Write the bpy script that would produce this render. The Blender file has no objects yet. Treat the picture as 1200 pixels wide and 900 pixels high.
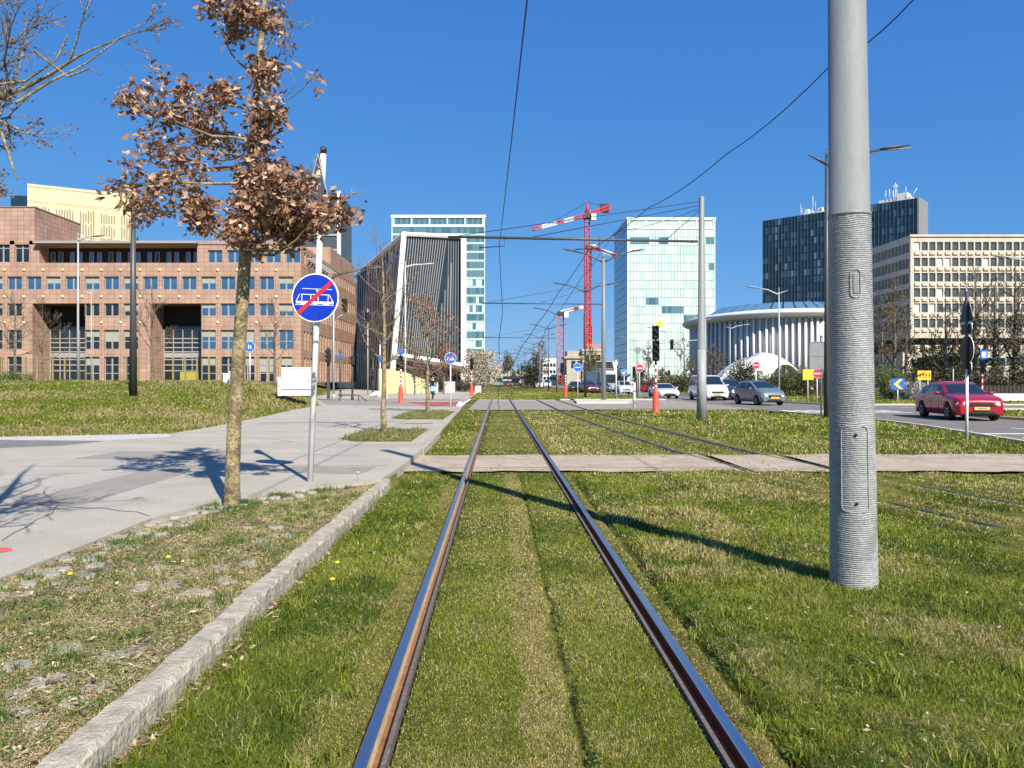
import bpy, math, random
import numpy as np
from mathutils import Vector, Matrix
R = math.radians
scene = bpy.context.scene
C = scene.collection

# ------------------------------------------------------------------ camera
CAMH, F, VX, VY = 1.47, 900.0, 583.4, 447.0
cam = bpy.data.cameras.new('camera'); camo = bpy.data.objects.new('camera', cam); C.objects.link(camo)
camo.location = (0, 0, CAMH); camo.rotation_euler = (R(90), 0, 0)
cam.sensor_width = 36; cam.lens = 27.0
cam.shift_x = (600 - VX) / 1200; cam.shift_y = -(450 - VY) / 1200
cam.clip_start = 0.1; cam.clip_end = 9000
scene.camera = camo

# ------------------------------------------------------------------ world, sun, exposure
SUN_AZ, SUN_EL = R(153.5), R(40)
SKY_CURVE = ((.86, .228), (.56, .345), (.30, .535))
w = bpy.data.worlds.new('World'); scene.world = w; w.use_nodes = True
nt = w.node_tree; nt.nodes.clear()
sky = nt.nodes.new('ShaderNodeTexSky'); sky.sky_type = 'NISHITA'; sky.sun_disc = False
sky.sun_elevation = SUN_EL; sky.sun_rotation = SUN_AZ
sky.altitude = 300; sky.air_density = 1.0; sky.dust_density = 0.15; sky.ozone_density = 3.0
sep = nt.nodes.new('ShaderNodeSeparateColor'); cmb = nt.nodes.new('ShaderNodeCombineColor')
nt.links.new(sky.outputs[0], sep.inputs[0])
for i, (g_, k_) in enumerate(SKY_CURVE):          # contrast and tint of the clear spring sky
    pre = nt.nodes.new('ShaderNodeMath'); pre.operation = 'MULTIPLY'; pre.inputs[1].default_value = 0.1
    pw = nt.nodes.new('ShaderNodeMath'); pw.operation = 'POWER'; pw.inputs[1].default_value = g_
    ml = nt.nodes.new('ShaderNodeMath'); ml.operation = 'MULTIPLY'; ml.inputs[1].default_value = k_ / 0.1
    nt.links.new(sep.outputs[i], pre.inputs[0]); nt.links.new(pre.outputs[0], pw.inputs[0]); nt.links.new(pw.outputs[0], ml.inputs[0]); nt.links.new(ml.outputs[0], cmb.inputs[i])
bg = nt.nodes.new('ShaderNodeBackground'); bg.inputs['Strength'].default_value = 0.1
wo = nt.nodes.new('ShaderNodeOutputWorld')
nt.links.new(cmb.outputs[0], bg.inputs[0]); nt.links.new(bg.outputs[0], wo.inputs[0])
sun = bpy.data.lights.new('sun', 'SUN'); sun.energy = 5.0; sun.angle = R(0.53); sun.color = (1.0, 0.93, 0.82)
suno = bpy.data.objects.new('sun', sun); C.objects.link(suno); suno.location = (20, -40, 60)
sd = Vector((math.sin(SUN_AZ) * math.cos(SUN_EL), math.cos(SUN_AZ) * math.cos(SUN_EL), math.sin(SUN_EL)))
suno.rotation_euler = (-sd).to_track_quat('-Z', 'Y').to_euler()
scene.view_settings.view_transform = 'Standard'; scene.view_settings.look = 'None'
scene.view_settings.exposure = 0.72; scene.view_settings.gamma = 1.0
scene.view_settings.use_curve_mapping = False

# ------------------------------------------------------------------ helpers
def P(x, y, D):                       # a photo point at distance D
    return Vector(((x - VX) / F * D, D, CAMH + (VY - y) / F * D))
def G(x, y, z=0.0):                   # a photo point lying on the ground at height z
    D = (CAMH - z) * F / (y - VY); return Vector(((x - VX) / F * D, D, z))

def mat(name, col, rough=0.7, metal=0.0, var=0.0, scale=5.0, bump=0.0, bscale=60.0, spec=0.5, col2=None, detail=6, coat=0.0, coords='Object', stretch=None, ior=None, grit=0, gscale=220, tight=.17):
    m = bpy.data.materials.new(name); m.use_nodes = True
    n = m.node_tree.nodes; l = m.node_tree.links; b = n['Principled BSDF']
    b.inputs['Roughness'].default_value = rough; b.inputs['Metallic'].default_value = metal
    b.inputs['Specular IOR Level'].default_value = spec; b.inputs['Coat Weight'].default_value = coat
    if ior: b.inputs['IOR'].default_value = ior
    b.inputs['Base Color'].default_value = (*col, 1)
    tc = n.new('ShaderNodeTexCoord'); src = tc.outputs[coords]
    if stretch:
        mp = n.new('ShaderNodeMapping'); mp.inputs['Scale'].default_value = stretch
        l.new(src, mp.inputs[0]); src = mp.outputs[0]
    if var or col2:
        t = n.new('ShaderNodeTexNoise'); t.inputs['Scale'].default_value = scale; t.inputs['Detail'].default_value = detail
        t.inputs['Roughness'].default_value = 0.65
        l.new(src, t.inputs['Vector'])
        r = n.new('ShaderNodeValToRGB'); l.new(t.outputs[0], r.inputs[0])
        r.color_ramp.elements[0].position = .5 - tight; r.color_ramp.elements[1].position = .5 + tight
        c2 = col2 or tuple(min(1, c * (1 + var)) for c in col)
        c1 = col if col2 else tuple(c * (1 - var) for c in col)
        r.color_ramp.elements[0].color = (*c1, 1); r.color_ramp.elements[1].color = (*c2, 1)
        out = r.outputs[0]
        if grit:
            t3 = n.new('ShaderNodeTexNoise'); t3.inputs['Scale'].default_value = gscale; t3.inputs['Detail'].default_value = 2; l.new(src, t3.inputs['Vector'])
            r3 = n.new('ShaderNodeValToRGB'); l.new(t3.outputs[0], r3.inputs[0]); r3.color_ramp.elements[0].position = .35; r3.color_ramp.elements[1].position = .65
            r3.color_ramp.elements[0].color = (1 - grit,) * 3 + (1,); r3.color_ramp.elements[1].color = (1 + grit,) * 3 + (1,)
            mx = n.new('ShaderNodeMix'); mx.data_type = 'RGBA'; mx.blend_type = 'MULTIPLY'; mx.inputs[0].default_value = 1
            l.new(out, mx.inputs[6]); l.new(r3.outputs[0], mx.inputs[7]); out = mx.outputs[2]
        l.new(out, b.inputs['Base Color'])
    if bump:
        t2 = n.new('ShaderNodeTexNoise'); t2.inputs['Scale'].default_value = bscale; t2.inputs['Detail'].default_value = 5
        l.new(src, t2.inputs['Vector'])
        bp = n.new('ShaderNodeBump'); bp.inputs['Strength'].default_value = min(1, bump); bp.inputs['Distance'].default_value = 0.02
        l.new(t2.outputs[0], bp.inputs['Height']); l.new(bp.outputs[0], b.inputs['Normal'])
    return m

def attr_mat(name, rough=0.6, trans=0.25, spec=0.25):       # colour carried by the mesh (blade / leaf colours)
    m = bpy.data.materials.new(name); m.use_nodes = True
    n = m.node_tree.nodes; l = m.node_tree.links; b = n['Principled BSDF']
    a = n.new('ShaderNodeAttribute'); a.attribute_name = 'tint'
    b.inputs['Roughness'].default_value = rough; b.inputs['Specular IOR Level'].default_value = spec
    l.new(a.outputs['Color'], b.inputs['Base Color'])
    tr = n.new('ShaderNodeBsdfTranslucent'); mx = n.new('ShaderNodeMixShader'); mx.inputs[0].default_value = trans
    l.new(a.outputs['Color'], tr.inputs[0]); l.new(b.outputs[0], mx.inputs[1]); l.new(tr.outputs[0], mx.inputs[2])
    l.new(mx.outputs[0], n['Material Output'].inputs[0])
    return m

def tag(o, label=None, cat=None, group=None, kind=None):
    if label: o['label'] = label
    if cat: o['category'] = cat
    if group: o['group'] = group
    if kind: o['kind'] = kind
    return o
def thing(name, label, cat, loc=(0, 0, 0), rz=0, group=None):
    o = bpy.data.objects.new(name, None); C.objects.link(o); o.empty_display_size = 0.2
    o.location = loc; o.rotation_euler = (0, 0, rz); return tag(o, label, cat, group)
_kids = {}
def put(name, me, parent=None, loc=None, rz=None):
    o = bpy.data.objects.new(name, me); C.objects.link(o)
    if parent: o.parent = parent; _kids.setdefault(parent.name, []).append(o)
    if loc is not None: o.location = loc
    if rz is not None: o.rotation_euler = (0, 0, rz)
    return o
def dup(root, loc, rz=0, label=None, group=None, scale=None):
    r = root.copy(); C.objects.link(r); r.location = loc; r.rotation_euler = (0, 0, rz)
    if label: r['label'] = label
    if group: r['group'] = group
    if scale: r.scale = (scale,) * 3
    for ch in _kids.get(root.name, []):
        c = ch.copy(); C.objects.link(c); c.parent = r; _kids.setdefault(r.name, []).append(c)
        for g in _kids.get(ch.name, []):
            d = g.copy(); C.objects.link(d); d.parent = c
    return r

class MB:
    def __init__(s): s.v = []; s.f = []; s.m = []; s.sm = []
    def face(s, idx, mi=0, sm=False): s.f.append(tuple(idx)); s.m.append(mi); s.sm.append(sm)
    def quad(s, a, b, c, d, mi=0):
        n = len(s.v); s.v += [tuple(a), tuple(b), tuple(c), tuple(d)]; s.face((n, n+1, n+2, n+3), mi); return s
    def poly(s, pts, mi=0):
        n = len(s.v); s.v += [tuple(p) for p in pts]; s.face(range(n, n+len(pts)), mi); return s
    def box(s, x0, x1, y0, y1, z0, z1, mi=0, M=None, bev=0):
        if bev:
            return s.prism([(x0+bev, y0), (x1-bev, y0), (x1, y0+bev), (x1, y1-bev), (x1-bev, y1), (x0+bev, y1), (x0, y1-bev), (x0, y0+bev)], z0, z1, mi, M)
        return s.prism([(x0, y0), (x1, y0), (x1, y1), (x0, y1)], z0, z1, mi, M)
    def prism(s, pts, z0, z1, mi=0, M=None, inset=0):
        n = len(s.v); k = len(pts)
        V = [Vector((p[0], p[1], z0)) for p in pts] + [Vector((p[0], p[1], z1)) for p in pts]
        if M is not None: V = [M @ q for q in V]
        s.v += [tuple(q) for q in V]
        s.face([n + i for i in range(k)][::-1], mi); s.face([n + k + i for i in range(k)], mi)
        for i in range(k):
            j = (i + 1) % k; s.face((n + i, n + j, n + k + j, n + k + i), mi)
        return s
    def tube(s, path, rad, seg=8, mi=0, cap=True, sm=True, flat=1.0):
        path = [Vector(p) for p in path]; k = len(path)
        if not hasattr(rad, '__len__'): rad = [rad] * k
        n0 = len(s.v); up = None
        for i, p in enumerate(path):
            t = (path[min(i+1, k-1)] - path[max(i-1, 0)])
            if t.length < 1e-9: t = Vector((0, 0, 1))
            t.normalize()
            if up is None:
                up = Vector((0, 0, 1)) if abs(t.z) < 0.9 else Vector((1, 0, 0))
            a = t.cross(up)
            if a.length < 1e-6: a = t.orthogonal()
            a.normalize(); b = a.cross(t).normalized(); up = b
            for q in range(seg):
                an = 2 * math.pi * q / seg
                s.v.append(tuple(p + a * (math.cos(an) * rad[i]) + b * (math.sin(an) * rad[i] * flat)))
        for i in range(k - 1):
            for q in range(seg):
                q2 = (q + 1) % seg; A = n0 + i * seg
                s.face((A + q, A + q2, A + seg + q2, A + seg + q), mi, sm)
        if cap:
            s.face([n0 + q for q in range(seg)][::-1], mi); s.face([n0 + (k-1)*seg + q for q in range(seg)], mi)
        return s
    def lathe(s, prof, seg=24, mi=0, c=(0, 0), sm=True, cap=True, M=None, jit=0):
        n0 = len(s.v); k = len(prof)
        for (r, z) in prof:
            for q in range(seg):
                an = 2 * math.pi * q / seg
                v = Vector((c[0] + math.cos(an) * r, c[1] + math.sin(an) * r, z))
                if M is not None: v = M @ v
                s.v.append(tuple(v))
        for i in range(k - 1):
            for q in range(seg):
                q2 = (q + 1) % seg; A = n0 + i * seg
                s.face((A + q, A + q2, A + seg + q2, A + seg + q), mi, sm)
        if cap:
            s.face([n0 + q for q in range(seg)][::-1], mi); s.face([n0 + (k-1)*seg + q for q in range(seg)], mi)
        return s
    def mesh(s, name, mats):
        me = bpy.data.meshes.new(name); me.from_pydata(s.v, [], s.f)
        if not isinstance(mats, (list, tuple)): mats = [mats]
        for m in mats: me.materials.append(m)
        me.polygons.foreach_set('material_index', s.m); me.polygons.foreach_set('use_smooth', s.sm)
        me.update(); return me
    def build(s, name, mats, parent=None, loc=None, rz=None):
        return put(name, s.mesh(name, mats), parent, loc, rz)

def disc(mb, c, r, axis='y', t=0.01, seg=32, mi=0):      # a thin disc whose face looks along -Y
    M = Matrix.Translation(c) @ Matrix.Rotation(R(90), 4, 'X')
    return mb.lathe([(r, -t/2), (r, t/2)], seg, mi, M=M, sm=False)
def npmesh(name, V, tris, mats, tint=None, mi=None, smooth=False):
    me = bpy.data.meshes.new(name)
    me.vertices.add(len(V)); me.vertices.foreach_set('co', np.ascontiguousarray(V, dtype=np.float32).ravel())
    nf = len(tris); me.loops.add(nf * 3); me.loops.foreach_set('vertex_index', np.ascontiguousarray(tris, dtype=np.int32).ravel())
    me.polygons.add(nf); me.polygons.foreach_set('loop_start', np.arange(0, nf * 3, 3, dtype=np.int32))
    if not isinstance(mats, (list, tuple)): mats = [mats]
    for m in mats: me.materials.append(m)
    if mi is not None: me.polygons.foreach_set('material_index', mi)
    if smooth: me.polygons.foreach_set('use_smooth', np.ones(nf, dtype=bool))
    if tint is not None:
        a = me.color_attributes.new('tint', 'FLOAT_COLOR', 'POINT')
        a.data.foreach_set('color', np.concatenate([tint, np.ones((len(tint), 1))], 1).astype(np.float32).ravel())
    me.update(calc_edges=True); me.validate(); return me

# ------------------------------------------------------------------ materials
M_ = {}
M_['asphalt'] = mat('asphalt', (0.165, 0.152, 0.135), 0.9, var=0.18, scale=1.2, bump=0.5, bscale=120, grit=.3, gscale=90)
M_['street'] = mat('street asphalt', (0.27, 0.235, 0.195), 0.9, var=0.15, scale=0.8, bump=0.4, bscale=90)
M_['path'] = mat('beige path', (0.38, 0.31, 0.225), 0.95, var=0.2, scale=1.6, bump=0.5, bscale=100, grit=.2, gscale=80)
M_['kerb'] = mat('granite kerb', (0.25, 0.22, 0.17), 0.9, col2=(0.46, 0.41, 0.32), scale=9, bump=.7, bscale=38, detail=12, grit=.18, gscale=150)
M_['kerb_far'] = mat('pale kerb', (0.50, 0.455, 0.37), 0.9, var=0.1, scale=4)
M_['mark'] = mat('road paint', (0.7, 0.7, 0.68), 0.8, var=0.12, scale=9)
M_['redpave'] = mat('red paving paint', (0.36, 0.075, 0.07), 0.85, var=0.2, scale=6)
M_['concrete'] = mat('concrete', (0.45, 0.43, 0.39), 0.9, var=0.12, scale=2)
M_['rail_top'] = mat('polished rail steel', (0.52, 0.53, 0.55), 0.3, 1.0, var=0.05, scale=3, stretch=(30, 1, 1))
M_['rail_low'] = mat('dull rail steel', (0.10, 0.09, 0.085), 0.45, .6, var=.3, scale=4)
M_['rust'] = mat('rusty steel', (0.16, 0.07, 0.03), 0.85, 0.2, col2=(0.30, 0.15, 0.07), scale=20)
M_['rail_side_lit'] = mat('sunlit rail side', (0.66, 0.50, 0.31), 0.6, 0.0, var=0.25, scale=15)  # left rail's inner face: sunlight on rust put into the tan
M_['mortar'] = mat('rail joint filler', (0.13, 0.105, 0.09), 0.95, var=0.3, scale=40, bump=0.6)
M_['galv'] = mat('grey mast paint', (0.20, 0.215, 0.205), 0.5, 0.0, var=0.07, scale=2.2, stretch=(3, 3, .8), bump=0.05, bscale=30, grit=.04, gscale=14)
M_['ring'] = mat('ribbed grey sleeve', (0.29, 0.305, 0.30), 0.6, 0.0, var=0.12, scale=3, bump=0.3, bscale=40, grit=.15, gscale=45)
M_['lampdark'] = mat('dark lamp paint', (0.07, 0.068, 0.066), 0.45, 0.1, var=0.15, scale=3)
M_['lampgrey'] = mat('grey lamp paint', (0.36, 0.38, 0.37), 0.5, 0.0, var=0.1, scale=3)
M_['lens'] = mat('lamp lens', (0.5, 0.5, 0.48), 0.2)
M_['wire'] = mat('dark wire', (0.035, 0.03, 0.035), 0.6)
M_['white'] = mat('white paint', (0.72, 0.72, 0.69), 0.5, var=0.06, scale=5)
M_['offwhite'] = mat('weathered white paint', (0.66, 0.65, 0.6), 0.6, var=0.14, scale=4, col2=(0.74, 0.73, 0.69))
M_['signblue'] = mat('sign blue', (0.006, 0.035, 0.42), 0.35, var=0.05, scale=3)
M_['signblue2'] = mat('pale sign blue', (0.02, 0.13, 0.5), 0.4)
M_['signred'] = mat('sign red', (0.62, 0.025, 0.035), 0.4)
M_['signwhite'] = mat('sign white', (0.78, 0.78, 0.76), 0.4)
M_['signback'] = mat('sign back grey', (0.20, 0.22, 0.22), 0.6, 0.2, var=0.1, scale=4)
M_['signyellow'] = mat('sign yellow', (0.85, 0.50, 0.03), 0.45)
M_['black'] = mat('black plastic', (0.012, 0.012, 0.013), 0.5)
M_['redbase'] = mat('orange red plastic', (0.75, 0.07, 0.04), 0.5, var=0.12, scale=5)
M_['cranered'] = mat('crane red', (0.55, 0.045, 0.055), 0.6)
M_['glassdark'] = mat('dark window glass', (0.012, 0.02, 0.025), 0.06, spec=0.8, ior=1.6)
M_['rubber'] = mat('tyre rubber', (0.015, 0.015, 0.015), 0.85)
M_['rim'] = mat('wheel rim', (0.45, 0.46, 0.47), 0.35, 0.8)
M_['chrome'] = mat('chrome', (0.6, 0.6, 0.6), 0.2, 1.0)
M_['skin'] = mat('skin', (0.5, 0.3, 0.22), 0.6)

# ------------------------------------------------------------------ terrain
def sm(a, b, x):
    t = np.clip((x - a) / (b - a), 0, 1); return t * t * (3 - 2 * t)
def edge_x(D):            # left limit of the wide pavement
    return np.interp(D, [10, 18.7, 19.9, 22.9, 28.3, 36.8, 43.4, 60, 100, 160], [-40, -12.1, -8.5, -8.5, -8.9, -9.75, -10.0, -14.5, -23.6, -37.6])
def tr2(D):               # centre line of the second track
    return np.interp(D, [-10, 0, 6, 8, 10, 13, 16, 30, 38, 60, 400], [10.5, 8.0, 6.3, 5.9, 5.5, 4.87, 4.5, 4.0, 3.85, 3.8, 3.8])
def hz(X, D):
    X = np.asarray(X, float); D = np.asarray(D, float)
    left = np.where(X < -1.56, 0.07, -0.03)
    left = left * np.where((D > 60) & (X > -2.4), 0.2, 1.0)
    d = edge_x(D) - X
    m = 1.33 * sm(18.7, 47, D) * sm(0, 4.5, d) * (D > 18.5)
    bumpy = 0.03 * np.sin(X * 1.3 + D * .6) * np.sin(D * .9 - X * .3) * sm(0.3, 2, d)
    z = left + np.where(X < -1.56, m + bumpy * (D > 19), 0)
    t2_ = np.abs(X - tr2(D)); z = z + np.where((D < 12.3) & (t2_ < 1.4), .040 * np.cos((t2_ - .75) * 9.5) * -1, 0)
    # soft undulation right of the track, small trenches beside the rails
    z = z + np.where(X > 1.3, 0.025 * np.sin(X * 0.9 + 1) * np.sin(D * 0.35) * (D < 14), 0)
    z = z - 0.045 * np.exp(-((X - 1.17) / 0.03) ** 2) * (D < 12.4)
    z = z - 0.03 * np.exp(-((X - 0.345) / 0.02) ** 2) * (D < 12)
    return z
def zat(x, y): return float(hz(x, y))
RA, RB = 0.228 - 0.7525, 0.228 + 0.7525

# ================================================================== GROUND
def ground_mat():
    m = bpy.data.materials.new('grass soil'); m.use_nodes = True
    n = m.node_tree.nodes; l = m.node_tree.links; b = n['Principled BSDF']; b.inputs['Roughness'].default_value = 0.95
    b.inputs['Specular IOR Level'].default_value = 0.1
    tc = n.new('ShaderNodeTexCoord')
    def noise(s, d=6):
        t = n.new('ShaderNodeTexNoise'); t.inputs['Scale'].default_value = s; t.inputs['Detail'].default_value = d; t.inputs['Roughness'].default_value = .7
        l.new(tc.outputs['Object'], t.inputs['Vector']); return t
    def ramp(src, p0, c0, p1, c1):
        r = n.new('ShaderNodeValToRGB'); l.new(src, r.inputs[0]); e = r.color_ramp.elements
        e[0].position = p0; e[0].color = (*c0, 1); e[1].position = p1; e[1].color = (*c1, 1); return r
    a = ramp(noise(0.35).outputs[0], .40, (0.085, 0.11, 0.010), .62, (0.22, 0.19, 0.06))
    c = ramp(noise(9).outputs[0], .35, (0.5, 0.5, 0.5), .7, (1.25, 1.2, 1.1))
    mx = n.new('ShaderNodeMix'); mx.data_type = 'RGBA'; mx.blend_type = 'MULTIPLY'; mx.inputs[0].default_value = 1
    l.new(a.outputs[0], mx.inputs[6]); l.new(c.outputs[0], mx.inputs[7]); l.new(mx.outputs[2], b.inputs['Base Color'])
    bp = n.new('ShaderNodeBump'); bp.inputs['Strength'].default_value = .8; bp.inputs['Distance'].default_value = .03
    l.new(noise(25).outputs[0], bp.inputs['Height']); l.new(bp.outputs[0], b.inputs['Normal'])
    return m
M_['ground'] = ground_mat()
M_['soil'] = mat('dry verge soil', (0.13, 0.095, 0.055), 0.95, col2=(0.27, 0.21, 0.13), scale=7, bump=1.0, bscale=45)
M_['pave'] = mat('light pavement', (0.335, 0.305, 0.24), 0.92, col2=(0.42, 0.385, 0.31), scale=.9, bump=0.4, bscale=160, detail=14, grit=.16, gscale=120)
M_['trackstrip'] = mat('rail side earth', (0.13, 0.085, 0.04), 0.95, col2=(0.26, 0.2, 0.08), scale=12, bump=.8)

def groove(c):            # columns round a rail: a sharp channel
    return [(c - .046, None), (c - .044, -.10), (c + .044 + .062, -.10), (c + .044 + .064, None)]
cols = [(-4000, None), (-1200, None), (-400, None), (-150, None), (-80, None), (-60, None)] + [(-50 + 2.5 * i, None) for i in range(14)] + \
       [(-16 + .7 * i, None) for i in range(18)] + [(-3.42, None), (-2.5, None), (-1.62, None), (-1.561, None), (-1.559, None), (-1.2, None), (-.9, None)]
def rail_cols(c, inner):  # inner = +1: groove to the right of the head
    if inner > 0: return [(c - .034, None), (c - .032, -.12), (c + .105, -.12), (c + .107, None)]
    return [(c - .107, None), (c - .105, -.12), (c + .032, -.12), (c + .034, None)]
cols += rail_cols(RA, 1) + [(-.2, None), (.12, None), (.31, None), (.33, None), (.345, None), (.36, None), (.38, None), (.6, None)] + rail_cols(RB, -1)
cols += [(1.1, None), (1.14, None), (1.17, None), (1.2, None), (1.24, None), (1.6, None)] + [(2 + .6 * i, None) for i in range(12)] + [(x, None) for x in (10, 12, 15, 20, 30, 50, 100, 200, 500, 1500, 4000)]
rows = [-40, -20, -10, -5, 0] + [1 + .6 * i for i in range(34)] + [22 + i for i in range(30)] + [53, 56, 60, 60.5, 65, 70, 80, 90, 100, 120, 150, 200, 300, 450, 700, 1200, 2500, 5000]
X = np.array([c[0] for c in cols]); D = np.array(rows)
XX, DD = np.meshgrid(X, D); ZZ = hz(XX, DD)
for i, c in enumerate(cols):
    if c[1] is not None: ZZ[:, i] = c[1]
nx, nd = len(X), len(D)
V = np.stack([XX, DD, ZZ], -1).reshape(-1, 3)
tr = []
for j in range(nd - 1):
    for i in range(nx - 1):
        a = j * nx + i; tr += [(a, a+1, a+nx+1), (a, a+nx+1, a+nx)]
g = put('ground', npmesh('ground', V, np.array(tr), M_['ground'])); tag(g, kind='structure')

def sheet(name, pts, z, m, sub=None):
    """flat polygon following a constant height"""
    o = MB().poly([(p[0], p[1], z) for p in pts]).build(name, m); tag(o, kind='structure'); return o
def slab(name, pts, z0, z1, m):
    o = MB().prism(pts, z0, z1).build(name, m); tag(o, kind='structure'); return o

# rails of the near track: head, groove, lip -- one steel bar each
M_['rust_shade'] = mat('rust in shade', (.07, .022, .012), .85, .1, var=.3, scale=20)  # right rail's inner face: rust with its shade put into the colour
def rail(c, inner, name, label):
    h = .027
    s = inner
    # head
    prof = [(-h, -.10), (-h, .004), (-h + .006, .010), (h - .006, .010), (h, .004), (h, -.052), (h + .046, -.058), (h + .046, -.006), (h + .066, -.006), (h + .066, -.10)]
    mats = [1, 1, 0, 0, 2, 1, 1, 3, 3]
    mb = MB(); n = len(prof); ys = [-3] + [0 + i * 1.0 for i in range(20)] + [22, 26, 30, 40, 60, 100, 160, 300, 500]
    for y in ys:
        for (a, z) in prof: mb.v.append((c + s * a, y, z - (0.001 if y > 100 else 0)))
    for k in range(len(ys) - 1):
        for q in range(n - 1):
            A = k * n + q; f = (A, A + 1, A + n + 1, A + n)
            mb.face(f if s < 0 else f[::-1], mats[q])
    o = mb.build('rail', [M_['rail_top'], M_['rust'], M_['rail_side_lit'] if s > 0 else M_['rust_shade'], M_['mortar']])
    tag(o, label, 'rail', 'rails of the near track')
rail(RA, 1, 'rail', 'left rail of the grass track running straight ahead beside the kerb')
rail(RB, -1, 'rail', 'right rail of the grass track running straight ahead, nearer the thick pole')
# rails of the second track, low in the turf
for s, lb in ((-1, 'left rail of the second track, half sunk in turf'), (1, 'right rail of the second track, half sunk in turf beside the road')):
    mb = MB(); ys = [-3 + .75 * i for i in range(50)] + [36, 40, 45, 50, 60, 80, 120, 200, 400]
    for y in ys:
        c = float(tr2(y)) + s * .7525
        zo = -.03 if y < 12.2 else 0
        for (a, z) in [(-.09, -.06), (-.09, -.016), (-.032, -.016), (-.03, .006), (.03, .006), (.032, -.016), (.09, -.016), (.09, -.06)]: mb.v.append((c + a, y, z + zo))
    for k in range(len(ys) - 1):
        for q in range(7):
            A = k * 8 + q; mb.face((A, A + 1, A + 9, A + 8)[::-1], [1, 1, 1, 0, 1, 1, 1][q])
    tag(mb.build('rail', [M_['rail_low'], M_['mortar']]), lb, 'rail', 'rails of the second track')

# crossing path (beige) in pieces between the rails
def strip_pieces(name, y0f, y1f, m, z, xs):
    mb = MB()
    for (x0, x1) in xs:
        n = max(1, int((x1 - x0) / .15)); 
        for i in range(n):
            a = x0 + (x1 - x0) * i / n; b = x0 + (x1 - x0) * (i + 1) / n
            mb.quad((a, y0f(a), z), (b, y0f(b), z), (b, y1f(b), z), (a, y1f(a), z))
    o = mb.build(name, m); tag(o, kind='structure'); return o
wob = lambda x: .06 * math.sin(x * 2.1) + .05 * math.sin(x * 5.3 + 1) + .03 * math.sin(x * 13)
gapx = [(-2.2, RA - .034), (RA + .107, RB - .107), (RB + .034, 4.86 - .75 - .09), (4.86 - .66, 4.86 + .66), (4.86 + .85, 30)]
strip_pieces('path', lambda x: 12.55 + wob(x) - .02 * max(0, x - 8), lambda x: 15.3 + wob(x + 9) + .02 * x, M_['path'], .004, gapx)
mb = MB()   # drain joint along the path
for (x0, x1) in gapx[:3]: mb.box(x0, x1, 13.02, 13.06, -.02, .007)
tag(mb.build('path_joint', M_['mortar']), kind='structure')
# cross street over the tracks
gx2 = [(-12, RA - .034), (RA + .107, RB - .107), (RB + .034, 3.83 - .76 - .09), (3.83 - .66, 3.83 + .66), (3.83 + .85, 13.6)]
strip_pieces('street', lambda x: 39.6 + .1 * wob(x), lambda x: 60.3, M_['street'], .008, gx2)
mb = MB()
for (x0, x1) in gx2[:4]: mb.box(x0, x1, 60.3, 60.8, -.02, .02); mb.box(x0, x1, 66.5, 67.1, -.02, .02)
tag(mb.build('kerb', M_['kerb_far']), kind='structure')
mb = MB()
for k, y in enumerate((44.5, 49, 53.5)):
    for (x0, x1) in gx2[1:4]: mb.box(x0 + .05, x1 - .05, y, y + .3, .006, .0125)
tag(mb.build('street_slot', M_['asphalt']), kind='structure')

# main road on the right
road = [(13.9, -20), (13.3, 5), (12.5, 18), (13.9, 25), (14.3, 29), (13.6, 37), (13.61, 60.3), (13.2, 66), (13.2, 600), (24, 600), (21.5, 120), (19.8, 74), (19.6, 53), (20.6, 47.3), (120, 47.3), (120, 39.3), (24, 39.3), (20.6, 36), (19.6, 31), (19.9, 26), (23, 21), (60, 18), (60, -20)]
sheet('road', road, .006, M_['asphalt'])
def kerb_line(pts, wdt=.15, h=.1, m='kerb_far', name='kerb', z=0):
    mb = MB()
    for i in range(len(pts) - 1):
        a = Vector(pts[i]); b = Vector(pts[i + 1]); d = (b - a).normalized(); nrm = Vector((-d.y, d.x)) * wdt
        mb.prism([a, b, b + nrm, a + nrm], z - .02, z + h)
    tag(mb.build(name, M_[m]), kind='structure')
kerb_line([(13.6, 37), (14.3, 29), (13.9, 25), (12.5, 18), (13.3, 5)], h=.05)
kerb_line([(24, 600), (21.5, 120), (19.8, 74), (19.6, 53), (20.6, 47.3), (120, 47.3)][::-1], h=.1, wdt=.18)
kerb_line([(120, 39.3), (24, 39.3), (20.6, 36), (19.6, 31), (19.9, 26), (23, 21), (60, 18)], h=.11)
kerb_line([(13.2, 600), (13.2, 66), (13.0, 60.4), (4.9, 60.4)], h=.1, wdt=.25)
# traffic island at the mast
slab('traffic_island', [(5.2, 50.6), (8.6, 50.6), (9.3, 53), (9.3, 56.6), (5.6, 56.6)], -.02, .14, M_['kerb_far'])
# road markings
mb = MB()
def mark(x0, x1, y0, y1): mb.quad((x0, y0, .0105), (x1, y0, .0105), (x1, y1, .0105), (x0, y1, .0105))
for y in (12, 20.2): mark(16.1, 16.22, y, y + 4)
mark(13.4, 15.2, 21.3, 21.62); mark(15.6, 16.6, 20.9, 21.2)
for i in range(24): mark(16.7, 16.85, 62 + i * 9, 65 + i * 9)
for i in range(9): mark(14.2 + i * .62, 14.55 + i * .62, 36.9, 38.9)
mark(14.2, 19.4, 35.7, 36.1)
for (a, b) in ((62, 62.4),): mark(13.7, 19.4, a, b)
for i in range(8): mark(22 + i * 6, 24.6 + i * 6, 43.2, 43.35)
tag(mb.build('road_marking', M_['mark']), kind='structure')

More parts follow.
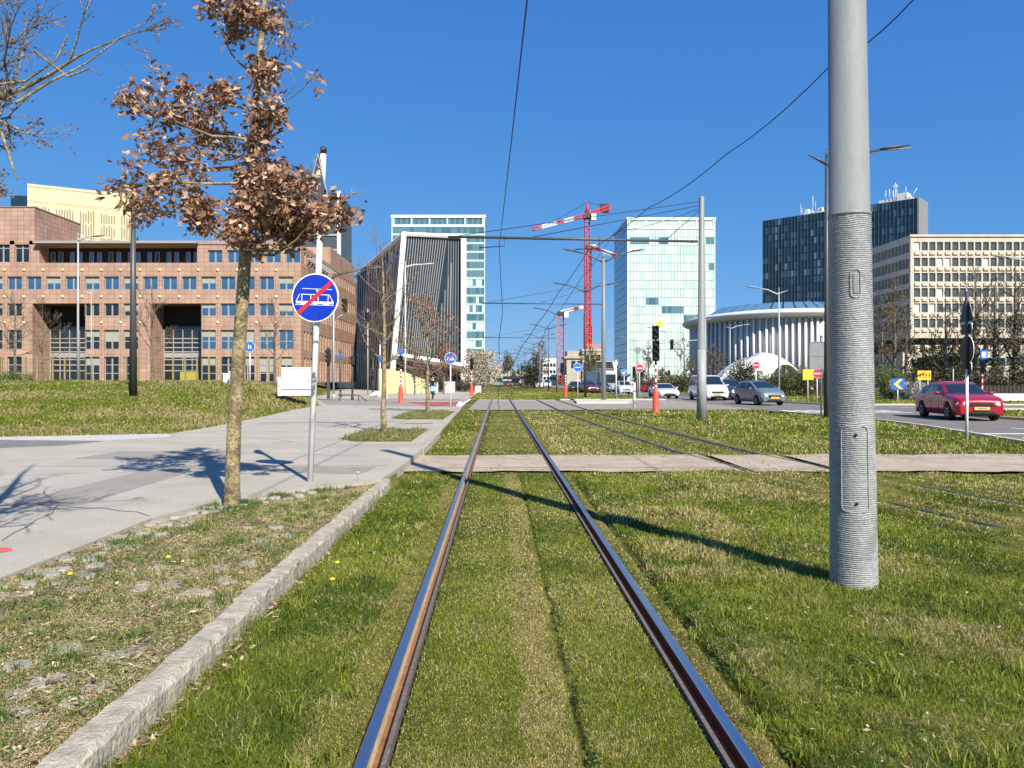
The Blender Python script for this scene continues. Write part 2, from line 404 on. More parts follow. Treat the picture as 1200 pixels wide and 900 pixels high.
# wide light pavement on the left
pv = [(-1.62, 10.6), (-1.53, 12.5), (-1.53, 15.4), (-1.62, 20), (-1.72, 30), (-1.9, 39.6), (-2.3, 60), (-2.4, 100), (-2.4, 160), (-37, 160), (-23.6, 100), (-14.5, 60), (-10, 43.4), (-9.75, 36.8), (-8.9, 28.3), (-8.5, 22.9), (-8.5, 19.9), (-12.1, 18.7), (-40, 18.4), (-40, -8), (-3.42, -8), (-3.42, 7.6), (-3.2, 8.6), (-2.7, 9.4), (-2.1, 10.0), (-1.8, 10.3)]
slab('pavement', pv, -.1, .12, M_['pave'])
# darker asphalt branch and pale edge where the path forks left
M_['asph_path'] = mat('worn asphalt path', (0.17, 0.165, 0.155), .92, var=.15, scale=2.5, bump=.4, bscale=150)
sheet('path_branch', [(-40, 13.6), (-11.5, 14.6), (-9.2, 16.2), (-8.9, 17.3), (-12, 17.7), (-40, 17.4)], .1245, M_['asph_path'])
sheet('path_edge', [(-40, 17.45), (-12, 17.75), (-8.9, 17.4), (-7.9, 18.6), (-8.5, 19.8), (-12.1, 18.62), (-40, 18.3)], .1243, M_['concrete'])
sheet('street_branch', [(-1.95, 40.5), (-9.9, 44.5), (-14.2, 60), (-2.3, 60)], .1242, M_['street'])
sheet('red_bike_square', [(-3.8, 42.6), (-2.35, 42.6), (-2.6, 50.5), (-6.1, 50.5)], .1285, M_['redpave'])
mb = MB(); z = .1315
for (x0, x1, y0, y1) in ((-2.15, -1.98, 41, 58), (-8.4, -7.9, 52, 52.4), (-7.2, -6.6, 54, 54.4), (-5.9, -5.3, 56, 56.4), (-4.8, -4.2, 57.6, 58)):
    mb.quad((x0, y0, z), (x1, y0, z), (x1, y1, z), (x0, y1, z))
mb.quad((-6.6, 50.8, z), (-2.2, 50.8, z), (-2.2, 51.3, z), (-6.6, 51.3, z)); mb.quad((-2.3, 42, z), (-2.1, 42, z), (-2.3, 50.6, z), (-2.55, 50.6, z))
mb.quad((-8.6, 60.2, z), (-2.4, 60.2, z), (-2.4, 60.5, z), (-8.6, 60.5, z))
tag(mb.build('crossing_marking', M_['mark']), kind='structure')
# fine joints and a manhole in the pavement
mb = MB(); z = .1225
for y in (12.2, 16.3, 23.4, 26.8, 33.0, 38.2): mb.quad((-8.3 + .05 * y, y, z), (-1.75, y + .1, z), (-1.75, y + .12, z), (-8.3 + .05 * y, y + .02, z))
mb.quad((-3.5, 12, z), (-3.48, 12, z), (-3.9, 40, z), (-3.92, 40, z))
tag(mb.build('pavement_joint', M_['mortar']), kind='structure')
mb = MB(); mb.box(-3.0, -2.1, 24.2, 25.0, .10, .126, bev=.04)
tag(mb.build('drain_cover', mat('cast cover', (.2, .19, .17), .8, var=.2, scale=15)), 'flat grey rectangular drain cover set in the pavement between two tree strips', 'drain cover')
mb = MB(); zz = .1226
mb.poly([(-4.6, 6.05, zz), (-4.1, 5.98, zz), (-3.92, 6.04, zz), (-3.86, 6.12, zz), (-3.95, 6.22, zz), (-4.15, 6.24, zz), (-4.6, 6.34, zz)])
tag(mb.build('paint_mark', mat('red spray paint', (.55, .1, .08), .85, var=.35, scale=12)), kind='structure')

# repaired patches and cracks in the pavement
M_['patch'] = mat('pavement repair', (.27, .245, .20), .92, var=.12, scale=3, bump=.4, bscale=150, grit=.18, gscale=120)
for i, pts in enumerate(([(-7.4, 13.4), (-4.9, 13.1), (-4.8, 14.6), (-7.3, 14.9)], [(-5.4, 8.3), (-4.55, 8.35), (-4.6, 11.6), (-5.35, 11.5)], [(-7.8, 24.6), (-3.2, 25.4), (-3.2, 26.0), (-7.8, 25.2)], [(-3.3, 11.4), (-2.0, 11.2), (-1.9, 12.1), (-3.25, 12.2)])): sheet('pavement_patch', pts, .1222 + .0002 * i, M_['patch'])
mb = MB(); rc_ = random.Random(14)
for (x, y, dx, dy, n) in ((-4.2, 6.5, -.12, .3, 14), (-6.8, 11, .35, .12, 12), (-4.0, 16.6, -.3, .25, 16), (-2.2, 13.8, -.3, .1, 12), (-5.2, 20.5, .1, .6, 14), (-8.0, 15.5, .5, .02, 14), (-3.5, 7.7, -.3, .1, 8)):
    p = [(x, y)]
    for _ in range(n): p.append((p[-1][0] + dx * rc_.uniform(.5, 1.3) + rc_.gauss(0, .06), p[-1][1] + dy * rc_.uniform(.5, 1.3) + rc_.gauss(0, .06)))
    for a_, b_ in zip(p, p[1:]):
        d_ = Vector((b_[0] - a_[0], b_[1] - a_[1])).normalized() * rc_.uniform(.003, .009); mb.quad((a_[0] - d_.y, a_[1] + d_.x, .1238), (a_[0] + d_.y, a_[1] - d_.x, .1238), (b_[0] + d_.y, b_[1] - d_.x, .1238), (b_[0] - d_.y, b_[1] + d_.x, .1238))
tag(mb.build('pavement_crack', M_['mortar']), kind='structure')
# planting strips of turf round the street trees
M_['turf'] = M_['ground']
for i, (x0, x1, y0, y1) in enumerate(((-3.7, -1.95, 17.2, 21.6), (-3.9, -1.95, 27.3, 34.9))):
    slab('turf_strip', [(x0, y0 + .8), (x0 + .5, y0), (x1, y0), (x1, y1), (x0, y1)], .10, .132, M_['turf'])
sheet('verge_soil', [(-3.42, -4), (-1.62, -4), (-1.62, 10.3), (-1.8, 10.3), (-2.1, 10.0), (-2.7, 9.4), (-3.2, 8.6), (-3.42, 7.6)], .078, M_['soil'])

# kerb of rough stones beside the track
random.seed(4)
tag(MB().box(-1.63, -1.515, -2.2, 10.1, -.1, .088).build('kerb_bed', M_['mortar']), kind='structure')
mb = MB()
def stone(x0, x1, y0, y1, z1, ch=.012):
    j = lambda a: random.uniform(-a, a)
    nseg = 14; n0 = len(mb.v); dx0, dx1, dz0, dz1 = j(.012), j(.012), j(.009), j(.009)
    for k in range(nseg + 1):
        t = k / nseg; y = y0 + (y1 - y0) * t; dx = dx0 + (dx1 - dx0) * t; zt = z1 + dz0 + (dz1 - dz0) * t
        for (x, z) in ((x1 + .01, -.12), (x1 + j(.006), zt - ch * 2.2 + j(.010)), (x1 - ch * 1.3 + j(.009), zt + j(.005)), (x0 + ch + j(.012), zt + j(.005)), (x0 + j(.015), zt - ch + j(.005)), (x0, -.12)):
            mb.v.append((x + dx, y + j(.003), z))
    for k in range(nseg):
        for q in range(5):
            A = n0 + k * 6 + q; mb.face((A, A + 6, A + 7, A + 1), 0, False)
    mb.face([n0 + q for q in range(6)]); mb.face([n0 + nseg * 6 + q for q in range(6)][::-1])
y = -2.2
while y < 10.1:
    L = random.choice((.98, 1.0, 1.02)); stone(-1.645, -1.50, y, y + L - .026, .108 if y < 9.2 else .10); y += L
y = 15.6
while y < 39:
    x = -1.50 - (y - 15.6) * .016; stone(x - .16, x, y, y + .99, .128); y += 1.0
while y < 140:
    x = -1.9 - min(.5, (y - 39) * .02); mb.box(x - .16, x, y, y + 4.9, -.1, .13); y += 5
tag(mb.build('kerb', M_['kerb']), kind='structure')

# ================================================================== GRASS, LITTER (stuff)
rng = np.random.default_rng(7)
def vnoise(x, y, s, seed=0):          # cheap smooth value noise
    x = x / s + seed * 17.3; y = y / s + seed * 9.1
    xi = np.floor(x).astype(int); yi = np.floor(y).astype(int); fx = x - xi; fy = y - yi
    fx = fx * fx * (3 - 2 * fx); fy = fy * fy * (3 - 2 * fy)
    def h(a, b):
        n = (a * 374761393 + b * 668265263 + seed * 1442695) & 0x7fffffff
        n = ((n ^ (n >> 13)) * 1274126177) & 0x7fffffff; return ((n ^ (n >> 16)) & 0xffff) / 65535.0
    return (h(xi, yi) * (1 - fx) + h(xi + 1, yi) * fx) * (1 - fy) + (h(xi, yi + 1) * (1 - fx) + h(xi + 1, yi + 1) * fx) * fy
def fbm(x, y, s, seed=0): return .55 * vnoise(x, y, s, seed) + .3 * vnoise(x, y, s / 2.3, seed + 3) + .15 * vnoise(x, y, s / 5, seed + 5)
def blades(name, x, y, z, h, wd, col, lean=.5, label=None, cat='grass'):
    n = len(x); an = rng.uniform(0, 2 * np.pi, n); la = rng.uniform(0, 2 * np.pi, n); ln = rng.uniform(.15, 1, n) * lean
    dx, dy = np.cos(an) * wd / 2, np.sin(an) * wd / 2; lx, ly = np.cos(la) * h * ln, np.sin(la) * h * ln
    b0 = np.stack([x - dx, y - dy, z], 1); b1 = np.stack([x + dx, y + dy, z], 1)
    m0 = np.stack([x - dx * .8 + lx * .35, y - dy * .8 + ly * .35, z + h * .62], 1); m1 = np.stack([x + dx * .8 + lx * .35, y + dy * .8 + ly * .35, z + h * .62], 1)
    t = np.stack([x + lx, y + ly, z + h * np.sqrt(np.clip(1 - ln ** 2 * .6, .1, 1))], 1)
    Vv = np.stack([b0, b1, m1, m0, t], 1).reshape(-1, 3); i = np.arange(n)[:, None] * 5
    T = np.concatenate([i + np.array([[0, 1, 2]]), i + np.array([[0, 2, 3]]), i + np.array([[3, 2, 4]])], 1).reshape(-1, 3)
    tint = np.repeat(col, 5, axis=0)
    o = put(name, npmesh(name, Vv, T, M_['blade'], tint)); tag(o, label, cat, kind='stuff'); return o
M_['blade'] = attr_mat('grass blades', .55, .3, .3)

def region(n, d0, d1, power=1.0, xl=-.80, xr=.84):
    u = rng.uniform(0, 1, n); y = d0 * (d1 / d0) ** u; x = rng.uniform(xl, xr, n) * y; return x, y
def right_edge(D): return np.interp(D, [3, 12, 18, 25, 29, 37, 39.6], [13.2, 12.7, 12.4, 13.8, 14.2, 13.4, 13.2])
def lawn_mask(x, y):
    m = (x > -1.46) & (x < right_edge(y)) & (y < 39.5)
    for c, s in ((RA, 1), (RB, -1)):
        lo, hi = (c - .037, c + .11) if s > 0 else (c - .11, c + .037)
        m &= ~((x > lo) & (x < hi))
    c2 = tr2(y)
    for s in (-1, 1): m &= ~((np.abs(x - c2 - s * .7525) < np.where(y < 12.3, .05, .075)))
    m &= ~((y > 12.58 + .10 * np.sin(x * 2.1) + .06 * np.sin(x * 9.7) + .04 * np.sin(x * 31)) & (y < 15.4 + .02 * x + .08 * np.sin(x * 3)))
    return m
GREEN = np.array([.145, .188, .014]); BRIGHT = np.array([.25, .285, .035]); DARKG = np.array([.065, .105, .008]); STRAW = np.array([.60, .50, .21]); BROWN = np.array([.27, .185, .085])
def lawn(n, d0, d1, hs, ws):
    x, y = region(n, d0, d1)
    k = lawn_mask(x, y) & ~((np.hypot(x - 2.6, y - 5.6) < .17))
    x, y = x[k], y[k]; n = len(x)
    x0_ = x; x = x + (fbm(x0_, y, .35, 41) - .5) * .14 * ((x0_ > RA + .12) & (x0_ < RB - .12) | (x0_ > 1.1) | (x0_ < -.62))
    A = fbm(x, y, 1.1, 1); B = fbm(x, y, .33, 2); Cn = fbm(x, y, 4, 4); r = rng.uniform(0, 1, n)
    dry = np.clip((A - .50) * 2.4 + (B - .5) * 2.0 + .43, .04, .95)
    h = .018 + .055 * np.clip(B * 1.6 - .25, 0, 1) + .02 * (A > .55)
    inner = (x > RA) & (x < RB)
    h = np.where(inner, .012 + .024 * B, h)
    dry = np.where(inner, dry * .55 + .06, dry)
    strip = (x > .10) & (x < .32) & (y < 12.4)
    far_strip = (x > -.02) & (x < .2) & (y > 15)
    dry = np.where(strip, .93, dry); h = np.where(strip, .018, h); dry = np.where(far_strip, dry + .2, dry)
    # weed line beside the trench, lush left band, dry rust band beside the rails
    lush = (x < RA - .28) & (x > -1.46); dry = np.where(lush, np.clip((B - .5) * 1.4 + .10 + .35 * sm(-.95, -.65, x), .03, .8), dry)
    h = np.where(lush, (.03 + .035 * B) * np.where(x < -.9, 1.2, .7), h)
    near_r = (np.abs(x - (RA - .1)) < .12) | (np.abs(x - (RB + .1)) < .09); dry = np.where(near_r, .70, dry); h = np.where(near_r, .016, h)
    t2 = np.abs(x - tr2(y)); band2 = (t2 < 1.5)
    h = np.where(band2, .022 + .05 * np.clip(np.sin((t2 - .62) * 11), 0, 1), h); dry = np.where(band2, np.clip(dry * .5 + .12 + .45 * (np.sin((t2 - .62) * 11) < -.2), 0, .95), dry)
    mid = (y > 15.5) & (x > 1.2) & (x < 3.2); dry = np.where(mid, dry * .6 + .38, dry)
    hill = (y > 15.5) & (x > tr2(y) + 1.3); dry = np.where(hill, dry * .8, dry); h = np.where(hill, .09 + .05 * B, h)
    right = (x > 1.24) & (y < 12.5); dry = np.where(right, np.clip(dry * .9, .03, .9), dry)
    thin = (strip & (r < .1)) | (near_r & (r < .3)) | (np.abs(x - 1.17) < .035) & (y < 12) & (r < .8) | (np.abs(x - .347) < .013) & (y < 12)
    isdry = rng.uniform(0, 1, n) < dry
    Q = fbm(x, y, .7, 51); col = np.where((Cn * .4 + Q * .6 + .14 * rng.normal(size=n) > .56)[:, None], BRIGHT, GREEN); col = np.where((Q + .08 * rng.normal(size=n) < .40)[:, None], DARKG * 1.35, col)
    dk = ((np.abs(x - 1.2) < .07) | (np.abs(x - .36) < .02)) & (y < 12) & (B > .42); 
    col = np.where(dk[:, None], DARKG * 1.2, col)
    col = np.where(isdry[:, None], STRAW * rng.uniform(.55, 1.15, n)[:, None], col * rng.uniform(.65, 1.35, n)[:, None])
    spk = rng.uniform(0, 1, n) < .012; col[spk] = np.array([.80, .74, .48]) * rng.uniform(.7, 1.1, spk.sum())[:, None]
    brown = isdry & ~spk & (rng.uniform(0, 1, n) < .22); col[brown] = BROWN * rng.uniform(.6, 1.2, brown.sum())[:, None]
    h = h * rng.uniform(.55, 1.3, n) * hs; h = np.where(isdry, h * .75, h)
    x = x0_; k = ~thin; x, y, h, col = x[k], y[k], h[k], col[k]
    z = hz(x, y) - .004
    wd = np.clip(y * .00078, .0018, .03) * ws * rng.uniform(.7, 1.3, len(x))
    return x, y, z, h, wd, col
L1 = lawn(520000, 2.55, 6.2, 1.0, 1.05); L2 = lawn(330000, 6.2, 13, 1.0, 1.3); L3 = lawn(190000, 13, 39.6, 1.0, 1.5)
LL = [np.concatenate([a, b, c]) for a, b, c in zip(L1, L2, L3)]
blades('grass', *LL, lean=1.35)
# long loose tufts in the lawn
def tufts(name, spots, per, rad, h, col, wd=.006, lean=.8):
    xs, ys, hs, cs = [], [], [], []
    for (x, y, s) in spots:
        n = max(4, int(per * s)); a = rng.uniform(0, 6.28, n); r = np.abs(rng.normal(0, rad * s, n))
        xs.append(x + np.cos(a) * r); ys.append(y + np.sin(a) * r); hs.append(h * s * rng.uniform(.5, 1.2, n)); cs.append(col * rng.uniform(.6, 1.4, (n, 1)))
    x = np.concatenate(xs); y = np.concatenate(ys); hh = np.concatenate(hs); c = np.concatenate(cs)
    return x, y, hz(x, y) - .003 + np.where(x < -1.66, .008, 0), hh, np.full(len(x), wd), c
sp = []
for _ in range(420):
    D0 = 2.8 * (12.3 / 2.8) ** random.random(); x0 = random.uniform(-1.4, .7 * D0 + .5)
    if lawn_mask(np.array([x0]), np.array([D0]))[0] and not (RA - .1 < x0 < RB + .1): sp.append((x0, D0, random.uniform(.5, 1.3)))
sp += [(2.605 + math.cos(a) * .19, 5.62 + math.sin(a) * .19, random.uniform(.5, 1.0)) for a in np.linspace(0, 6.28, 26)]
tf = tufts('t', sp, 26, .035, .09, BRIGHT * .85)
sp2 = [(random.uniform(-.4, .9), 2.8 * (12 / 2.8) ** random.random(), random.uniform(.4, .8)) for _ in range(260)]
tf2 = tufts('t', [q for q in sp2 if lawn_mask(np.array([q[0]]), np.array([q[1]]))[0]], 18, .04, .055, GREEN * 1.1, .005)
sp3 = []
for _ in range(760):
    D0 = 2.7 * (10 / 2.7) ** random.random(); x0 = random.uniform(-3.4, -1.7)
    if D0 < 7.4 or x0 > -2.9: sp3.append((x0, D0, random.uniform(.4, 1.25)))
sp3 += [(-2.94 + random.gauss(0, .28), 8.45 + random.gauss(0, .22), random.uniform(.6, 1.3)) for _ in range(46)]
tf3 = tufts('t', sp3, 42, .06, .055, np.array([.11, .165, .03]), .006, .9)
sp4 = [(-1.46 + random.random() * .12, 2.8 * (10 / 2.8) ** random.random(), random.uniform(.6, 1.3)) for _ in range(150)]
tf4 = tufts('t', sp4, 22, .035, .09, GREEN, .005)
sp5 = [(random.uniform(-3.6, -2.0), random.uniform(17.4, 21.5), random.uniform(.6, 1.4)) for _ in range(150)] + [(random.uniform(-3.8, -2.0), random.uniform(27.6, 34.7), random.uniform(.8, 1.6)) for _ in range(170)]
tf5 = list(tufts('t', sp5, 26, .1, .07, np.array([.25, .235, .09]), .014, 1.2)); tf5[2] = tf5[2] * 0 + .13
blades('grass_tufts', *[np.concatenate(q) for q in zip(tf, tf2, tf3, tf4, tuple(tf5))], lean=.9)
# low broad weeds (clover, dandelion leaves)
def leaves_flat(name, spots, rad, n_per, lr, col):
    x, y, r, cc = [], [], [], []
    for (a, b, s) in spots:
        n = int(n_per * s); t = rng.uniform(0, 6.28, n); q = np.sqrt(rng.uniform(0, 1, n)) * rad * s
        x.append(a + np.cos(t) * q); y.append(b + np.sin(t) * q); r.append(rng.uniform(.6, 1.2, n) * lr); cc.append(col * rng.uniform(.55, 1.4, (n, 1)))
    x = np.concatenate(x); y = np.concatenate(y); r = np.concatenate(r); cc = np.concatenate(cc); n = len(x)
    z = hz(x, y) + rng.uniform(.012, .06, n) + np.where(x < -1.6, .01, 0)
    t = rng.uniform(0, 6.28, n); a = np.stack([np.cos(t), np.sin(t), rng.uniform(-.3, .5, n)], 1); b = np.stack([-np.sin(t), np.cos(t), rng.uniform(-.3, .3, n)], 1)
    c = np.stack([x, y, z], 1); r = r[:, None]
    Vv = np.stack([c - a * r, c + b * r * .55 - a * r * .2, c + a * r, c - b * r * .55 - a * r * .2], 1).reshape(-1, 3)
    i = np.arange(n)[:, None] * 4; T = np.concatenate([i + np.array([[0, 1, 2]]), i + np.array([[0, 2, 3]])], 1).reshape(-1, 3)
    return put(name, npmesh(name, Vv, T, M_['blade'], np.repeat(cc, 4, axis=0)))
sp = [(1.2 + random.gauss(0, .03), 2.8 * (11 / 2.8) ** random.random(), random.uniform(.25, .8)) for _ in range(34)]
sp += [(.38 + random.gauss(0, .015), 2.8 * (11 / 2.8) ** random.random(), random.uniform(.25, .5)) for _ in range(14)]
sp += [(random.uniform(-3.2, -1.8), random.uniform(3, 9), random.uniform(.3, .8)) for _ in range(60)] + [(-2.72, 4.75, 2.2), (-2.35, 3.35, 1.3), (-2.8, 3.9, 1.1), (-2.0, 5.9, 1.2), (-2.35, 6.0, 1.0)]
sp += [(random.uniform(-1.4, -.8), 2.8 * (9 / 2.8) ** random.random(), random.uniform(.4, 1)) for _ in range(60)] + [(random.uniform(1.3, 5), 3 * (9 / 3) ** random.random(), random.uniform(.4, 1)) for _ in range(90)]
tag(leaves_flat('weeds', sp, .07, 34, .012, np.array([.13, .19, .035])), kind='stuff')
# mound grass on the left
def mound(n):
    u = rng.uniform(0, 1, n); y = 18.4 * (58 / 18.4) ** u; x = rng.uniform(-.82, -.15, n) * y
    k = x < edge_x(y) + .1 * rng.normal(size=n) - .12; x, y = x[k], y[k]; n = len(x)
    A = fbm(x, y, 3.5, 11); B = fbm(x, y, .8, 12); dry = np.clip((A - .5) * 2 + (B - .5) + .45 + .25 * sm(26, 40, y), .05, .95)
    isdry = rng.uniform(0, 1, n) < dry; col = np.where(isdry[:, None], STRAW * .62 * rng.uniform(.6, 1.2, n)[:, None], GREEN * .95 * rng.uniform(.7, 1.4, n)[:, None])
    h = (.05 + .09 * B) * rng.uniform(.5, 1.3, n) * np.where(y > 38, 1.5, 1); return x, y, hz(x, y) - .005, h, y * .0016 * rng.uniform(.7, 1.3, n), col
q1 = mound(120000)
def patch(n, x0, x1, y0, y1, h, dryb, zoff=0, mask=None):
    x = rng.uniform(x0, x1, n); y = rng.uniform(y0, y1, n)
    if mask is not None: k = mask(x, y); x, y = x[k], y[k]; n = len(x)
    B = fbm(x, y, 2.2, 21); isdry = rng.uniform(0, 1, n) < np.clip(dryb + (B - .5) * 1.6, .03, .95)
    col = np.where(isdry[:, None], STRAW * .8 * rng.uniform(.6, 1.2, n)[:, None], np.where((B > .5)[:, None], BRIGHT, GREEN) * rng.uniform(.7, 1.3, n)[:, None])
    return x, y, hz(x, y) + zoff, h * rng.uniform(.5, 1.3, n), y * .0014 * rng.uniform(.7, 1.3, n), col
q2 = patch(22000, -2.2, 13, 60.9, 110, .08, .25, mask=lambda x, y: (np.abs(x - RA) > .1) & (np.abs(x - RB) > .1) & ~((y > 66.4) & (y < 67.2) & (x < 5)))
q3 = patch(9000, 19.9, 34, 26, 39, .12, .2, mask=lambda x, y: (x > np.interp(y, [26, 31, 36, 39.3], [20.3, 20, 21, 24.4])))
q4 = patch(15000, 20.5, 60, 47.8, 62, .1, .2)
q5 = patch(9000, 19.9, 30, 62, 110, .14, .2, mask=lambda x, y: x > np.interp(y, [62, 74, 120], [19.8, 20.1, 21.8]))
blades('meadow_grass', *[np.concatenate(q) for q in zip(q1, q2, q3, q4, q5)], lean=.7)

def fvb(n):
    y = 2.5 * (10.2 / 2.5) ** rng.uniform(0, 1, n); x = rng.uniform(-3.42, -1.66, n); k = (y < 7.4) | (x > -3.42 + (y - 7.4) * .62); k &= fbm(x, y, .4, 61) + rng.uniform(-.15, .15, n) > .40; return x[k], y[k]
x, y = fvb(90000); n = len(x); B = fbm(x, y, .5, 62); gr_ = rng.uniform(0, 1, n) < np.clip((B - .42) * 2.2, .06, .7)
blades('verge_grass', x, y, hz(x, y) + .006, rng.uniform(.012, .035, n), np.clip(y * .0009, .002, .02), np.where(gr_[:, None], np.array([.19, .235, .05]), STRAW * .95) * rng.uniform(.6, 1.25, (n, 1)), lean=1.6)
# leaf litter and straw on the verge and along the kerb
M_['litter'] = attr_mat('leaf litter', .8, .05, .1)
LS = np.array([[.50, .40, .22], [.58, .49, .29], [.40, .29, .16], [.24, .27, .08], [.30, .20, .11], [.46, .41, .22]])
def litter(n, fx, sz, cols, name, up=.012, wr=.6):
    x, y = fx(n); n = len(x); t = rng.uniform(0, 6.28, n); L = sz * rng.uniform(.4, 1.3, n); W = L * rng.uniform(.08, wr, n)
    a = np.stack([np.cos(t), np.sin(t), rng.uniform(-.3, .4, n)], 1) * L[:, None]; b = np.stack([-np.sin(t), np.cos(t), rng.uniform(-.4, .4, n)], 1) * W[:, None]
    c = np.stack([x, y, hz(x, y) + rng.uniform(.004, up, n) + np.where(x < -1.66, .008, 0)], 1)
    Vv = np.stack([c - a, c - b, c + a, c + b], 1).reshape(-1, 3); i = np.arange(n)[:, None] * 4
    T = np.concatenate([i + np.array([[0, 1, 2]]), i + np.array([[0, 2, 3]])], 1).reshape(-1, 3)
    cc = cols[rng.integers(0, len(cols), n)] * rng.uniform(.6, 1.3, (n, 1))
    tag(put(name, npmesh(name, Vv, T, M_['litter'], np.repeat(cc, 4, axis=0))), kind='stuff')
LC = np.array([[.30, .20, .11], [.42, .34, .2], [.22, .13, .07], [.5, .42, .28], [.16, .11, .07]])
def fverge(n):
    u = rng.uniform(0, 1, n); y = 2.5 * (10.2 / 2.5) ** u; x = rng.uniform(-3.42, -1.67, n); k = (y < 7.4) | (x > -3.42 + (y - 7.4) * .62); k &= fbm(x, y, .5, 31) + rng.uniform(-.25, .25, n) > .36; return x[k], y[k]
litter(150000, fverge, .016, LS, 'straw_litter', .03, .16)
litter(5200, fverge, .024, LC, 'leaf_litter', .04)
def fkerb(n): y = 2.6 * (10 / 2.6) ** rng.uniform(0, 1, n); return -1.47 + np.abs(rng.normal(0, .05, n)), y
litter(1500, fkerb, .026, LC, 'fallen_leaves', .05)
def flawn(n):
    y = 2.8 * (12 / 2.8) ** rng.uniform(0, 1, n); x = rng.uniform(1.25, .75 * y + .3, n); return x, y
litter(700, flawn, .015, LC * 1.2, 'scattered_leaves', .07)
def fpath(n):
    x = rng.uniform(-1.4, 18, n); y = np.where(rng.uniform(0, 1, n) < .6, np.where(rng.uniform(0, 1, n) < .5, 12.62 + np.abs(rng.normal(0, .16, n)), 15.25 - np.abs(rng.normal(0, .2, n))), rng.uniform(12.6, 15.3, n)); k = (np.abs(x - RA) > .12) & (np.abs(x - RB) > .12); return x[k], y[k]
litter(6500, fpath, .03, np.array([[.25, .18, .10], [.3, .26, .12], [.2, .2, .08], [.36, .28, .18]]), 'path_grit', .045)
def fv2(n): return rng.uniform(-3.5, -2.0, n), rng.uniform(17.4, 21.4, n)
litter(2500, fv2, .05, LC, 'strip_litter', .03)

# cobbles showing through the soil
random.seed(9); mb = MB()
def cobble(x, y, s, z):
    n = 8; a0 = random.random() * 6; pts = []
    for k in range(n):
        t = 2 * math.pi * k / n; r = s * random.uniform(.85, 1.12) / max(abs(math.cos(t)), abs(math.sin(t))) ** .7; pts.append((x + r * math.cos(t + a0 * .1), y + r * math.sin(t + a0 * .1)))
    n0 = len(mb.v)
    for (px, py) in pts: mb.v.append((px, py, z - .04))
    for (px, py) in pts: mb.v.append((x + (px - x) * .97, y + (py - y) * .97, z - .004))
    for (px, py) in pts: mb.v.append((x + (px - x) * .8, y + (py - y) * .8, z + random.uniform(.0, .004)))
    for L in (0, 1):
        for k in range(n): j = (k + 1) % n; mb.face((n0 + L*n + k, n0 + L*n + j, n0 + (L+1)*n + j, n0 + (L+1)*n + k), 0, True)
    mb.face([n0 + 2*n + k for k in range(n)])
y = 2.0
while y < 9.6:
    xe = -3.42 if y < 7.6 else np.interp(y, [7.6, 8.6, 9.4, 10], [-3.42, -3.2, -2.7, -2.1])
    for k in range(3):
        if random.random() < .8 - .18 * k: cobble(xe + .09 + k * .15 + random.gauss(0, .01), y + random.gauss(0, .01), .062, .108 + random.uniform(-.02, .004))
    y += .145
for _ in range(30):
    yy = random.uniform(3, 7.5); xx = random.gauss(-2.15, .3) if random.random() < .6 else random.uniform(-3.1, -1.8)
    if -3.3 < xx < -1.78: cobble(xx, yy, random.uniform(.05, .085), .092 + random.uniform(-.006, .008))
for _ in range(9): cobble(random.uniform(-2.0, -1.8), random.uniform(3, 6), .06, .093)
tag(mb.build('cobbles', mat('grey cobble', (.24, .22, .185), .9, col2=(.40, .37, .31), scale=14, bump=.6, bscale=80)), kind='stuff')
# dandelions
mb = MB()
spots = [(-1.18, 5.45), (-1.25, 5.95), (-2.45, 5.7), (-2.9, 5.2), (-1.9, 10.4)] + [(random.uniform(7, 13), random.uniform(23, 36)) for _ in range(60)] + [(random.uniform(8, 13), random.uniform(17.5, 25)) for _ in range(30)] + [(random.uniform(-14, -9), random.uniform(21, 30)) for _ in range(8)]
for (x, y) in spots:
    z = zat(x, y); h = .09 if y < 10 else .16; r = .02 if y < 12 else .028
    mb.tube([(x, y, z), (x + .005, y, z + h)], .0025, 4, 1)
    mb.lathe([(r * .5, 0), (r, .006), (r * .9, .014), (r * .4, .02)], 10, 0, M=Matrix.Translation((x + .005, y, z + h)))
tag(mb.build('dandelions', [mat('dandelion yellow', (.75, .55, .02), .7), mat('stem green', (.1, .17, .04), .7)]), kind='stuff')

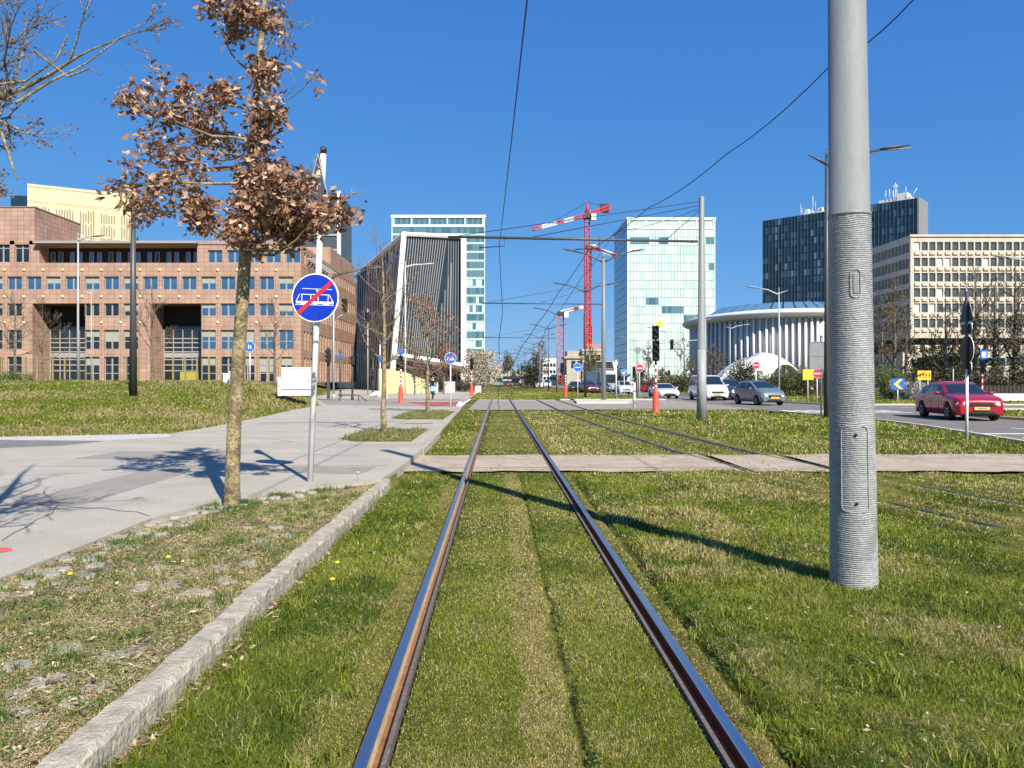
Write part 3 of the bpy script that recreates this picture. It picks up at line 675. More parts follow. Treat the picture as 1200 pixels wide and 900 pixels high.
# ================================================================== BUILDINGS
def stone_mat(name, c1, c2, sx, sz, rough=.8, mortar=(.1, .08, .07)):
    m = bpy.data.materials.new(name); m.use_nodes = True; n = m.node_tree.nodes; l = m.node_tree.links; b = n['Principled BSDF']; b.inputs['Roughness'].default_value = rough
    tc = n.new('ShaderNodeTexCoord'); sp_ = n.new('ShaderNodeSeparateXYZ'); l.new(tc.outputs['Object'], sp_.inputs[0])
    ad = n.new('ShaderNodeMath'); l.new(sp_.outputs[0], ad.inputs[0]); l.new(sp_.outputs[1], ad.inputs[1])
    cb = n.new('ShaderNodeCombineXYZ'); l.new(ad.outputs[0], cb.inputs[0]); l.new(sp_.outputs[2], cb.inputs[1])
    br = n.new('ShaderNodeTexBrick'); l.new(cb.outputs[0], br.inputs['Vector']); br.offset = 0; br.inputs['Scale'].default_value = 1
    br.inputs['Brick Width'].default_value = sx; br.inputs['Row Height'].default_value = sz; br.inputs['Mortar Size'].default_value = .018
    br.inputs['Color1'].default_value = (*c1, 1); br.inputs['Color2'].default_value = (*c2, 1); br.inputs['Mortar'].default_value = (*mortar, 1)
    ns = n.new('ShaderNodeTexNoise'); ns.inputs['Scale'].default_value = .45; ns.inputs['Detail'].default_value = 8; l.new(tc.outputs['Object'], ns.inputs['Vector'])
    rp = n.new('ShaderNodeValToRGB'); rp.color_ramp.elements[0].position = .3; rp.color_ramp.elements[0].color = (.82, .82, .82, 1); rp.color_ramp.elements[1].position = .7; rp.color_ramp.elements[1].color = (1.1, 1.08, 1.06, 1)
    l.new(ns.outputs[0], rp.inputs[0]); mx = n.new('ShaderNodeMix'); mx.data_type = 'RGBA'; mx.blend_type = 'MULTIPLY'; mx.inputs[0].default_value = 1
    l.new(br.outputs[0], mx.inputs[6]); l.new(rp.outputs[0], mx.inputs[7]); l.new(mx.outputs[2], b.inputs['Base Color']); return m
M_['redstone'] = stone_mat('red sandstone', (.36, .225, .160), (.42, .27, .195), .84, .6)
M_['winframe'] = mat('grey window frame', (.30, .29, .27), .5)
M_['skyglass'] = mat('glass tinted sky blue', (.045, .13, .24), .12, 0.35, var=.3, scale=.5, spec=1, ior=1.8)  # reflected sky is partly put into the blue base colour
M_['darkglass'] = mat('dark facade glass', (.012, .018, .018), .1, spec=.8, var=.5, scale=.6)  # near-black panes with a mottled tone
M_['blind'] = mat('window blind', (.30, .31, .26), .8)
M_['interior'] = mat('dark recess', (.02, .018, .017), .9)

def holes(mb, fn, x0, x1, z0, z1, ops, depth, mi=0, nrm=1):
    """wall front with openings; fn(a, d, z) maps facade coordinates (d = depth behind the face)"""
    xs = sorted({x0, x1, *[o[0] for o in ops], *[o[1] for o in ops]}); zs = sorted({z0, z1, *[o[2] for o in ops], *[o[3] for o in ops]})
    for k in range(len(zs) - 1):
        za, zb = zs[k], zs[k+1]; start = None
        for i in range(len(xs) - 1):
            xa, xb = xs[i], xs[i+1]; cx, cz = (xa + xb) / 2, (za + zb) / 2
            hole = any(o[0] < cx < o[1] and o[2] < cz < o[3] for o in ops)
            if not hole and start is None: start = xa
            if (hole or i == len(xs) - 2) and start is not None:
                e = xa if hole else xb
                mb.quad(fn(start, 0, za), fn(e, 0, za), fn(e, 0, zb), fn(start, 0, zb), mi); start = None
    for o in ops:
        a, b, c, d = o[:4]; q = o[4] if len(o) > 4 else depth
        mb.quad(fn(a, 0, c), fn(a, q, c), fn(a, q, d), fn(a, 0, d), mi); mb.quad(fn(b, q, c), fn(b, 0, c), fn(b, 0, d), fn(b, q, d), mi)
        mb.quad(fn(a, 0, d), fn(a, q, d), fn(b, q, d), fn(b, 0, d), mi); mb.quad(fn(a, q, c), fn(a, 0, c), fn(b, 0, c), fn(b, q, c), mi)
_wcache = {}
def window(parent, loc, rz, wd, ht, glass='skyglass', frame='winframe', mull=1, trans=(), fb=.09, blind=0):
    """a glazed opening: pane mesh + frame child; local x along the wall, -y outwards"""
    key = (round(wd, 2), round(ht, 2), glass, frame, mull, trans, blind)
    if key not in _wcache:
        p = MB(); p.box(-wd/2, wd/2, 0, .03, 0, ht)
        if blind: p.box(-wd/2 + fb, wd/2 - fb, -.012, -.004, ht * (1 - blind), ht - fb, 1)
        f = MB()
        f.box(-wd/2, -wd/2 + fb, -.07, -.002, 0, ht); f.box(wd/2 - fb, wd/2, -.07, -.002, 0, ht)
        f.box(-wd/2 + fb, wd/2 - fb, -.068, -.002, 0, fb); f.box(-wd/2 + fb, wd/2 - fb, -.068, -.002, ht - fb, ht)
        for k in range(mull): x = -wd/2 + wd * (k + 1) / (mull + 1); f.box(x - .09, x + .09, -.06, -.002, fb, ht - fb)
        for t in trans: f.box(-wd/2 + fb, wd/2 - fb, -.064, -.002, ht * t - .05, ht * t + .05)
        _wcache[key] = (p.mesh('window', [M_[glass], M_['blind']]), f.mesh('frame', M_[frame]))
    a, b = _wcache[key]; o = put('window', a, parent, loc, rz); put('frame', b, o); return o

# ---- red sandstone office block
bz = 1.42
bl = thing('office_building', 'pink sandstone office block with rows of paired windows and two deep black portals', 'building', (-25.6, 100, bz))
PX_ = 100 / 900.0                                   # metres per photo pixel at the facade
def bx(px): return (px - VX) * PX_ + 25.6           # local x of a photo column
def bzz(py): return (VY - py) * PX_ + CAMH - bz     # local z of a photo row
front = lambda a, d, z: (a, d, z)
ops = []; wins = []; xl = bx(-60)
xs_w = [bx(17 + 22.72 * k) for k in range(-3, 15)]      # window centres (front)
portals = [(bx(38), bx(100)), (bx(176), bx(236))]
hw = .84 * 22.7 * PX_ / 2 * .9
rowsF = [(324, 339.5, 'skyglass', ()), (355.5, 370.5, 'darkglass', ()), (386.5, 409.5, 'darkglass', (.42,)), (418, 448, 'darkglass', (.35, .68))]
rnd = random.Random(3)
for r_, (ya, yb, gl, tr_) in enumerate(rowsF):
    for x in xs_w:
        if r_ > 0 and any(a - .4 < x < b + .4 for a, b in portals): continue
        z0, z1 = bzz(yb), bzz(ya)
        if x > -.2 - hw: continue
        ops.append((x - hw, x + hw, z0, z1)); g2 = gl
        if r_ and x > bx(240): g2 = 'skyglass' if r_ < 3 else 'darkglass'
        wins.append((x, z0, z1 - z0, g2, tr_, rnd.choice((0, 0, 0, .35, .6)) if r_ != 0 else rnd.choice((0, 0, 0, 0, .5))))
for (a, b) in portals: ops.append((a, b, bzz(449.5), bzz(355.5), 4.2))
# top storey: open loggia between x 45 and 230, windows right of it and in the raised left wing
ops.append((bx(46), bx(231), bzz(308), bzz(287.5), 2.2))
for x in [bx(252 + 22.72 * k) for k in range(5)]:
    ops.append((x - hw, x + hw, bzz(308), bzz(293))); wins.append((x, bzz(308), bzz(293) - bzz(308), 'skyglass', (), 0))
for x in [bx(25.5 - 22.7 * k) for k in range(4)]:
    ops.append((x - hw, x + hw, bzz(307.5), bzz(282))); wins.append((x, bzz(307.5), bzz(282) - bzz(307.5), 'darkglass', (.66,), 0))
wall = MB(); top = bzz(286.5)
holes(wall, front, xl, 0, 0, top, ops, .35)
# flank facing the track (+x)
flank = lambda a, d, z: (-d, a, z)
fo = []; fw = []; fy = [2.0 + 1.75 * k for k in range(22)]
for (ya, yb, gl, tr_) in [(293, 308, 'darkglass', ())] + rowsF:
    for y in fy:
        if 37.5 < y or (18.5 < y < 20.3): continue
        fo.append((y - .48, y + .48, bzz(yb), bzz(ya))); fw.append((y, bzz(yb), bzz(ya) - bzz(yb)))
holes(wall, flank, 0, 39, 0, top, fo, .45)
wall.quad((xl, 0, top), (0, 0, top), (0, 39, top), (xl, 39, top)); wall.quad((xl, 39, 0), (0, 39, 0), (0, 39, top), (xl, 39, top)[::1])
wall.quad((xl, 0, 0), (xl, 39, 0), (xl, 39, top), (xl, 0, top))
# raised left wing above the roof
rx = bx(40.5); rt = bzz(243)
wall.box(xl, rx, .0, 11, top, rt)
wall.box(-9.6, -.35, 19, 38.8, top, top + 3.0)                 # raised rear block
wall.box(-22, -14, 14, 24, top, top + 1.6)
# portal innards: slanted side wall
for (a, b) in portals:
    zt = bzz(355.5)
    wall.poly([(a + .01, .36, 0), (a + .25, 4.1, 0), (a + .25, 4.1, zt * .62), (a + .01, .4, zt)][::1])
    
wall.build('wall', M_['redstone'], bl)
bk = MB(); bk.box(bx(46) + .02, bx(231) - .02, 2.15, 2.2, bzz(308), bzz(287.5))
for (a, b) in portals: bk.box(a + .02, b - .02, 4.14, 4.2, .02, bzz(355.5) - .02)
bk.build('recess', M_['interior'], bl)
for i, (x, z0, h, g_, tr_, bld) in enumerate(wins): window(bl, (x, .3, z0), 0, hw * 2, h, g_, mull=1, trans=tr_, blind=bld)
mb = MB(); fr = MB()
for (y, z0, h) in fw: mb.box(-.42, -.40, y - .48, y + .48, z0, z0 + h); fr.box(-.40, -.36, y - .04, y + .04, z0, z0 + h)
o = mb.build('window', M_['darkglass'], bl); o['kind'] = 'stuff'; fr.build('frame', M_['winframe'], o)
# loggia glazing, roof overhang
x = bx(49)
k = 0
while x < bx(229):
    wdt = 5.6 * PX_; window(bl, (x + wdt/2, 2.05, bzz(307.8)), 0, wdt, bzz(289.5) - bzz(307.8) - .3, 'skyglass' if k % 5 != 1 else 'darkglass', mull=0); x += wdt + (.9 if k % 2 else .42) ; k += 1
rf = MB(); rf.box(bx(43), bx(233), -.9, 3, top + .03, top + .32); rf.build('roof', M_['winframe'], bl)
# parapet cap
cp = MB(); cp.box(bx(233) + .05, .12, -.12, .5, top + .002, top + .16); cp.box(xl, rx + .08, -.1, 11.1, rt + .002, rt + .12); cp.build('parapet', mat('stone cap', (.26, .2, .18), .8), bl)
# curtain walls in the portals
for (a, b) in portals:
    m = MB(); f = MB(); x0, x1 = a + .3, b - .05; zt = bzz(355.5)
    m.box(x0, x1, 3.6, 3.63, .1, bzz(380))
    for z in (.1, bzz(434), bzz(427), bzz(420.5), bzz(411), bzz(406), bzz(400), bzz(395), bzz(384)): f.box(x0, x1, 3.5, 3.595, z - .07, z + .07)
    f.box(x0, x1, 3.48, 3.59, bzz(418), bzz(412.5))
    for k in range(6): xx = x0 + (x1 - x0) * k / 5; f.box(xx - .05, xx + .05, 3.45, 3.592, .1, bzz(384))
    gl = m.build('glazing', M_['darkglass'], bl); f.build('frame', M_['winframe'], gl)
# round cream wall lamps between the window rows
lm = MB().lathe([(.16, 0), (.2, .05), (.12, .14), (.02, .17)], 12, M=Matrix.Rotation(R(90), 4, 'X')).mesh('wall_lamp', mat('cream lamp globe', (.8, .62, .35), .5))
for px in [28 + 22.72 * k for k in range(-2, 14)]:
    for py in (316.5, 347.5, 378):
        x = bx(px)
        if py == 378 and any(a - .4 < x < b + .4 for a, b in portals) or x > -.6: continue
        if len(_kids[bl.name]) < 400: put('wall_lamp', lm, bl, (x, -.01, bzz(py)))
# pergola roof of slanting slats on the flank
pg = MB()
for k in range(9): pg.box(.05, 1.7, 3 + k * 1.5, 3.25 + k * 1.5, bzz(300) - k * .02, bzz(300) + .18 - k * .02)
pg.box(1.55, 1.72, 2.9, 16, bzz(301), bzz(299.5)); pg.box(.04, .2, 2.9, 16, bzz(301), bzz(299.5))
pg.build('canopy', M_['winframe'], bl)
# thin yellowish posts in front
pm = MB().box(-.09, .09, -.09, .09, -.4, 3.1).mesh('post', mat('ochre steel post', (.27, .21, .09), .7, var=.2, scale=4))
i = 0
ordn = ['first', 'second', 'third', 'fourth', 'fifth', 'sixth', 'seventh', 'eighth', 'ninth', 'tenth', 'eleventh', 'twelfth', 'thirteenth', 'fourteenth', 'fifteenth', 'sixteenth', 'seventeenth', 'eighteenth', 'nineteenth', 'twentieth', 'twenty-first', 'twenty-second', 'twenty-third', 'twenty-fourth']
for px in (2, 30, 44, 62, 76, 148, 162, 203, 217, 231, 245, 259, 273, 287, 301, 315, 329, 343):
    x = (px - VX) / F * 94; o = put('fence_post', pm, None, (x, 94, 1.42)); tag(o, '%s from left in the row of thin ochre posts before the pink office block' % ordn[i], 'post', 'ochre posts before the office block'); i += 1

# ---- gold tower behind
M_['gold'] = mat('gold anodised panel', (.52, .45, .26), .5, .1, var=.08, scale=.25)
M_['golddk'] = mat('dark gold louvre', (.20, .18, .12), .6)  # darker gold for the slots and panel joints
pA, pB = P(32, 215, 200), P(157, 225, 212)
dirn = Vector((pB.x - pA.x, pB.y - pA.y)); Lg = dirn.length; ang = math.atan2(dirn.y, dirn.x)
gt = thing('gold_tower', 'golden tower with broken rows of narrow vertical windows behind the pink office block', 'building', (pA.x, pA.y, 0), ang)
H = 53.0; mb = MB(); mb.box(0, Lg, 0, 18, 0, H); mb.box(0, Lg, -.12, -.003, H - .7, H, 0); mb.build('wall', M_['gold'], gt)
mb = MB(); rnd = random.Random(8)
z = H - 8.6; r_ = 0
while z > 18:
    x = 1.5
    while x < Lg - 1.2:
        if (x % 5.1) > 1.3: mb.box(x, x + .32, -.06, -.003, z - rnd.choice((0, .5)), z + 3.0 - rnd.choice((0, .4, .8)))
        x += .62
    z -= 3.5; r_ += 1
o = mb.build('window', M_['golddk'], gt); o['kind'] = 'stuff'
mb = MB(); [mb.box(0, Lg, -.03, -.002, zz, zz + .08) for zz in (H - 4.4, H - 8.8 + 4, H - 13)]; mb.build('panel_joint', M_['golddk'], gt)
dk = thing('dark_block', 'small dark blue glass block peeking out left of the golden tower', 'building', (P(20, 230, 206).x, 206, 0))
mb = MB(); mb.box(-1.7, 3, 0, 8, 0, 51.3); mb.build('wall', mat('dark blue facade', (.012, .03, .055), .3, spec=.7), dk)
mb = MB(); [mb.box(-1.72, 2.98, -.05, -.002, 48 - k * 3.4, 48.12 - k * 3.4) for k in range(5)]; mb.build('floor_line', M_['winframe'], dk)
# ---- dark slatted tower behind the street sign
pA = P(352, 225, 170)
st = thing('office_tower', 'dark tower with white slatted edge half hidden behind the brown-leaved tree', 'building', (pA.x, 170, 0))
wd = 46 / F * 170; mb = MB(); mb.box(0, wd, 0, 14, 0, 43.2); mb.build('wall', mat('dark grey cladding', (.06, .075, .08), .4), st)
mb = MB(); [mb.box(.2, wd - .6, -.25, -.01, 4 + k * 3.3, 4.35 + k * 3.3) for k in range(12)]; mb.build('slat', mat('pale slat', (.35, .38, .36), .6), st)
mb = MB(); mb.box(wd - .5, wd + .25, -.4, .3, 0, 43.6); mb.build('edge_fin', M_['white'], st)

# ---- twin glass towers
M_['mint'] = mat('mint blind behind glass', (.50, .63, .575), .18, spec=.7, var=.07, scale=.3)
M_['mint2'] = mat('paler mint pane', (.60, .71, .66), .18, spec=.7, var=.05, scale=.3)
M_['mint3'] = mat('greener mint pane', (.43, .57, .53), .18, spec=.7)
M_['teal'] = mat('teal open pane', (.10, .20, .24), .1, spec=.9)
M_['teal2'] = mat('deep teal pane', (.05, .14, .18), .1, spec=.9)
M_['twwhite'] = mat('tower white frame', (.62, .70, .66), .5)
M_['sideglass'] = mat('blue side glazing', (.05, .12, .18), .12, spec=.9, var=.15, scale=.2)
M_['line'] = mat('dark floor gap', (.08, .12, .12), .6)
def glass_tower(label, loc, W, Dp, H, nf, nc, kind, seed):
    t = thing('glass_tower', label, 'building', loc); rnd = random.Random(seed)
    mb = MB(); mb.box(0, W, 0, Dp, 0, H - .05); mb.build('core', M_['line'], t)
    mb = MB(); mb.box(-.3, W + .3, -.5, Dp + .3, H - 1.3, H); mb.build('roof', M_['white'], t)
    fh = (H - 9.5) / (nf - 1); cw = W / nc
    for k in range(nf):
        z0 = H - 9.2 - (k) * fh if k else H - 9.2
        mbw = MB(); hi = z0 + fh - .12
        for c in range(nc):
            if kind == 'mint':
                dark = (k in DK) and any(a <= c < b for a, b in DK[k]); mi = (3 if rnd.random() < .6 else 4) if dark else rnd.choice((0, 0, 1, 1, 2))
                za = z0 + (.7 if dark else .28)
            else:
                mi = 4 if rnd.random() < .45 else 3
                if k in (6, 8, 9, 11, 13) and rnd.random() < .6: mi = rnd.choice((0, 1))
                za = z0 + 1.05
                mbw.quad((c * cw + .03, -.05, z0 + .05), ((c+1) * cw - .03, -.05, z0 + .05), ((c+1) * cw - .03, -.05, za - .06), (c * cw + .03, -.05, za - .06), 2)
            mbw.quad((c * cw + .07, -.05, za), ((c+1) * cw - .07, -.05, za), ((c+1) * cw - .07, -.05, hi), (c * cw + .07, -.05, hi), mi)
            if kind == 'mint' : mbw.quad((c * cw + .07, -.05, z0 + .06), ((c+1) * cw - .07, -.05, z0 + .06), ((c+1) * cw - .07, -.05, za - .05), (c * cw + .07, -.05, za - .05), 1)
        mbw.build('window_band', [M_['mint'], M_['mint2'], M_['mint3'], M_['teal'], M_['teal2']], t)
    # big framed double storey at the top
    zt = H - 9.2 + fh + .3
    mbw = MB(); nb = 5
    for b in range(nb):
        for (za, zb) in ((zt, H - 4.9), (H - 4.3, H - 1.5)):
            x0 = .9 + (W - 1.8) * b / nb; bw = (W - 1.8) / nb; n = 6
            for c in range(n):
                mbw.quad((x0 + .35 + (bw - .7) * c / n + .06, -.05, za), (x0 + .35 + (bw - .7) * (c + 1) / n - .06, -.05, za), (x0 + .35 + (bw - .7) * (c + 1) / n - .06, -.05, zb), (x0 + .35 + (bw - .7) * c / n + .06, -.05, zb), (0 if (c % 2) else 2) if kind == 'mint' else (3 + c % 2))
    mbw.build('window_band', [M_['mint'], M_['mint2'], M_['mint3'], M_['teal'], M_['teal2']], t)
    fm = MB(); fm.box(0, W, -.35, -.06, zt - .5, zt - .05); fm.box(0, W, -.35, -.06, H - 4.9, H - 4.3)
    for b in range(nb + 1): x0 = .9 + (W - 1.8) * b / nb; fm.box(x0 - .3, x0 + .3, -.4, -.06, zt, H - 1.35)
    fm.box(0, .35, -.3, -.06, 0, H - 1.3); fm.box(W - .35, W, -.3, -.06, 0, H - 1.3)
    fm.build('frame', M_['twwhite'], t)
    # sides
    for sx, fx in ((-1, -.05), (1, W + .05)):
        mb = MB(); n = nf + 2
        for k in range(n):
            z0 = H - 1.5 - (k + 1) * (H - 1.5) / n
            mb.quad((fx, .2, z0 + .25), (fx, Dp - .2, z0 + .25), (fx, Dp - .2, z0 + (H - 1.5) / n), (fx, .2, z0 + (H - 1.5) / n), 0)
        mb.build('side_glazing', [M_['sideglass']], t)
    return t
DK = {1: ((1, 7), (10, 13), (25, 28)), 8: ((6, 10),), 9: ((11, 18),), 10: ((18, 25),), 4: ((26, 28),)}
a = P(735, 255, 360); b = P(838, 255, 360)
glass_tower('pale mint glass tower right of the red crane', (a.x, 360, 0), b.x - a.x, 40, a.z, 18, 28, 'mint', 2)
a = P(459, 252, 345); b = P(568.5, 252, 345)
glass_tower('tall glass tower with white bands rising behind the black slatted building', (a.x, 345, 0), b.x - a.x, 20, a.z, 18, 30, 'teal', 5)

# ---- black building with slanting white fins
Dk0 = 110.0
sb = thing('slatted_building', 'black wedge shaped building with slanting white fins and a white corner edge', 'building', (0, 0, 0))
M_['bblack'] = mat('black glass facade', (.02, .028, .032), .12, spec=.8, var=.3, scale=.2)
M_['fin'] = mat('aluminium fin', (.26, .26, .25), .5, .1)
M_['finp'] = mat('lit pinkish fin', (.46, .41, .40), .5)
c_top, c_bot = P(474, 277, 110), P(459, 447, 108); c_bot.z = 0
l_top, l_bot = P(418, 325, 152), P(414, 447, 152); l_bot.z = 0
r_top, r_bot = P(543, 280, 112), P(543, 447, 112); r_bot.z = 0
f_bl = P(461.5, 416, 109); f_br = P(543, 428, 112)
mb = MB()
mb.poly([l_bot, c_bot, c_top, l_top]); mb.poly([f_bl, f_br, r_top, c_top]); mb.poly([c_bot, f_bl, c_top][::1])
off = Vector((-8, 40, 0)); rb = r_top + Vector((-12, 35, 0)); rbb = r_bot + Vector((-12, 35, 0))
mb.poly([r_bot, rbb, rb, r_top]); mb.poly([l_top, c_top, r_top, rb]); mb.poly([l_bot, l_top, rb, rbb])
# recessed ground storey under the raised front
gb0 = P(463, 447, 113.5); gb1 = P(543, 447, 114); mb.poly([(gb0.x, gb0.y, 0), (gb1.x, gb1.y, 0), (gb1.x, gb1.y, 6), (gb0.x, gb0.y, 8)])
mb.build('wall', M_['bblack'], sb)
mb = MB()
def fin(a, b, wx, wy, mi=0, e=None, d=None):
    d = d or Vector((0, -wy, 0)); e = e or Vector((wx / 2, 0, 0)); a, b = Vector(a), Vector(b)
    v = [a - e, a + e, a + e + d, a - e + d, b - e, b + e, b + e + d, b - e + d]; n = len(mb.v); mb.v += [tuple(q) for q in v]
    for f_ in ((0, 1, 5, 4), (1, 2, 6, 5), (2, 3, 7, 6), (3, 0, 4, 7), (4, 5, 6, 7), (3, 2, 1, 0)): mb.face([n + q for q in f_], mi)
NF = 24
for i in range(1, NF):
    t = i / NF; top_ = c_top.lerp(r_top, t); s = max(0, 1 - t * 1.02)
    if t < .72:
        tb = t * 1.0; bot = f_bl.lerp(f_br, tb * .86 + .0); bot = f_bl + (f_br - f_bl) * (t + (-.06 if t < .3 else -.06 - (t - .3) * .35))
        if bot.x < f_bl.x: bot = f_bl.copy()
        fin(top_ + Vector((0, -.02, 0)), bot + Vector((0, -.02, 0)), .10, .2)
    else:
        bot = f_bl.lerp(f_br, t); bot.z += 0; fin(top_.lerp(bot, .0), bot, .07, .12, 0)
# glass-only mullions in the triangular right part
for i in range(6):
    t = .5 + i * .045; bot = f_bl.lerp(f_br, t + .07); tp = c_top.lerp(r_top, t + .08); q = bot.lerp(tp, .25 + .11 * i); fin(q, bot, .12, .15)
mb.build('front_fins', [M_['fin']], sb)
mb = MB(); n = 17; dl = (c_top - l_top).normalized(); dl.z = 0; nl_ = Vector((dl.y, -dl.x, 0)); nl_ = nl_ if nl_.y < 0 else -nl_
for i in range(1, n):
    t = i / n; a_ = l_top.lerp(c_top, t); b_ = l_bot.lerp(c_bot, t); fin(a_ + nl_ * .02, b_ + nl_ * .02, .35, .6, 0, dl * .42, nl_ * .12)
mb.build('side_fins', [M_['finp']], sb)
mb = MB()
fin(c_top + Vector((0, -.3, .3)), c_bot + Vector((0, -.3, 0)), .7, .35)
mb.build('corner_edge', M_['white'], sb)
mb = MB()
n = len(mb.v); mb.tube([l_top + Vector((0, -.3, .2)), c_top + Vector((0, -.3, .25))], .45, 6, sm=False); mb.tube([c_top + Vector((0, -.4, .25)), r_top + Vector((0, -.4, .25))], .33, 6, sm=False)
mb.box(r_top.x - .3, r_top.x + .45, 111.0, 113, 0, r_top.z + .3)
mb.build('roof_edge', M_['white'], sb)
mb = MB(); a_ = P(460, 416, 107.5); b_ = P(556, 431.5, 111)
mb.tube([a_, b_], .62, 4, sm=False, flat=.75); mb.build('canopy', M_['white'], sb)
mb = MB()
for i in range(12):
    x = gb0.x + (gb1.x - gb0.x) * i / 11; mb.box(x - .08, x + .08, 113.2, 113.4, 0, 7 - i * .22)
mb.build('mullion', M_['fin'], sb)

# yellow sloping wall
a_, b_ = P(443, 461, 86), P(500, 461, 86)
yw = MB(); pts = [(a_.x, .05), (b_.x, .05), (b_.x, P(0, 447, 86).z + .1), (P(474, 0, 86).x, P(0, 436, 86).z), (P(455, 0, 86).x, P(0, 432.5, 86).z), (a_.x, P(0, 432, 86).z)]
n = len(pts); yw.v += [(p[0], 86, p[1]) for p in pts] + [(p[0], 86.5, p[1]) for p in pts]; yw.face(range(n)); yw.face([n + i for i in range(n)][::-1])
for i in range(n): j = (i + 1) % n; yw.face((i, n + i, n + j, j))
tag(yw.build('yellow_wall', mat('pale yellow render', (.58, .52, .26), .8, var=.08, scale=.8)), 'pale yellow wall with sloping top in front of the black slatted building', 'wall')
for i, (x0, x1, yy) in enumerate(((499, 513, 90), (520, 533, 92))):
    p, q = P(x0, 0, yy), P(x1, 0, yy)
    mb = MB(); mb.box(p.x, q.x, yy, yy + 1, .05, P(0, 448 - i, yy).z, bev=.1)
    tag(mb.build('planter', M_['concrete']), ('beige stone planter beside the end of the yellow wall', 'beige stone planter under the blue round tram sign')[i], 'planter')

# ---- construction site: concrete shell, formwork, white block
cs = thing('unfinished_building', 'half built concrete building with orange formwork on top behind the red crane', 'building', (P(664, 0, 280).x, 280, 0))
W_ = (707 - 664) / F * 280; zz_ = lambda y: P(0, y, 280).z
mb = MB(); mb.box(0, W_ * .45, 0, 12, 0, zz_(420)); mb.box(W_ * .42, W_, -1, 12, 0, zz_(412)); mb.box(-.9, W_ * .45, -.6, 12, zz_(420), zz_(417.5)); mb.box(W_ * .4, W_ + .3, -1.3, 12, zz_(412), zz_(409)); mb.box(.3, W_ * .44, .6, 11, zz_(417.5), zz_(411))
mb.build('wall', mat('raw concrete', (.40, .36, .29), .9, var=.15, scale=.4), cs)
mb = MB()
for k in range(9): x = W_ * (.5 + .055 * k); mb.box(x, x + .35, -.8, -.5, zz_(409), zz_(403 + (k % 3)))
mb.box(W_ * .48, W_, -.7, -.4, zz_(404.5), zz_(403.5)); mb.build('formwork', mat('orange formwork', (.62, .20, .04), .8), cs)
for (px, py) in ((672, 427), (679, 427), (688, 420), (694, 420), (701, 420), (688, 430), (694, 430), (701, 430)):
    p = P(px, py, 280); m = MB().box(-.7, .7, -1.25 if px > 682 else -.2, -.9 if px > 682 else .05, -1.3, 1.3).build('window', M_['glassdark'], cs, (p.x - cs.location.x, 0, p.z))
    MB().box(-.75, .75, -1.3 if px > 682 else -.25, -1.26 if px > 682 else -.21, -.06, .06).build('frame', M_['winframe'], m)
nb = thing('dark_hall', 'low black clad building below the half built concrete one', 'building', (P(692, 0, 240).x, 240, 0))
W_ = 32 / F * 240; z1, z0 = P(0, 424, 240).z, P(0, 437, 240).z
mb = MB(); mb.box(0, W_, 0, 20, z0, z1); mb.box(1, W_ - 1, 1, 19, 0, z0); mb.build('wall', mat('black cladding', (.02, .02, .022), .5), nb)
mb = MB(); mb.box(-.2, W_ + .2, -.2, 20.2, z1 + .01, z1 + .25); mb.box(0, W_, -.05, -.002, z0 + 1.2, z0 + 1.35); mb.build('roof', M_['concrete'], nb)
wb = thing('white_block', 'white rendered apartment block at the far end of the tree row', 'building', (P(636, 0, 300).x, 300, 0))
W_ = 16 / F * 300; mb = MB(); mb.box(0, W_, 0, 10, 0, P(0, 420, 300).z); mb.build('wall', M_['white'], wb)
wm = MB().box(-.5, .5, -.05, -.002, 0, 1.3).mesh('window', M_['glassdark'])
for c in range(4):
    for r_ in range(3): put('window', wm, wb, (.8 + c * 1.25, 0, 2 + r_ * 2.6))
# long low buildings at the horizon
mb = MB(); hb = thing('far_hall', 'long flat pale hall at the far end of the avenue', 'building', (-8, 520, 0))
mb.box(0, 32, 0, 10, 0, 8.5); mb.build('wall', M_['concrete'], hb); MB().box(1, 31, -.06, -.003, 3, 5).build('window_band', M_['glassdark'], hb)
MB().box(-.3, 32.3, -.3, 10.3, 8.51, 9).build('roof', M_['winframe'], hb)

# ---- dark office tower on the right
pL, pR = P(894, 259, 343), P(1075, 232, 300)
dv = Vector((pR.x - pL.x, pR.y - pL.y)); Lt = dv.length; ang = math.atan2(dv.y, dv.x); H = pR.z
dt = thing('dark_tower', 'tall dark blue glass office slab with antennas behind the white concert hall', 'building', (pL.x, pL.y, 0), ang)
MB().box(0, Lt, 0, 12, 0, H).build('core', mat('black facade base', (.012, .02, .026), .3), dt)
MB().box(Lt + .002, Lt + .6, -.3, 12.5, 0, H + .3).build('end_wall', mat('grey concrete end', (.20, .21, .21), .85, var=.08, scale=.3), dt)
M_['dg1'] = mat('dark tower pane', (.012, .03, .045), .1, spec=.8); M_['dg2'] = mat('dark tower pane mid', (.05, .10, .13), .15, spec=.8); M_['dg3'] = mat('dark tower pane pale', (.16, .22, .24), .2, spec=.8)  # three pane tones, mixed at random
rnd = random.Random(12); nfl = 22; fh = H / nfl; nc = 44; cw = Lt / nc
for k in range(nfl):
    mb = MB(); z0 = H - (k + 1) * fh; k3 = rnd.choice((.05, .1, .28))
    for c in range(nc):
        mi = 2 if rnd.random() < k3 * .5 else (1 if rnd.random() < .3 else 0)
        mb.quad((c * cw + .1, -.04, z0 + .5), ((c+1) * cw - .1, -.04, z0 + .5), ((c+1) * cw - .1, -.04, z0 + fh - .12), (c * cw + .1, -.04, z0 + fh - .12), mi)
    mb.build('window_band', [M_['dg1'], M_['dg2'], M_['dg3']], dt)
mb = MB()
for c in range(nc + 1): mb.box(c * cw - .06, c * cw + .06, -.28, -.045, 0, H)
mb.build('mullion', mat('steel mullion', (.10, .15, .17), .4, .4), dt)
mb = MB()
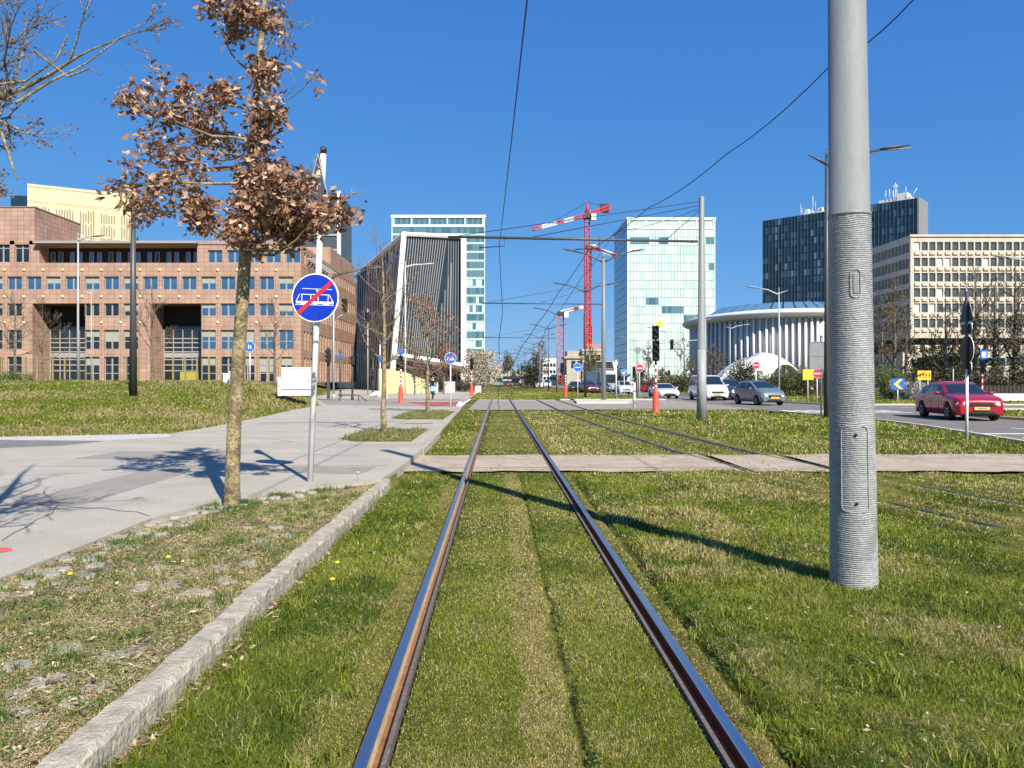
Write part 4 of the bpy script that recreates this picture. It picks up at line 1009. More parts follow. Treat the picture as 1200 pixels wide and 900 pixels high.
for k in range(nfl): mb.box(0, Lt, -.12, -.042, H - k * fh - .08, H - k * fh + .02)
mb.build('floor_line', mat('floor line', (.05, .08, .10), .5), dt)
mb = MB(); rnd = random.Random(5)
mb.box(Lt * .27, Lt * .55, 3, 8, H, H + 1.2)
for k in range(16):
    x = Lt * rnd.uniform(.25, .62); mb.tube([(x, 3, H), (x, 3, H + rnd.uniform(2, 6))], .07, 4)
mb.tube([(Lt * .335, 3, H), (Lt * .335, 3, H + 8)], .11, 4)
for k in range(10): x = Lt * rnd.uniform(.27, .6); mb.box(x, x + rnd.uniform(.5, 2), 3, 5, H + 1.2, H + rnd.uniform(1.8, 3.2))
mb.box(Lt * .76, Lt * .95, 3, 9, H, H + 1.8); mb.box(Lt * .84, Lt * .93, 3, 8, H + 1.8, H + 3.6)
for k in range(8): x = Lt * rnd.uniform(.8, .93); mb.tube([(x, 3, H + 1), (x, 3, H + rnd.uniform(4, 6))], .1, 4)
mb.tube([(Lt * .86, 3, H), (Lt * .86, 3, H + 8)], .12, 4); mb.box(Lt * .85, Lt * .87, 2.8, 3.2, H + 6, H + 7.4)
mb.tube([(Lt * .955, 3, H), (Lt * .965, 3, H + 2.5), (Lt * .985, 3, H + 4.6)], .12, 4)
mb.build('antennas', M_['offwhite'], dt)

# ---- beige grid block
M_['beige'] = mat('beige precast concrete', (.50, .44, .35), .85, var=.12, scale=.35)
M_['officepane'] = mat('grey office pane', (.065, .08, .085), .12, spec=.8, var=.35, scale=.4)
M_['whiteblind'] = mat('white blind pane', (.78, .76, .7), .6)
gD = 175.0; S = gD / F
gb = thing('grid_office_block', 'beige concrete office block with a grid of square windows behind the bare trees', 'building', (P(1067, 0, gD).x, gD, 0))
gx = lambda px: (px - 1067) * S; gz = lambda py: P(0, py, gD).z
mb = MB(); ops = []; rowsG = [(283.5, 293.5), (302, 312), (319.8, 330), (337.5, 348), (355.5, 366), (373.5, 384)]; cells = []
for (ya, yb) in rowsG:
    for c in range(17):
        xa = 1071 + 8.98 * c; ops.append((gx(xa), gx(xa + 7.3), gz(yb), gz(ya))); cells.append((gx(xa + 3.65), gz(yb), gz(ya) - gz(yb)))
holes(mb, front, 0, gx(1225), gz(396), gz(275.5), ops, .4)
mb.box(-.25, gx(1225), -.3, -.003, gz(277.5), gz(275))
for (ya, yb) in rowsG: 
    for c in range(17): xa = 1071 + 8.98 * c; mb.box(gx(xa + .6), gx(xa + 6.7), -.28, -.003, gz(yb + 5), gz(yb + 1.8))
mb.quad((0, 30, gz(396)), (0, 0, gz(396)), (gx(1225), 0, gz(396)), (gx(1225), 30, gz(396)))
# flank on the left
sideL = lambda a, d, z: (d, a, z)
fo = []
for (ya, yb) in rowsG:
    for c in range(18): fo.append((.8 + c * 1.62, .8 + c * 1.62 + 1.42, gz(yb + 1.5), gz(ya)))
holes(mb, sideL, 0, 30, gz(396), gz(275.5), fo, .6)
mb.box(.1, gx(1225), .1, 30, gz(275.6), gz(275.2))
mb.build('wall', M_['beige'], gb)
mb = MB(); [mb.box(.57, .6, a_, b_, c_, d_) for (a_, b_, c_, d_) in fo]; o = mb.build('window', M_['officepane'], gb); o['kind'] = 'stuff'
wt = {(0, 0), (1, 3), (1, 9), (3, 3), (4, 0), (4, 2), (1, 4)}
n = 0
for i, (x, z0, h) in enumerate(cells):
    if n >= 100: break
    r_, c_ = divmod(i, 17)
    window(gb, (x, .34, z0), 0, 7.3 * S, h, 'whiteblind' if (r_, c_) in wt else 'officepane', frame='beige', mull=0, fb=.05); n += 1
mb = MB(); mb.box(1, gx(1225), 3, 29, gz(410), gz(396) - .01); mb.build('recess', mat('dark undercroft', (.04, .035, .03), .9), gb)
mb = MB(); mb.box(-1.5, gx(1225), .5, 28, 0, gz(412)); 
for k in range(12): x = gx(1075 + k * 12.5); mb.box(x, x + 1.3, 1.2, 3, gz(412), gz(404))
mb.build('base', M_['beige'], gb)
for k in range(10):
    x = gx(1083 + k * 13); MB().box(-1.1, 1.1, .38, .498, 0, 1.7).build('window', M_['glassdark'], gb, (x, 0, gz(428)))
# dark flank face block to the left below
# ---- white concert hall
ch = thing('concert_hall', 'white oval concert hall ringed by slender white columns under an overhanging roof', 'building', (61, 172, 0))
ax_, by_ = 18.0, 26.0
def ell(t, k=1.0, z=0): return (math.cos(t) * ax_ * k, math.sin(t) * by_ * k, z)
zr = 15.0
M_['hallwhite'] = mat('white painted steel', (.66, .66, .66), .5, var=.04, scale=.5)
rf = MB(); NS = 96; prof = [(.90, zr - 1.3), (1.0, zr - .85), (1.035, zr - .35), (1.03, zr + .05), (.97, zr + .5), (.75, zr + 1.1), (.70, zr + 1.15)]
for (k, z) in prof:
    for i in range(NS): rf.v.append(ell(2 * math.pi * i / NS, k, z))
for r_ in range(len(prof) - 1):
    for i in range(NS): j = (i + 1) % NS; rf.face((r_ * NS + i, r_ * NS + j, (r_ + 1) * NS + j, (r_ + 1) * NS + i), 0, True)
rf.face([(len(prof) - 1) * NS + i for i in range(NS)]); rf.build('roof', M_['hallwhite'], ch)
sk = MB()
for k in range(20):
    t0 = math.pi * (1.10 + k * .042); t1 = t0 + math.pi * .036
    a0, a1, b0, b1 = ell(t0, .93, zr + .64), ell(t1, .93, zr + .62), ell(t0 + .04, .76, zr + 2.3), ell(t1 + .04, .76, zr + 2.3); sk.quad(a0, a1, b1, b0)
sk.build('skylight', mat('blue roof glass', (.10, .2, .3), .1, spec=.9), ch)
cl = MB(); NC = 190
for k in range(NC):
    t = 2 * math.pi * k / NC
    if not (math.pi * .95 < t < 2.05 * math.pi): continue
    x, y, _ = ell(t, .955 if k % 2 else .925); cl.tube([(x, y, 0), (x, y, zr - 1.3)], .26, 6)
cl.build('columns', M_['hallwhite'], ch)
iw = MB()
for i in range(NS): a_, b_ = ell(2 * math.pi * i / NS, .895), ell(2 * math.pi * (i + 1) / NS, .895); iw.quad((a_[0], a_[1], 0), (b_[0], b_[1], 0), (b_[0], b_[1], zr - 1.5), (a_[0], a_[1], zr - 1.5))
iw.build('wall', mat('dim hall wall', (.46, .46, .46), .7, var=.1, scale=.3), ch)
# low shell foyer with arch
fy_ = MB(); base = Vector((P(893, 0, 140).x - 61, 140 - 172, 0)); n = 20
hw_ = 60 / F * 142
outer = []; inner = []
for i in range(n + 1):
    t = i / n; x = -hw_ + 2 * hw_ * t
    outer.append((x, 6.6 * (1 - abs(2 * t - 1) ** 2.0) * (.9 if t < .5 else 1) + .15))
    if t > .52: pass
for i in range(n):
    (x0, z0), (x1, z1) = outer[i], outer[i+1]
    lo0 = 0 if x0 < .08 * hw_ else max(0, 4.6 * (1 - ((x0 - .45 * hw_) / (.42 * hw_)) ** 2)) if abs(x0 - .45 * hw_) < .42 * hw_ else 0
    lo1 = 0 if x1 < .08 * hw_ else max(0, 4.6 * (1 - ((x1 - .45 * hw_) / (.42 * hw_)) ** 2)) if abs(x1 - .45 * hw_) < .42 * hw_ else 0
    for yy in (0, 4):
        fy_.quad((base.x + x0, base.y + yy, lo0), (base.x + x1, base.y + yy, lo1), (base.x + x1, base.y + yy, z1), (base.x + x0, base.y + yy, z0))
    fy_.quad((base.x + x0, base.y, z0), (base.x + x1, base.y, z1), (base.x + x1, base.y + 4, z1), (base.x + x0, base.y + 4, z0))
    fy_.quad((base.x + x0, base.y, lo0), (base.x + x0, base.y + 4, lo0), (base.x + x1, base.y + 4, lo1), (base.x + x1, base.y, lo1))
fy_.build('foyer_shell', M_['hallwhite'], ch)
lt = MB()
for k in range(12): x = base.x + hw_ * (.08 + .07 * k); lt.tube([(x, base.y + 2, 0), (x + (.8 if k % 2 else -.8), base.y + 2, 4.2)], .07, 4)
lt.build('lattice', M_['lampdark'], ch)

# ================================================================== CRANES
def lattice(mb, a, b, wd, n, r=.12, mi=0, bands=None):
    """square lattice boom from a to b"""
    a, b = Vector(a), Vector(b); d = (b - a).normalized(); u = d.orthogonal().normalized() if abs(d.z) > .9 else Vector((0, 0, 1)); 
    if abs(d.z) > .9: u = Vector((1, 0, 0))
    v = d.cross(u).normalized(); u = v.cross(d).normalized(); hw = wd / 2; cs_ = [u * hw + v * hw, u * hw - v * hw, -u * hw - v * hw, -u * hw + v * hw]
    for i in range(n):
        p, q = a.lerp(b, i / n), a.lerp(b, (i + 1) / n); m_ = mi if bands is None else bands[int(i / n * len(bands))]
        for k in range(4):
            mb.tube([p + cs_[k], q + cs_[k]], r, 4, m_, sm=False); mb.tube([p + cs_[k], q + cs_[(k + 1) % 4]], r * .7, 3, m_, sm=False); mb.tube([q + cs_[k], q + cs_[(k + 1) % 4]], r * .7, 3, m_, sm=False)
CM = [M_['cranered'], M_['white'], M_['wire'], M_['concrete']]
def crane(label, D, xm, ytop, yjib, tips, cw_side, wide=2.0, zbase=0):
    o = P(xm, 447, D); t = thing('tower_crane', label, 'crane', (o.x, D, 0)); rel = lambda p: (p.x - o.x, p.y - D, p.z)
    zt = P(0, yjib, D).z
    mb = MB(); lattice(mb, (0, 0, 0), (0, 0, zt), wide, int(zt / 2.6), .15); mb.build('mast', CM, t)
    if P(0, 412, D).z < zt - 20:
        mb = MB(); lattice(mb, (0, 0, 0), (0, 0, zt * .42), wide * 1.25, 14, .15); mb.build('climbing_frame', CM, t)
    mb = MB(); 
    if tips.get('apex'):
        ap = P(xm, ytop, D).z; [mb.tube([(s * .9, 0, zt), (0, 0, ap)], .25, 4) for s in (-1, 1)]; [mb.tube([(0, s * .9, zt), (0, 0, ap)], .25, 4) for s in (-1, 1)]
        for k in range(4): z = zt + (ap - zt) * k / 4; w_ = .9 * (1 - k / 4); mb.tube([(-w_, 0, z), (w_, 0, z)], .15, 4)
    mb.box(-1.6, 1.6, -1.6, 1.6, zt - 1.4, zt + .2, 2); mb.box(1.4, 3.2, -2.6, -.8, zt - 2.4, zt + .1, 1); mb.build('cab', CM, t)
    jx, jy, jd = tips['jib']; e = P(jx, jy, jd)
    mb = MB(); lattice(mb, (0, 0, zt), rel(e), 1.2, 22, .15, bands=tips.get('bands', (0, 1, 0, 1, 0, 1, 0))[::-1]); mb.build('jib', CM, t)
    if tips.get('counter'):
        c = tips['counter']; e2 = P(*c); mb = MB(); lattice(mb, (0, 0, zt), rel(e2), 1.4, 8, .2); q = rel(e2); mb.box(q[0] - 4, q[0] - .5, q[1] - 1, q[1] + 1, q[2] - 2.2, q[2] + 1.2, 2); mb.build('counter_jib', CM, t)
        ap = P(xm, ytop, D).z; mb = MB(); mb.tube([(0, 0, ap), tuple(Vector(rel(e)).lerp(Vector((0, 0, zt)), .35) + Vector((0, 0, .8)))], .12, 3); mb.tube([(0, 0, ap), q], .12, 3); mb.build('pendant_line', M_['wire'], t)
    return t
crane('tallest red tower crane, mast rising between the glass tower and the tram wires', 300, 688, 237, 252, {'apex': 1, 'jib': (625, 268.5, 285), 'counter': (715, 242.5, 306), 'bands': (0, 0, 0, 1, 1, 0, 0, 1, 1, 1, 0, 0)[::-1]}, 1, 1.8)
crane('small red tower crane whose white jib points right, left of the tall crane', 330, 656.8, 364, 366, {'apex': 0, 'jib': (688, 359, 328), 'bands': (0, 1, 0, 1, 1, 1)}, 1, 2.6)
crane('second crane directly behind the tall one with a red and white jib pointing down right', 345, 690, 286, 288, {'apex': 0, 'jib': (722, 300, 330), 'bands': (0, 1, 1, 0, 0, 1), 'counter': None}, 1, 2.0)

# ================================================================== MASTS, LAMPS, WIRES
def mast(label, loc, H, r0, r1, detail=False, tilt=0, lampgroup='tram masts'):
    t = thing('tram_mast', label, 'mast', loc, 0, lampgroup); t.rotation_euler = (0, tilt, 0)
    rad = lambda z: r0 + (r1 - r0) * z / H
    mb = MB(); hs = 2.69
    if detail:
        rnd = random.Random(2); prof = [(rad(0) + .004, -.15)]; z = 0.0
        while z < hs: 
            p = rnd.uniform(.0135, .0165); prof += [(rad(z) + .0025, z), (rad(z) + .0065 + rnd.uniform(-.001, .001), z + p * .35), (rad(z) + .006, z + p * .6), (rad(z) + .001, z + p * .95)]; z += p
        n0 = len(mb.v); mb.lathe(prof, 56)
        for i in range(n0, len(mb.v)):                      # the ribs wander a little, like a wound sleeve
            x, y, zz = mb.v[i]; a = math.atan2(y, x); mb.v[i] = (x, y, zz + .004 * math.sin(a * 3 + zz * 9) + .002 * math.sin(a * 7 + zz * 31))
    else: mb.lathe([(rad(0) + .01, -.15), (rad(hs) + .01, hs)], 20)
    mb.build('sleeve', M_['ring'], t)
    mb = MB(); mb.lathe([(rad(hs) + .009, hs), (rad(hs) + .009, hs + .02), (rad(hs), hs + .024), (r1, H), (r1 * .8, H + .05)], 40 if detail else 16); mb.build('pole', M_['galv'], t)
    return t, rad
m1, rad = mast('thick pale grey tram mast with ribbed sleeve standing in the grass close by', (2.605, 5.62, -.02), 9.0, .157, .098, True, -.012)
# door panel, lock plates and slot on the near mast
def arc_patch(mb, r, a0, a1, z0, z1, n=10, mi=0):
    k = len(mb.v)
    for i in range(n + 1):
        a = a0 + (a1 - a0) * i / n; c, s = math.cos(a), math.sin(a)
        for z in (z0, z1): mb.v.append((r(z) * c, r(z) * s, z))
    for i in range(n): mb.face((k + 2*i, k + 2*i + 2, k + 2*i + 3, k + 2*i + 1), mi, True)
face_a = math.atan2(-5.62, -2.605) + .12
def arc_frame(name, ac, dw, z0, z1, rr, off=.013):
    pts = []; hw_ = dw * .15; hh = (z1 - z0) / 2; rc = min(hw_, .035 if hh > .15 else .03)
    for (sx, sz, a0) in ((1, 1, 0), (-1, 1, 90), (-1, -1, 180), (1, -1, 270)):
        for q in range(7):
            an = R(a0 + 15 * q); px_ = sx * (hw_ - rc) + rc * math.cos(an); pz_ = sz * (hh - rc) + rc * math.sin(an)
            z = (z0 + z1) / 2 + pz_; a = ac + px_ / hw_ * dw; r = rad(z) + off; pts.append((r * math.cos(a), r * math.sin(a), z))
    pts.append(pts[0])
    return MB().tube(pts, rr, 6, cap=False).build(name, M_['ring'], m1)
d = arc_frame('door', face_a, .58, .56, 1.17, .004, .009)
for z in (.62, 1.11):
    mb = MB(); a = face_a + .05; r = rad(z) + .009; mb.lathe([(.011, 0), (.011, .006), (.006, .008)], 12, M=Matrix.Translation((r * math.cos(a), r * math.sin(a), z)) @ Matrix.Rotation(a, 4, 'Z') @ Matrix.Rotation(R(90), 4, 'Y'))
    mb.build('lock', M_['black'], d)
arc_frame('slot', face_a + .12, .22, 2.09, 2.29, .0045, .009)
mb = MB(); arc_patch(mb, lambda z: rad(z) + .010, face_a + .02, face_a + .24, 2.12, 2.26); mb.build('slot_cover', M_['galv'], m1)

m2, _ = mast('grey tram mast carrying the nearest beam over the rails, beside the road verge', (7.8, 29.4, 0), 8.5, .18, .10)
def beam(parent_label, a, b, stays, pole_top, grp='overhead wires', par=None, ofs=(0, 0, 0)):
    mb = MB(); o = Vector(ofs); a, b = Vector(a) - o, Vector(b) - o
    mb.tube([a, b], .05, 8); mb.tube([a + Vector((-.25, 0, -.03)), a], .035, 6)
    mb.build('beam', M_['lampdark'], par)
    mb = MB()
    for (x, top) in stays: 
        t = (x - a.x - o.x) / (b.x - a.x); q = a.lerp(b, t); mb.tube([Vector(top) - o, q], .014, 4)
    mb.build('stay_wire', M_['wire'], par)
    mb = MB()
    for x in (0.25, 3.9): 
        t = (x - a.x - o.x) / (b.x - a.x); q = a.lerp(b, t)
        mb.tube([q, q + Vector((0, 0, -.32)), q + Vector((-.95, 0, -.38))], .02, 5); mb.tube([q + Vector((0, 0, -.02)), q + Vector((0, 0, .06))], .05, 6, 0)
    mb.build('registration_arm', M_['wire'], par)
bz2 = P(0, 280.5, 29.4).z
beam('', (7.65, 29.4, bz2 - .08), (-1.9, 29.4, bz2 + .1), ((-1.8, (7.7, 29.4, 8.35)), (1.1, (7.7, 29.4, 8.2)), (6.4, (7.7, 29.4, 8.0))), 8.3, par=m2, ofs=(7.8, 29.4, 0))

# double armed lamps
def lamp_meshes(pole_h, arm, rise, mk, head_len=.75, fin=False, pr=(.11, .055)):
    p = MB(); p.tube([(0, 0, -.2), (0, 0, pole_h * .45), (0, 0, pole_h)], [pr[0], (pr[0] + pr[1]) / 2, pr[1]], 14); p.tube([(0, 0, pole_h), (0, 0, pole_h + .35)], [pr[1] * .8, pr[1] * .5], 8)
    out = {'pole': p.mesh('pole', M_[mk])}
    def armm(L, sgn):
        a = MB(); a.tube([(0, 0, pole_h - .25), (sgn * L * .15, 0, pole_h - .14), (sgn * L * .5, 0, pole_h + rise * .5), (sgn * L, 0, pole_h + rise)], [.07, .06, .045, .04], 8, flat=1.2)
        h = MB(); x0 = sgn * (L - .3); z = pole_h + rise
        h.tube([(x0, 0, z - .02), (x0 + sgn * .25, 0, z), (x0 + sgn * (.25 + head_len * .5), 0, z + .05), (x0 + sgn * (.25 + head_len), 0, z + .12)], [.06, .16, .17, .05], 10, flat=.32)
        l = MB(); l.tube([(x0 + sgn * .3, 0, z - .055), (x0 + sgn * (.2 + head_len), 0, z + .01)], [.11, .09], 8, flat=.15)
        return a.mesh('arm', M_[mk]), h.mesh('lamp_head', M_[mk]), l.mesh('lens', M_['lens'])
    out['L'] = armm(arm[0], -1) if arm[0] else None; out['R'] = armm(arm[1], 1) if arm[1] else None
    if fin:
        f = MB(); f.tube([(0, 0, pole_h - .2), (fin * .3, 0, pole_h - .05), (fin * .75, 0, pole_h + .12)], [.09, .07, .02], 8, flat=.6); out['fin'] = f.mesh('fin', M_[mk])
    return out
def lamp(ms, label, loc, rz=0, grp=None, name='street_lamp', sc=1):
    t = thing(name, label, 'street lamp', loc, rz, grp); t.scale = (sc,) * 3
    put('pole', ms['pole'], t)
    for k in 'LR':
        if ms.get(k): a = put('arm', ms[k][0], t); h = put('lamp_head', ms[k][1], t); put('lens', ms[k][2], h)
    if ms.get('fin'): put('fin', ms['fin'], t)
    return t
dbl = lamp_meshes(9.9, (2.3, 2.3), .45, 'lampdark')
dblg = lamp_meshes(10.4, (2.3, 2.3), .55, 'lampdark', pr=(.2, .11))
# light mast on the island
t = lamp(dblg, 'tall grey lamp mast with two raised arms standing on the kerbed traffic island', (7.75, 56.3, .1), R(-14), 'double-armed street lamps'); t['category'] = 'street lamp'
for c in _kids[t.name]:
    if c.name.startswith('pole'): c.data = c.data.copy(); c.data.materials[0] = M_['galv']
def span(t, xo, y, z, label=None):
    mb = MB(); mb.tube([(0, 0, z), (-9.0, 0, z + .08)], .045, 6); mb.build('beam', M_['lampdark'], t)
    mb = MB(); mb.tube([(0, 0, z + 1.6), (-8.6, 0, z + .1)], .014, 3); mb.tube([(0, 0, z + 1.5), (-4.6, 0, z + .1)], .014, 3); mb.build('stay_wire', M_['wire'], t)
t.rotation_euler = (0, 0, 0); span(t, 7.75, 57, P(0, 356.5, 56.3).z - .1)
for nm in ('R',):
    pass
specs = [(686, 338.5, None, 'first slim dark double-armed lamp just behind the island mast'), (652.7, 366, 1, 'second, paler lamp mast with a tram beam behind the red based signal'), (642.9, 384, None, 'third double-armed lamp along the rails, slim and dark'),
         (632.8, 394.5, 1, 'fourth double-armed lamp along the rails with a tram beam'), (625.6, 402.5, None, 'fifth double-armed lamp along the rails beside the dark pine'), (620, 408.5, 1, 'sixth double-armed lamp along the rails with a tram beam'), (615, 412.5, None, 'seventh double-armed lamp along the rails'),
         (611, 416, 1, 'eighth double-armed lamp along the rails with a tram beam'), (607, 419.5, None, 'ninth double-armed lamp along the rails, small against the sky'), (601, 424.5, 1, 'tenth double-armed lamp along the rails with a tram beam'), (595.5, 428.5, None, 'eleventh double-armed lamp, farthest one along the rails')]
for (px, py, bm_, lb) in specs:
    D_ = (9.9 - CAMH + .0) * F / (VY - py - .0); D_ = min(D_, 460); x = (px - VX) / F * D_
    t = lamp(dbl, lb, (x, D_, 0), 0, 'double-armed street lamps')
    if bm_:
        span(t, x, D_, 6.75)
        for c in _kids[t.name]:
            if c.data is dbl['pole']: c.data = c.data.copy(); c.data.materials[0] = M_['galv']
# asymmetric lamps: long arm with head on one side, short fin on the other
asyR = lamp_meshes(9.0, (0, 2.4), .35, 'lampdark', 1.0, fin=-1, pr=(.115, .06))
asyL = lamp_meshes(8.9, (2.0, 0), .35, 'lampgrey', .8, fin=1, pr=(.10, .05))
G1 = 'single-armed street lamps'
lamp(asyR, 'dark lamp with one long arm to the right in the road verge', (13.1, 30.6, 0), 0, G1, sc=1.0).scale = (1, 1, 1.15)
t = lamp(asyR, 'dark lamp on the grass mound, arm reaching behind the brown-leaved tree', (P(156, 0, 34).x, 34, .55), R(-6), G1); t.scale = (1.5, 1.5, 1.09)
lamp(asyL, 'pale lamp with arm to the left in front of the concert hall', (26.9, 73.5, 0), 0, G1, sc=1.13)
for (px, py, lb) in ((827, 373, 'pale lamp partly hidden behind the second tram mast'), (779, 386, 'pale lamp seen through the yellow diamond sign'), (744, 397, 'pale lamp left of the signal gantry before the mint tower')):
    D_ = 8.6 * F / (VY - py); lamp(asyL, lb, ((px - VX) / F * D_, D_, 0), 0, G1, sc=1.12)
asyR2 = lamp_meshes(8.9, (0, 2.0), .3, 'lampgrey', .8, fin=-1, pr=(.10, .05))
lamp(asyR2, 'pale lamp with arm to the right between two concert hall columns rows', (P(855.6, 0, 105).x, 105, 0), 0, G1, sc=1.0)
lamp(asyL, 'slim lamp with arm to the left just behind the dark road sign post', (P(1132, 0, 85).x, 85, 0), 0, G1, sc=1.0)
t = lamp(asyL, 'lamp at the right frame edge reaching its arm in over the bare trees', (P(1217, 0, 52).x, 52, 0), 0, G1); t.scale = (1.15, 1, 1.07)
small = lamp_meshes(10.4, (0, 1.3), .1, 'lampgrey', .7, fin=None, pr=(.10, .05))
lamp(small, 'tall thin pale lamp in front of the first black portal', (P(91.5, 0, 55).x, 55, 1.38), 0, G1)
small2 = lamp_meshes(9.6, (1.3, 0), .1, 'lampgrey', .7, fin=None, pr=(.08, .04))
lamp(small2, 'shorter thin lamp just right of the tall pale one before the office block', (P(107, 0, 82).x, 82, 1.4), 0, G1)
lamp(lamp_meshes(7.0, (0, 3.1), .75, 'lampdark', .8, fin=None), 'dark lamp rising behind the blue tram sign, arm sloping up to the right', (P(367, 0, 43).x, 43, .12), 0, G1)
lamp(lamp_meshes(13.2, (0, 2.0), .05, 'white', 1.0, fin=None, pr=(.10, .05)), 'white lamp in front of the black slatted building, head pointing right', (P(475, 0, 78).x, 78, .12), 0, G1)

# contact wires and feeders
def wire(label, pts, r=.012, grp='overhead wires'):
    mb = MB(); out = []
    for i in range(len(pts) - 1):
        a, b = Vector(pts[i]), Vector(pts[i+1]); n = 6
        for k in range(n): t = k / n; q = a.lerp(b, t); q.z -= 4 * t * (1 - t) * .12; out.append(q)
    out.append(Vector(pts[-1])); mb.tube(out, [r * max(1, q.y / 26) for q in out], 5); tag(mb.build('contact_wire', M_['wire']), label, 'wire', grp)
wz = P(0, 289, 29.4).z
wire('contact wire hanging above the near track', [(.25, -8, wz - .1), (.52, 2, wz - .1), (.05, 29.4, wz), (.35, 56.5, 6.7), (.1, 95, 6.4), (.3, 150, 6.3), (.2, 240, 6.2)])
ys = [(9.2, -4)]
def at2(px, py, z): D_ = (z - CAMH) * F / (VY - py); return ((px - VX) / F * D_, D_, z)
wire('contact wire of the second track slanting down across the sky', [(6.6, -2.5, 7.7), at2(1070, 0, 7.62), at2(975, 75, 7.45), at2(852, 180, 7.2), at2(760, 243.5, 6.95), at2(690, 292, 6.75), at2(655, 342, 6.6), at2(630, 379, 6.5), at2(612, 405, 6.4), (3.9, 180, 6.3), (3.8, 300, 6.2)], .012)
wire('feeder wire from the second mast top running toward the far lamps', [(7.75, 29.4, 8.1), at2(720, 272, 8.4), at2(684, 322, 8.2), at2(640, 385, 8.0), (8.1, 150, 8.4)], .009)

# ================================================================== SIGNS AND SIGNALS
def sign_back(mb, M, r, mi): pass
# the near tram sign
bx0, by0 = -2.53, 10.35
tilt = .040
ts = thing('road_sign', 'round blue sign with a white tram and red bar on a leaning white post', 'road sign', (bx0, by0, .12)); ts.rotation_euler = (0, tilt, 0)
MB().tube([(0, 0, -.2), (0, 0, 4.42)], .04, 16).build('post', M_['offwhite'], ts)
MB().lathe([(.044, 4.42), (.044, 4.5), (.02, 4.52)], 16).build('post_cap', M_['black'], ts)
zc = 2.47; rs = .325; Mx = Matrix.Translation((-.01, -.075, zc)) @ Matrix.Rotation(R(-7), 4, 'Z') @ Matrix.Rotation(R(90), 4, 'X')
pl = MB(); pl.lathe([(rs, -.012), (rs + .004, 0), (rs, .012)], 64, M=Mx); 
plate = pl.build('sign_plate', M_['signwhite'], ts)
pl = MB(); pl.lathe([(rs * .955, .0125), (rs * .955, .0145)], 64, M=Mx, sm=False); pl.build('blue_face', M_['signblue'], plate)
sg = MB()
def q2(x0, z0, x1, z1, w_, lay=.016, mi=0):       # a bar drawn on the sign face, units of the radius
    a, b = Vector((x0, z0)) * rs, Vector((x1, z1)) * rs; d = (b - a).normalized(); n = Vector((-d.y, d.x)) * w_ * rs / 2
    n0 = len(sg.v)
    for p in (a - n, b - n, b + n, a + n): sg.v.append(tuple(Mx @ Vector((p.x, p.y, lay))))
    sg.face((n0, n0+1, n0+2, n0+3), mi)
q2(-.56, .37, .72, .35, .022); q2(.02, .35, .14, .18, .025); q2(.02, .35, .25, .22, .02)
q2(-.62, .13, .60, .13, .03); q2(-.80, -.16, -.66, .13, .03); q2(.60, .13, .78, -.16, .03)
q2(-.80, -.20, .80, -.20, .10); q2(-.56, -.14, -.56, .13, .03); q2(-.18, -.14, -.18, .13, .035); q2(.14, -.14, .14, .13, .035); q2(.56, -.14, .56, .13, .03)
q2(-.84, -.30, .82, -.30, .02); q2(-.60, -.26, -.42, -.26, .05); q2(.36, -.26, .6, -.26, .05); q2(-.05, -.26, .1, -.26, .04)
sg.build('tram_pictogram', M_['signwhite'], plate)
sg = MB(); q2(-.70, -.66, .70, .68, .17, .0175); sg.build('red_bar', M_['signred'], plate)
mb = MB(); [mb.lathe([(.05, z - .02), (.05, z + .02)], 16) for z in (2.3, 2.65, 4.05, 3.55)]; mb.build('clamp', M_['galv'], ts)
# triangular sign on top, turned away
tm = Matrix.Translation((-.06, .0, 4.0)) @ Matrix.Rotation(R(-55), 4, 'Z')
mb = MB(); n = 3; pts = [(-.45, -.38), (.45, -.38), (0, .42)]
def plate_poly(mb, pts, M, t=.012, mi=0):
    n0 = len(mb.v); k = len(pts)
    for (x, z) in pts: mb.v.append(tuple(M @ Vector((x, -t, z))))
    for (x, z) in pts: mb.v.append(tuple(M @ Vector((x, t, z))))
    mb.face([n0 + i for i in range(k)], mi); mb.face([n0 + k + i for i in range(k)][::-1], mi)
    for i in range(k): j = (i + 1) % k; mb.face((n0 + i, n0 + k + i, n0 + k + j, n0 + j), mi)
plate_poly(mb, pts, tm, .012); o = mb.build('triangle_plate', M_['signback'], ts)
mb = MB(); mb.tube([tm @ Vector((p[0], 0, p[1])) for p in pts + pts[:1]], .014, 6, cap=False); mb.build('rim', M_['signwhite'], o)

def simple_sign(label, loc, hpost, r, face, marks=(), name='road_sign', rz=0, postm='offwhite', pr=.035, tilt=0, grp=None, back=False):
    t = thing(name, label, 'road sign', loc, rz, grp); t.rotation_euler = (0, tilt, rz)
    MB().tube([(0, 0, -.15), (0, 0, hpost)], pr, 10).build('post', M_[postm], t)
    M = Matrix.Translation((0, -.06, hpost - r * .9)) @ Matrix.Rotation(R(90), 4, 'X')
    p = MB().lathe([(r, -.01), (r, .01)], 36, M=M, sm=False).build('sign_plate', M_['signwhite'] if not back else M_['signback'], t)
    f = MB().lathe([(r * .94, .0115), (r * .94, .0135)], 36, M=M, sm=False).build('sign_face', M_[face], p)
    if marks:
        mb = MB(); M0 = M
        for (x0, z0, x1, z1, w_) in marks:
            a, b = Vector((x0, z0)) * r, Vector((x1, z1)) * r; d = (b - a).normalized(); n_ = Vector((-d.y, d.x)) * w_ * r / 2; n0 = len(mb.v)
            for q in (a - n_, b - n_, b + n_, a + n_): mb.v.append(tuple(M0 @ Vector((q.x, q.y, .0155))))
            mb.face((n0, n0+1, n0+2, n0+3))
        mb.build('symbol', M_['signwhite'] if marks[0][4] != .171 else M_['signwhite'], p)
    return t, p, M
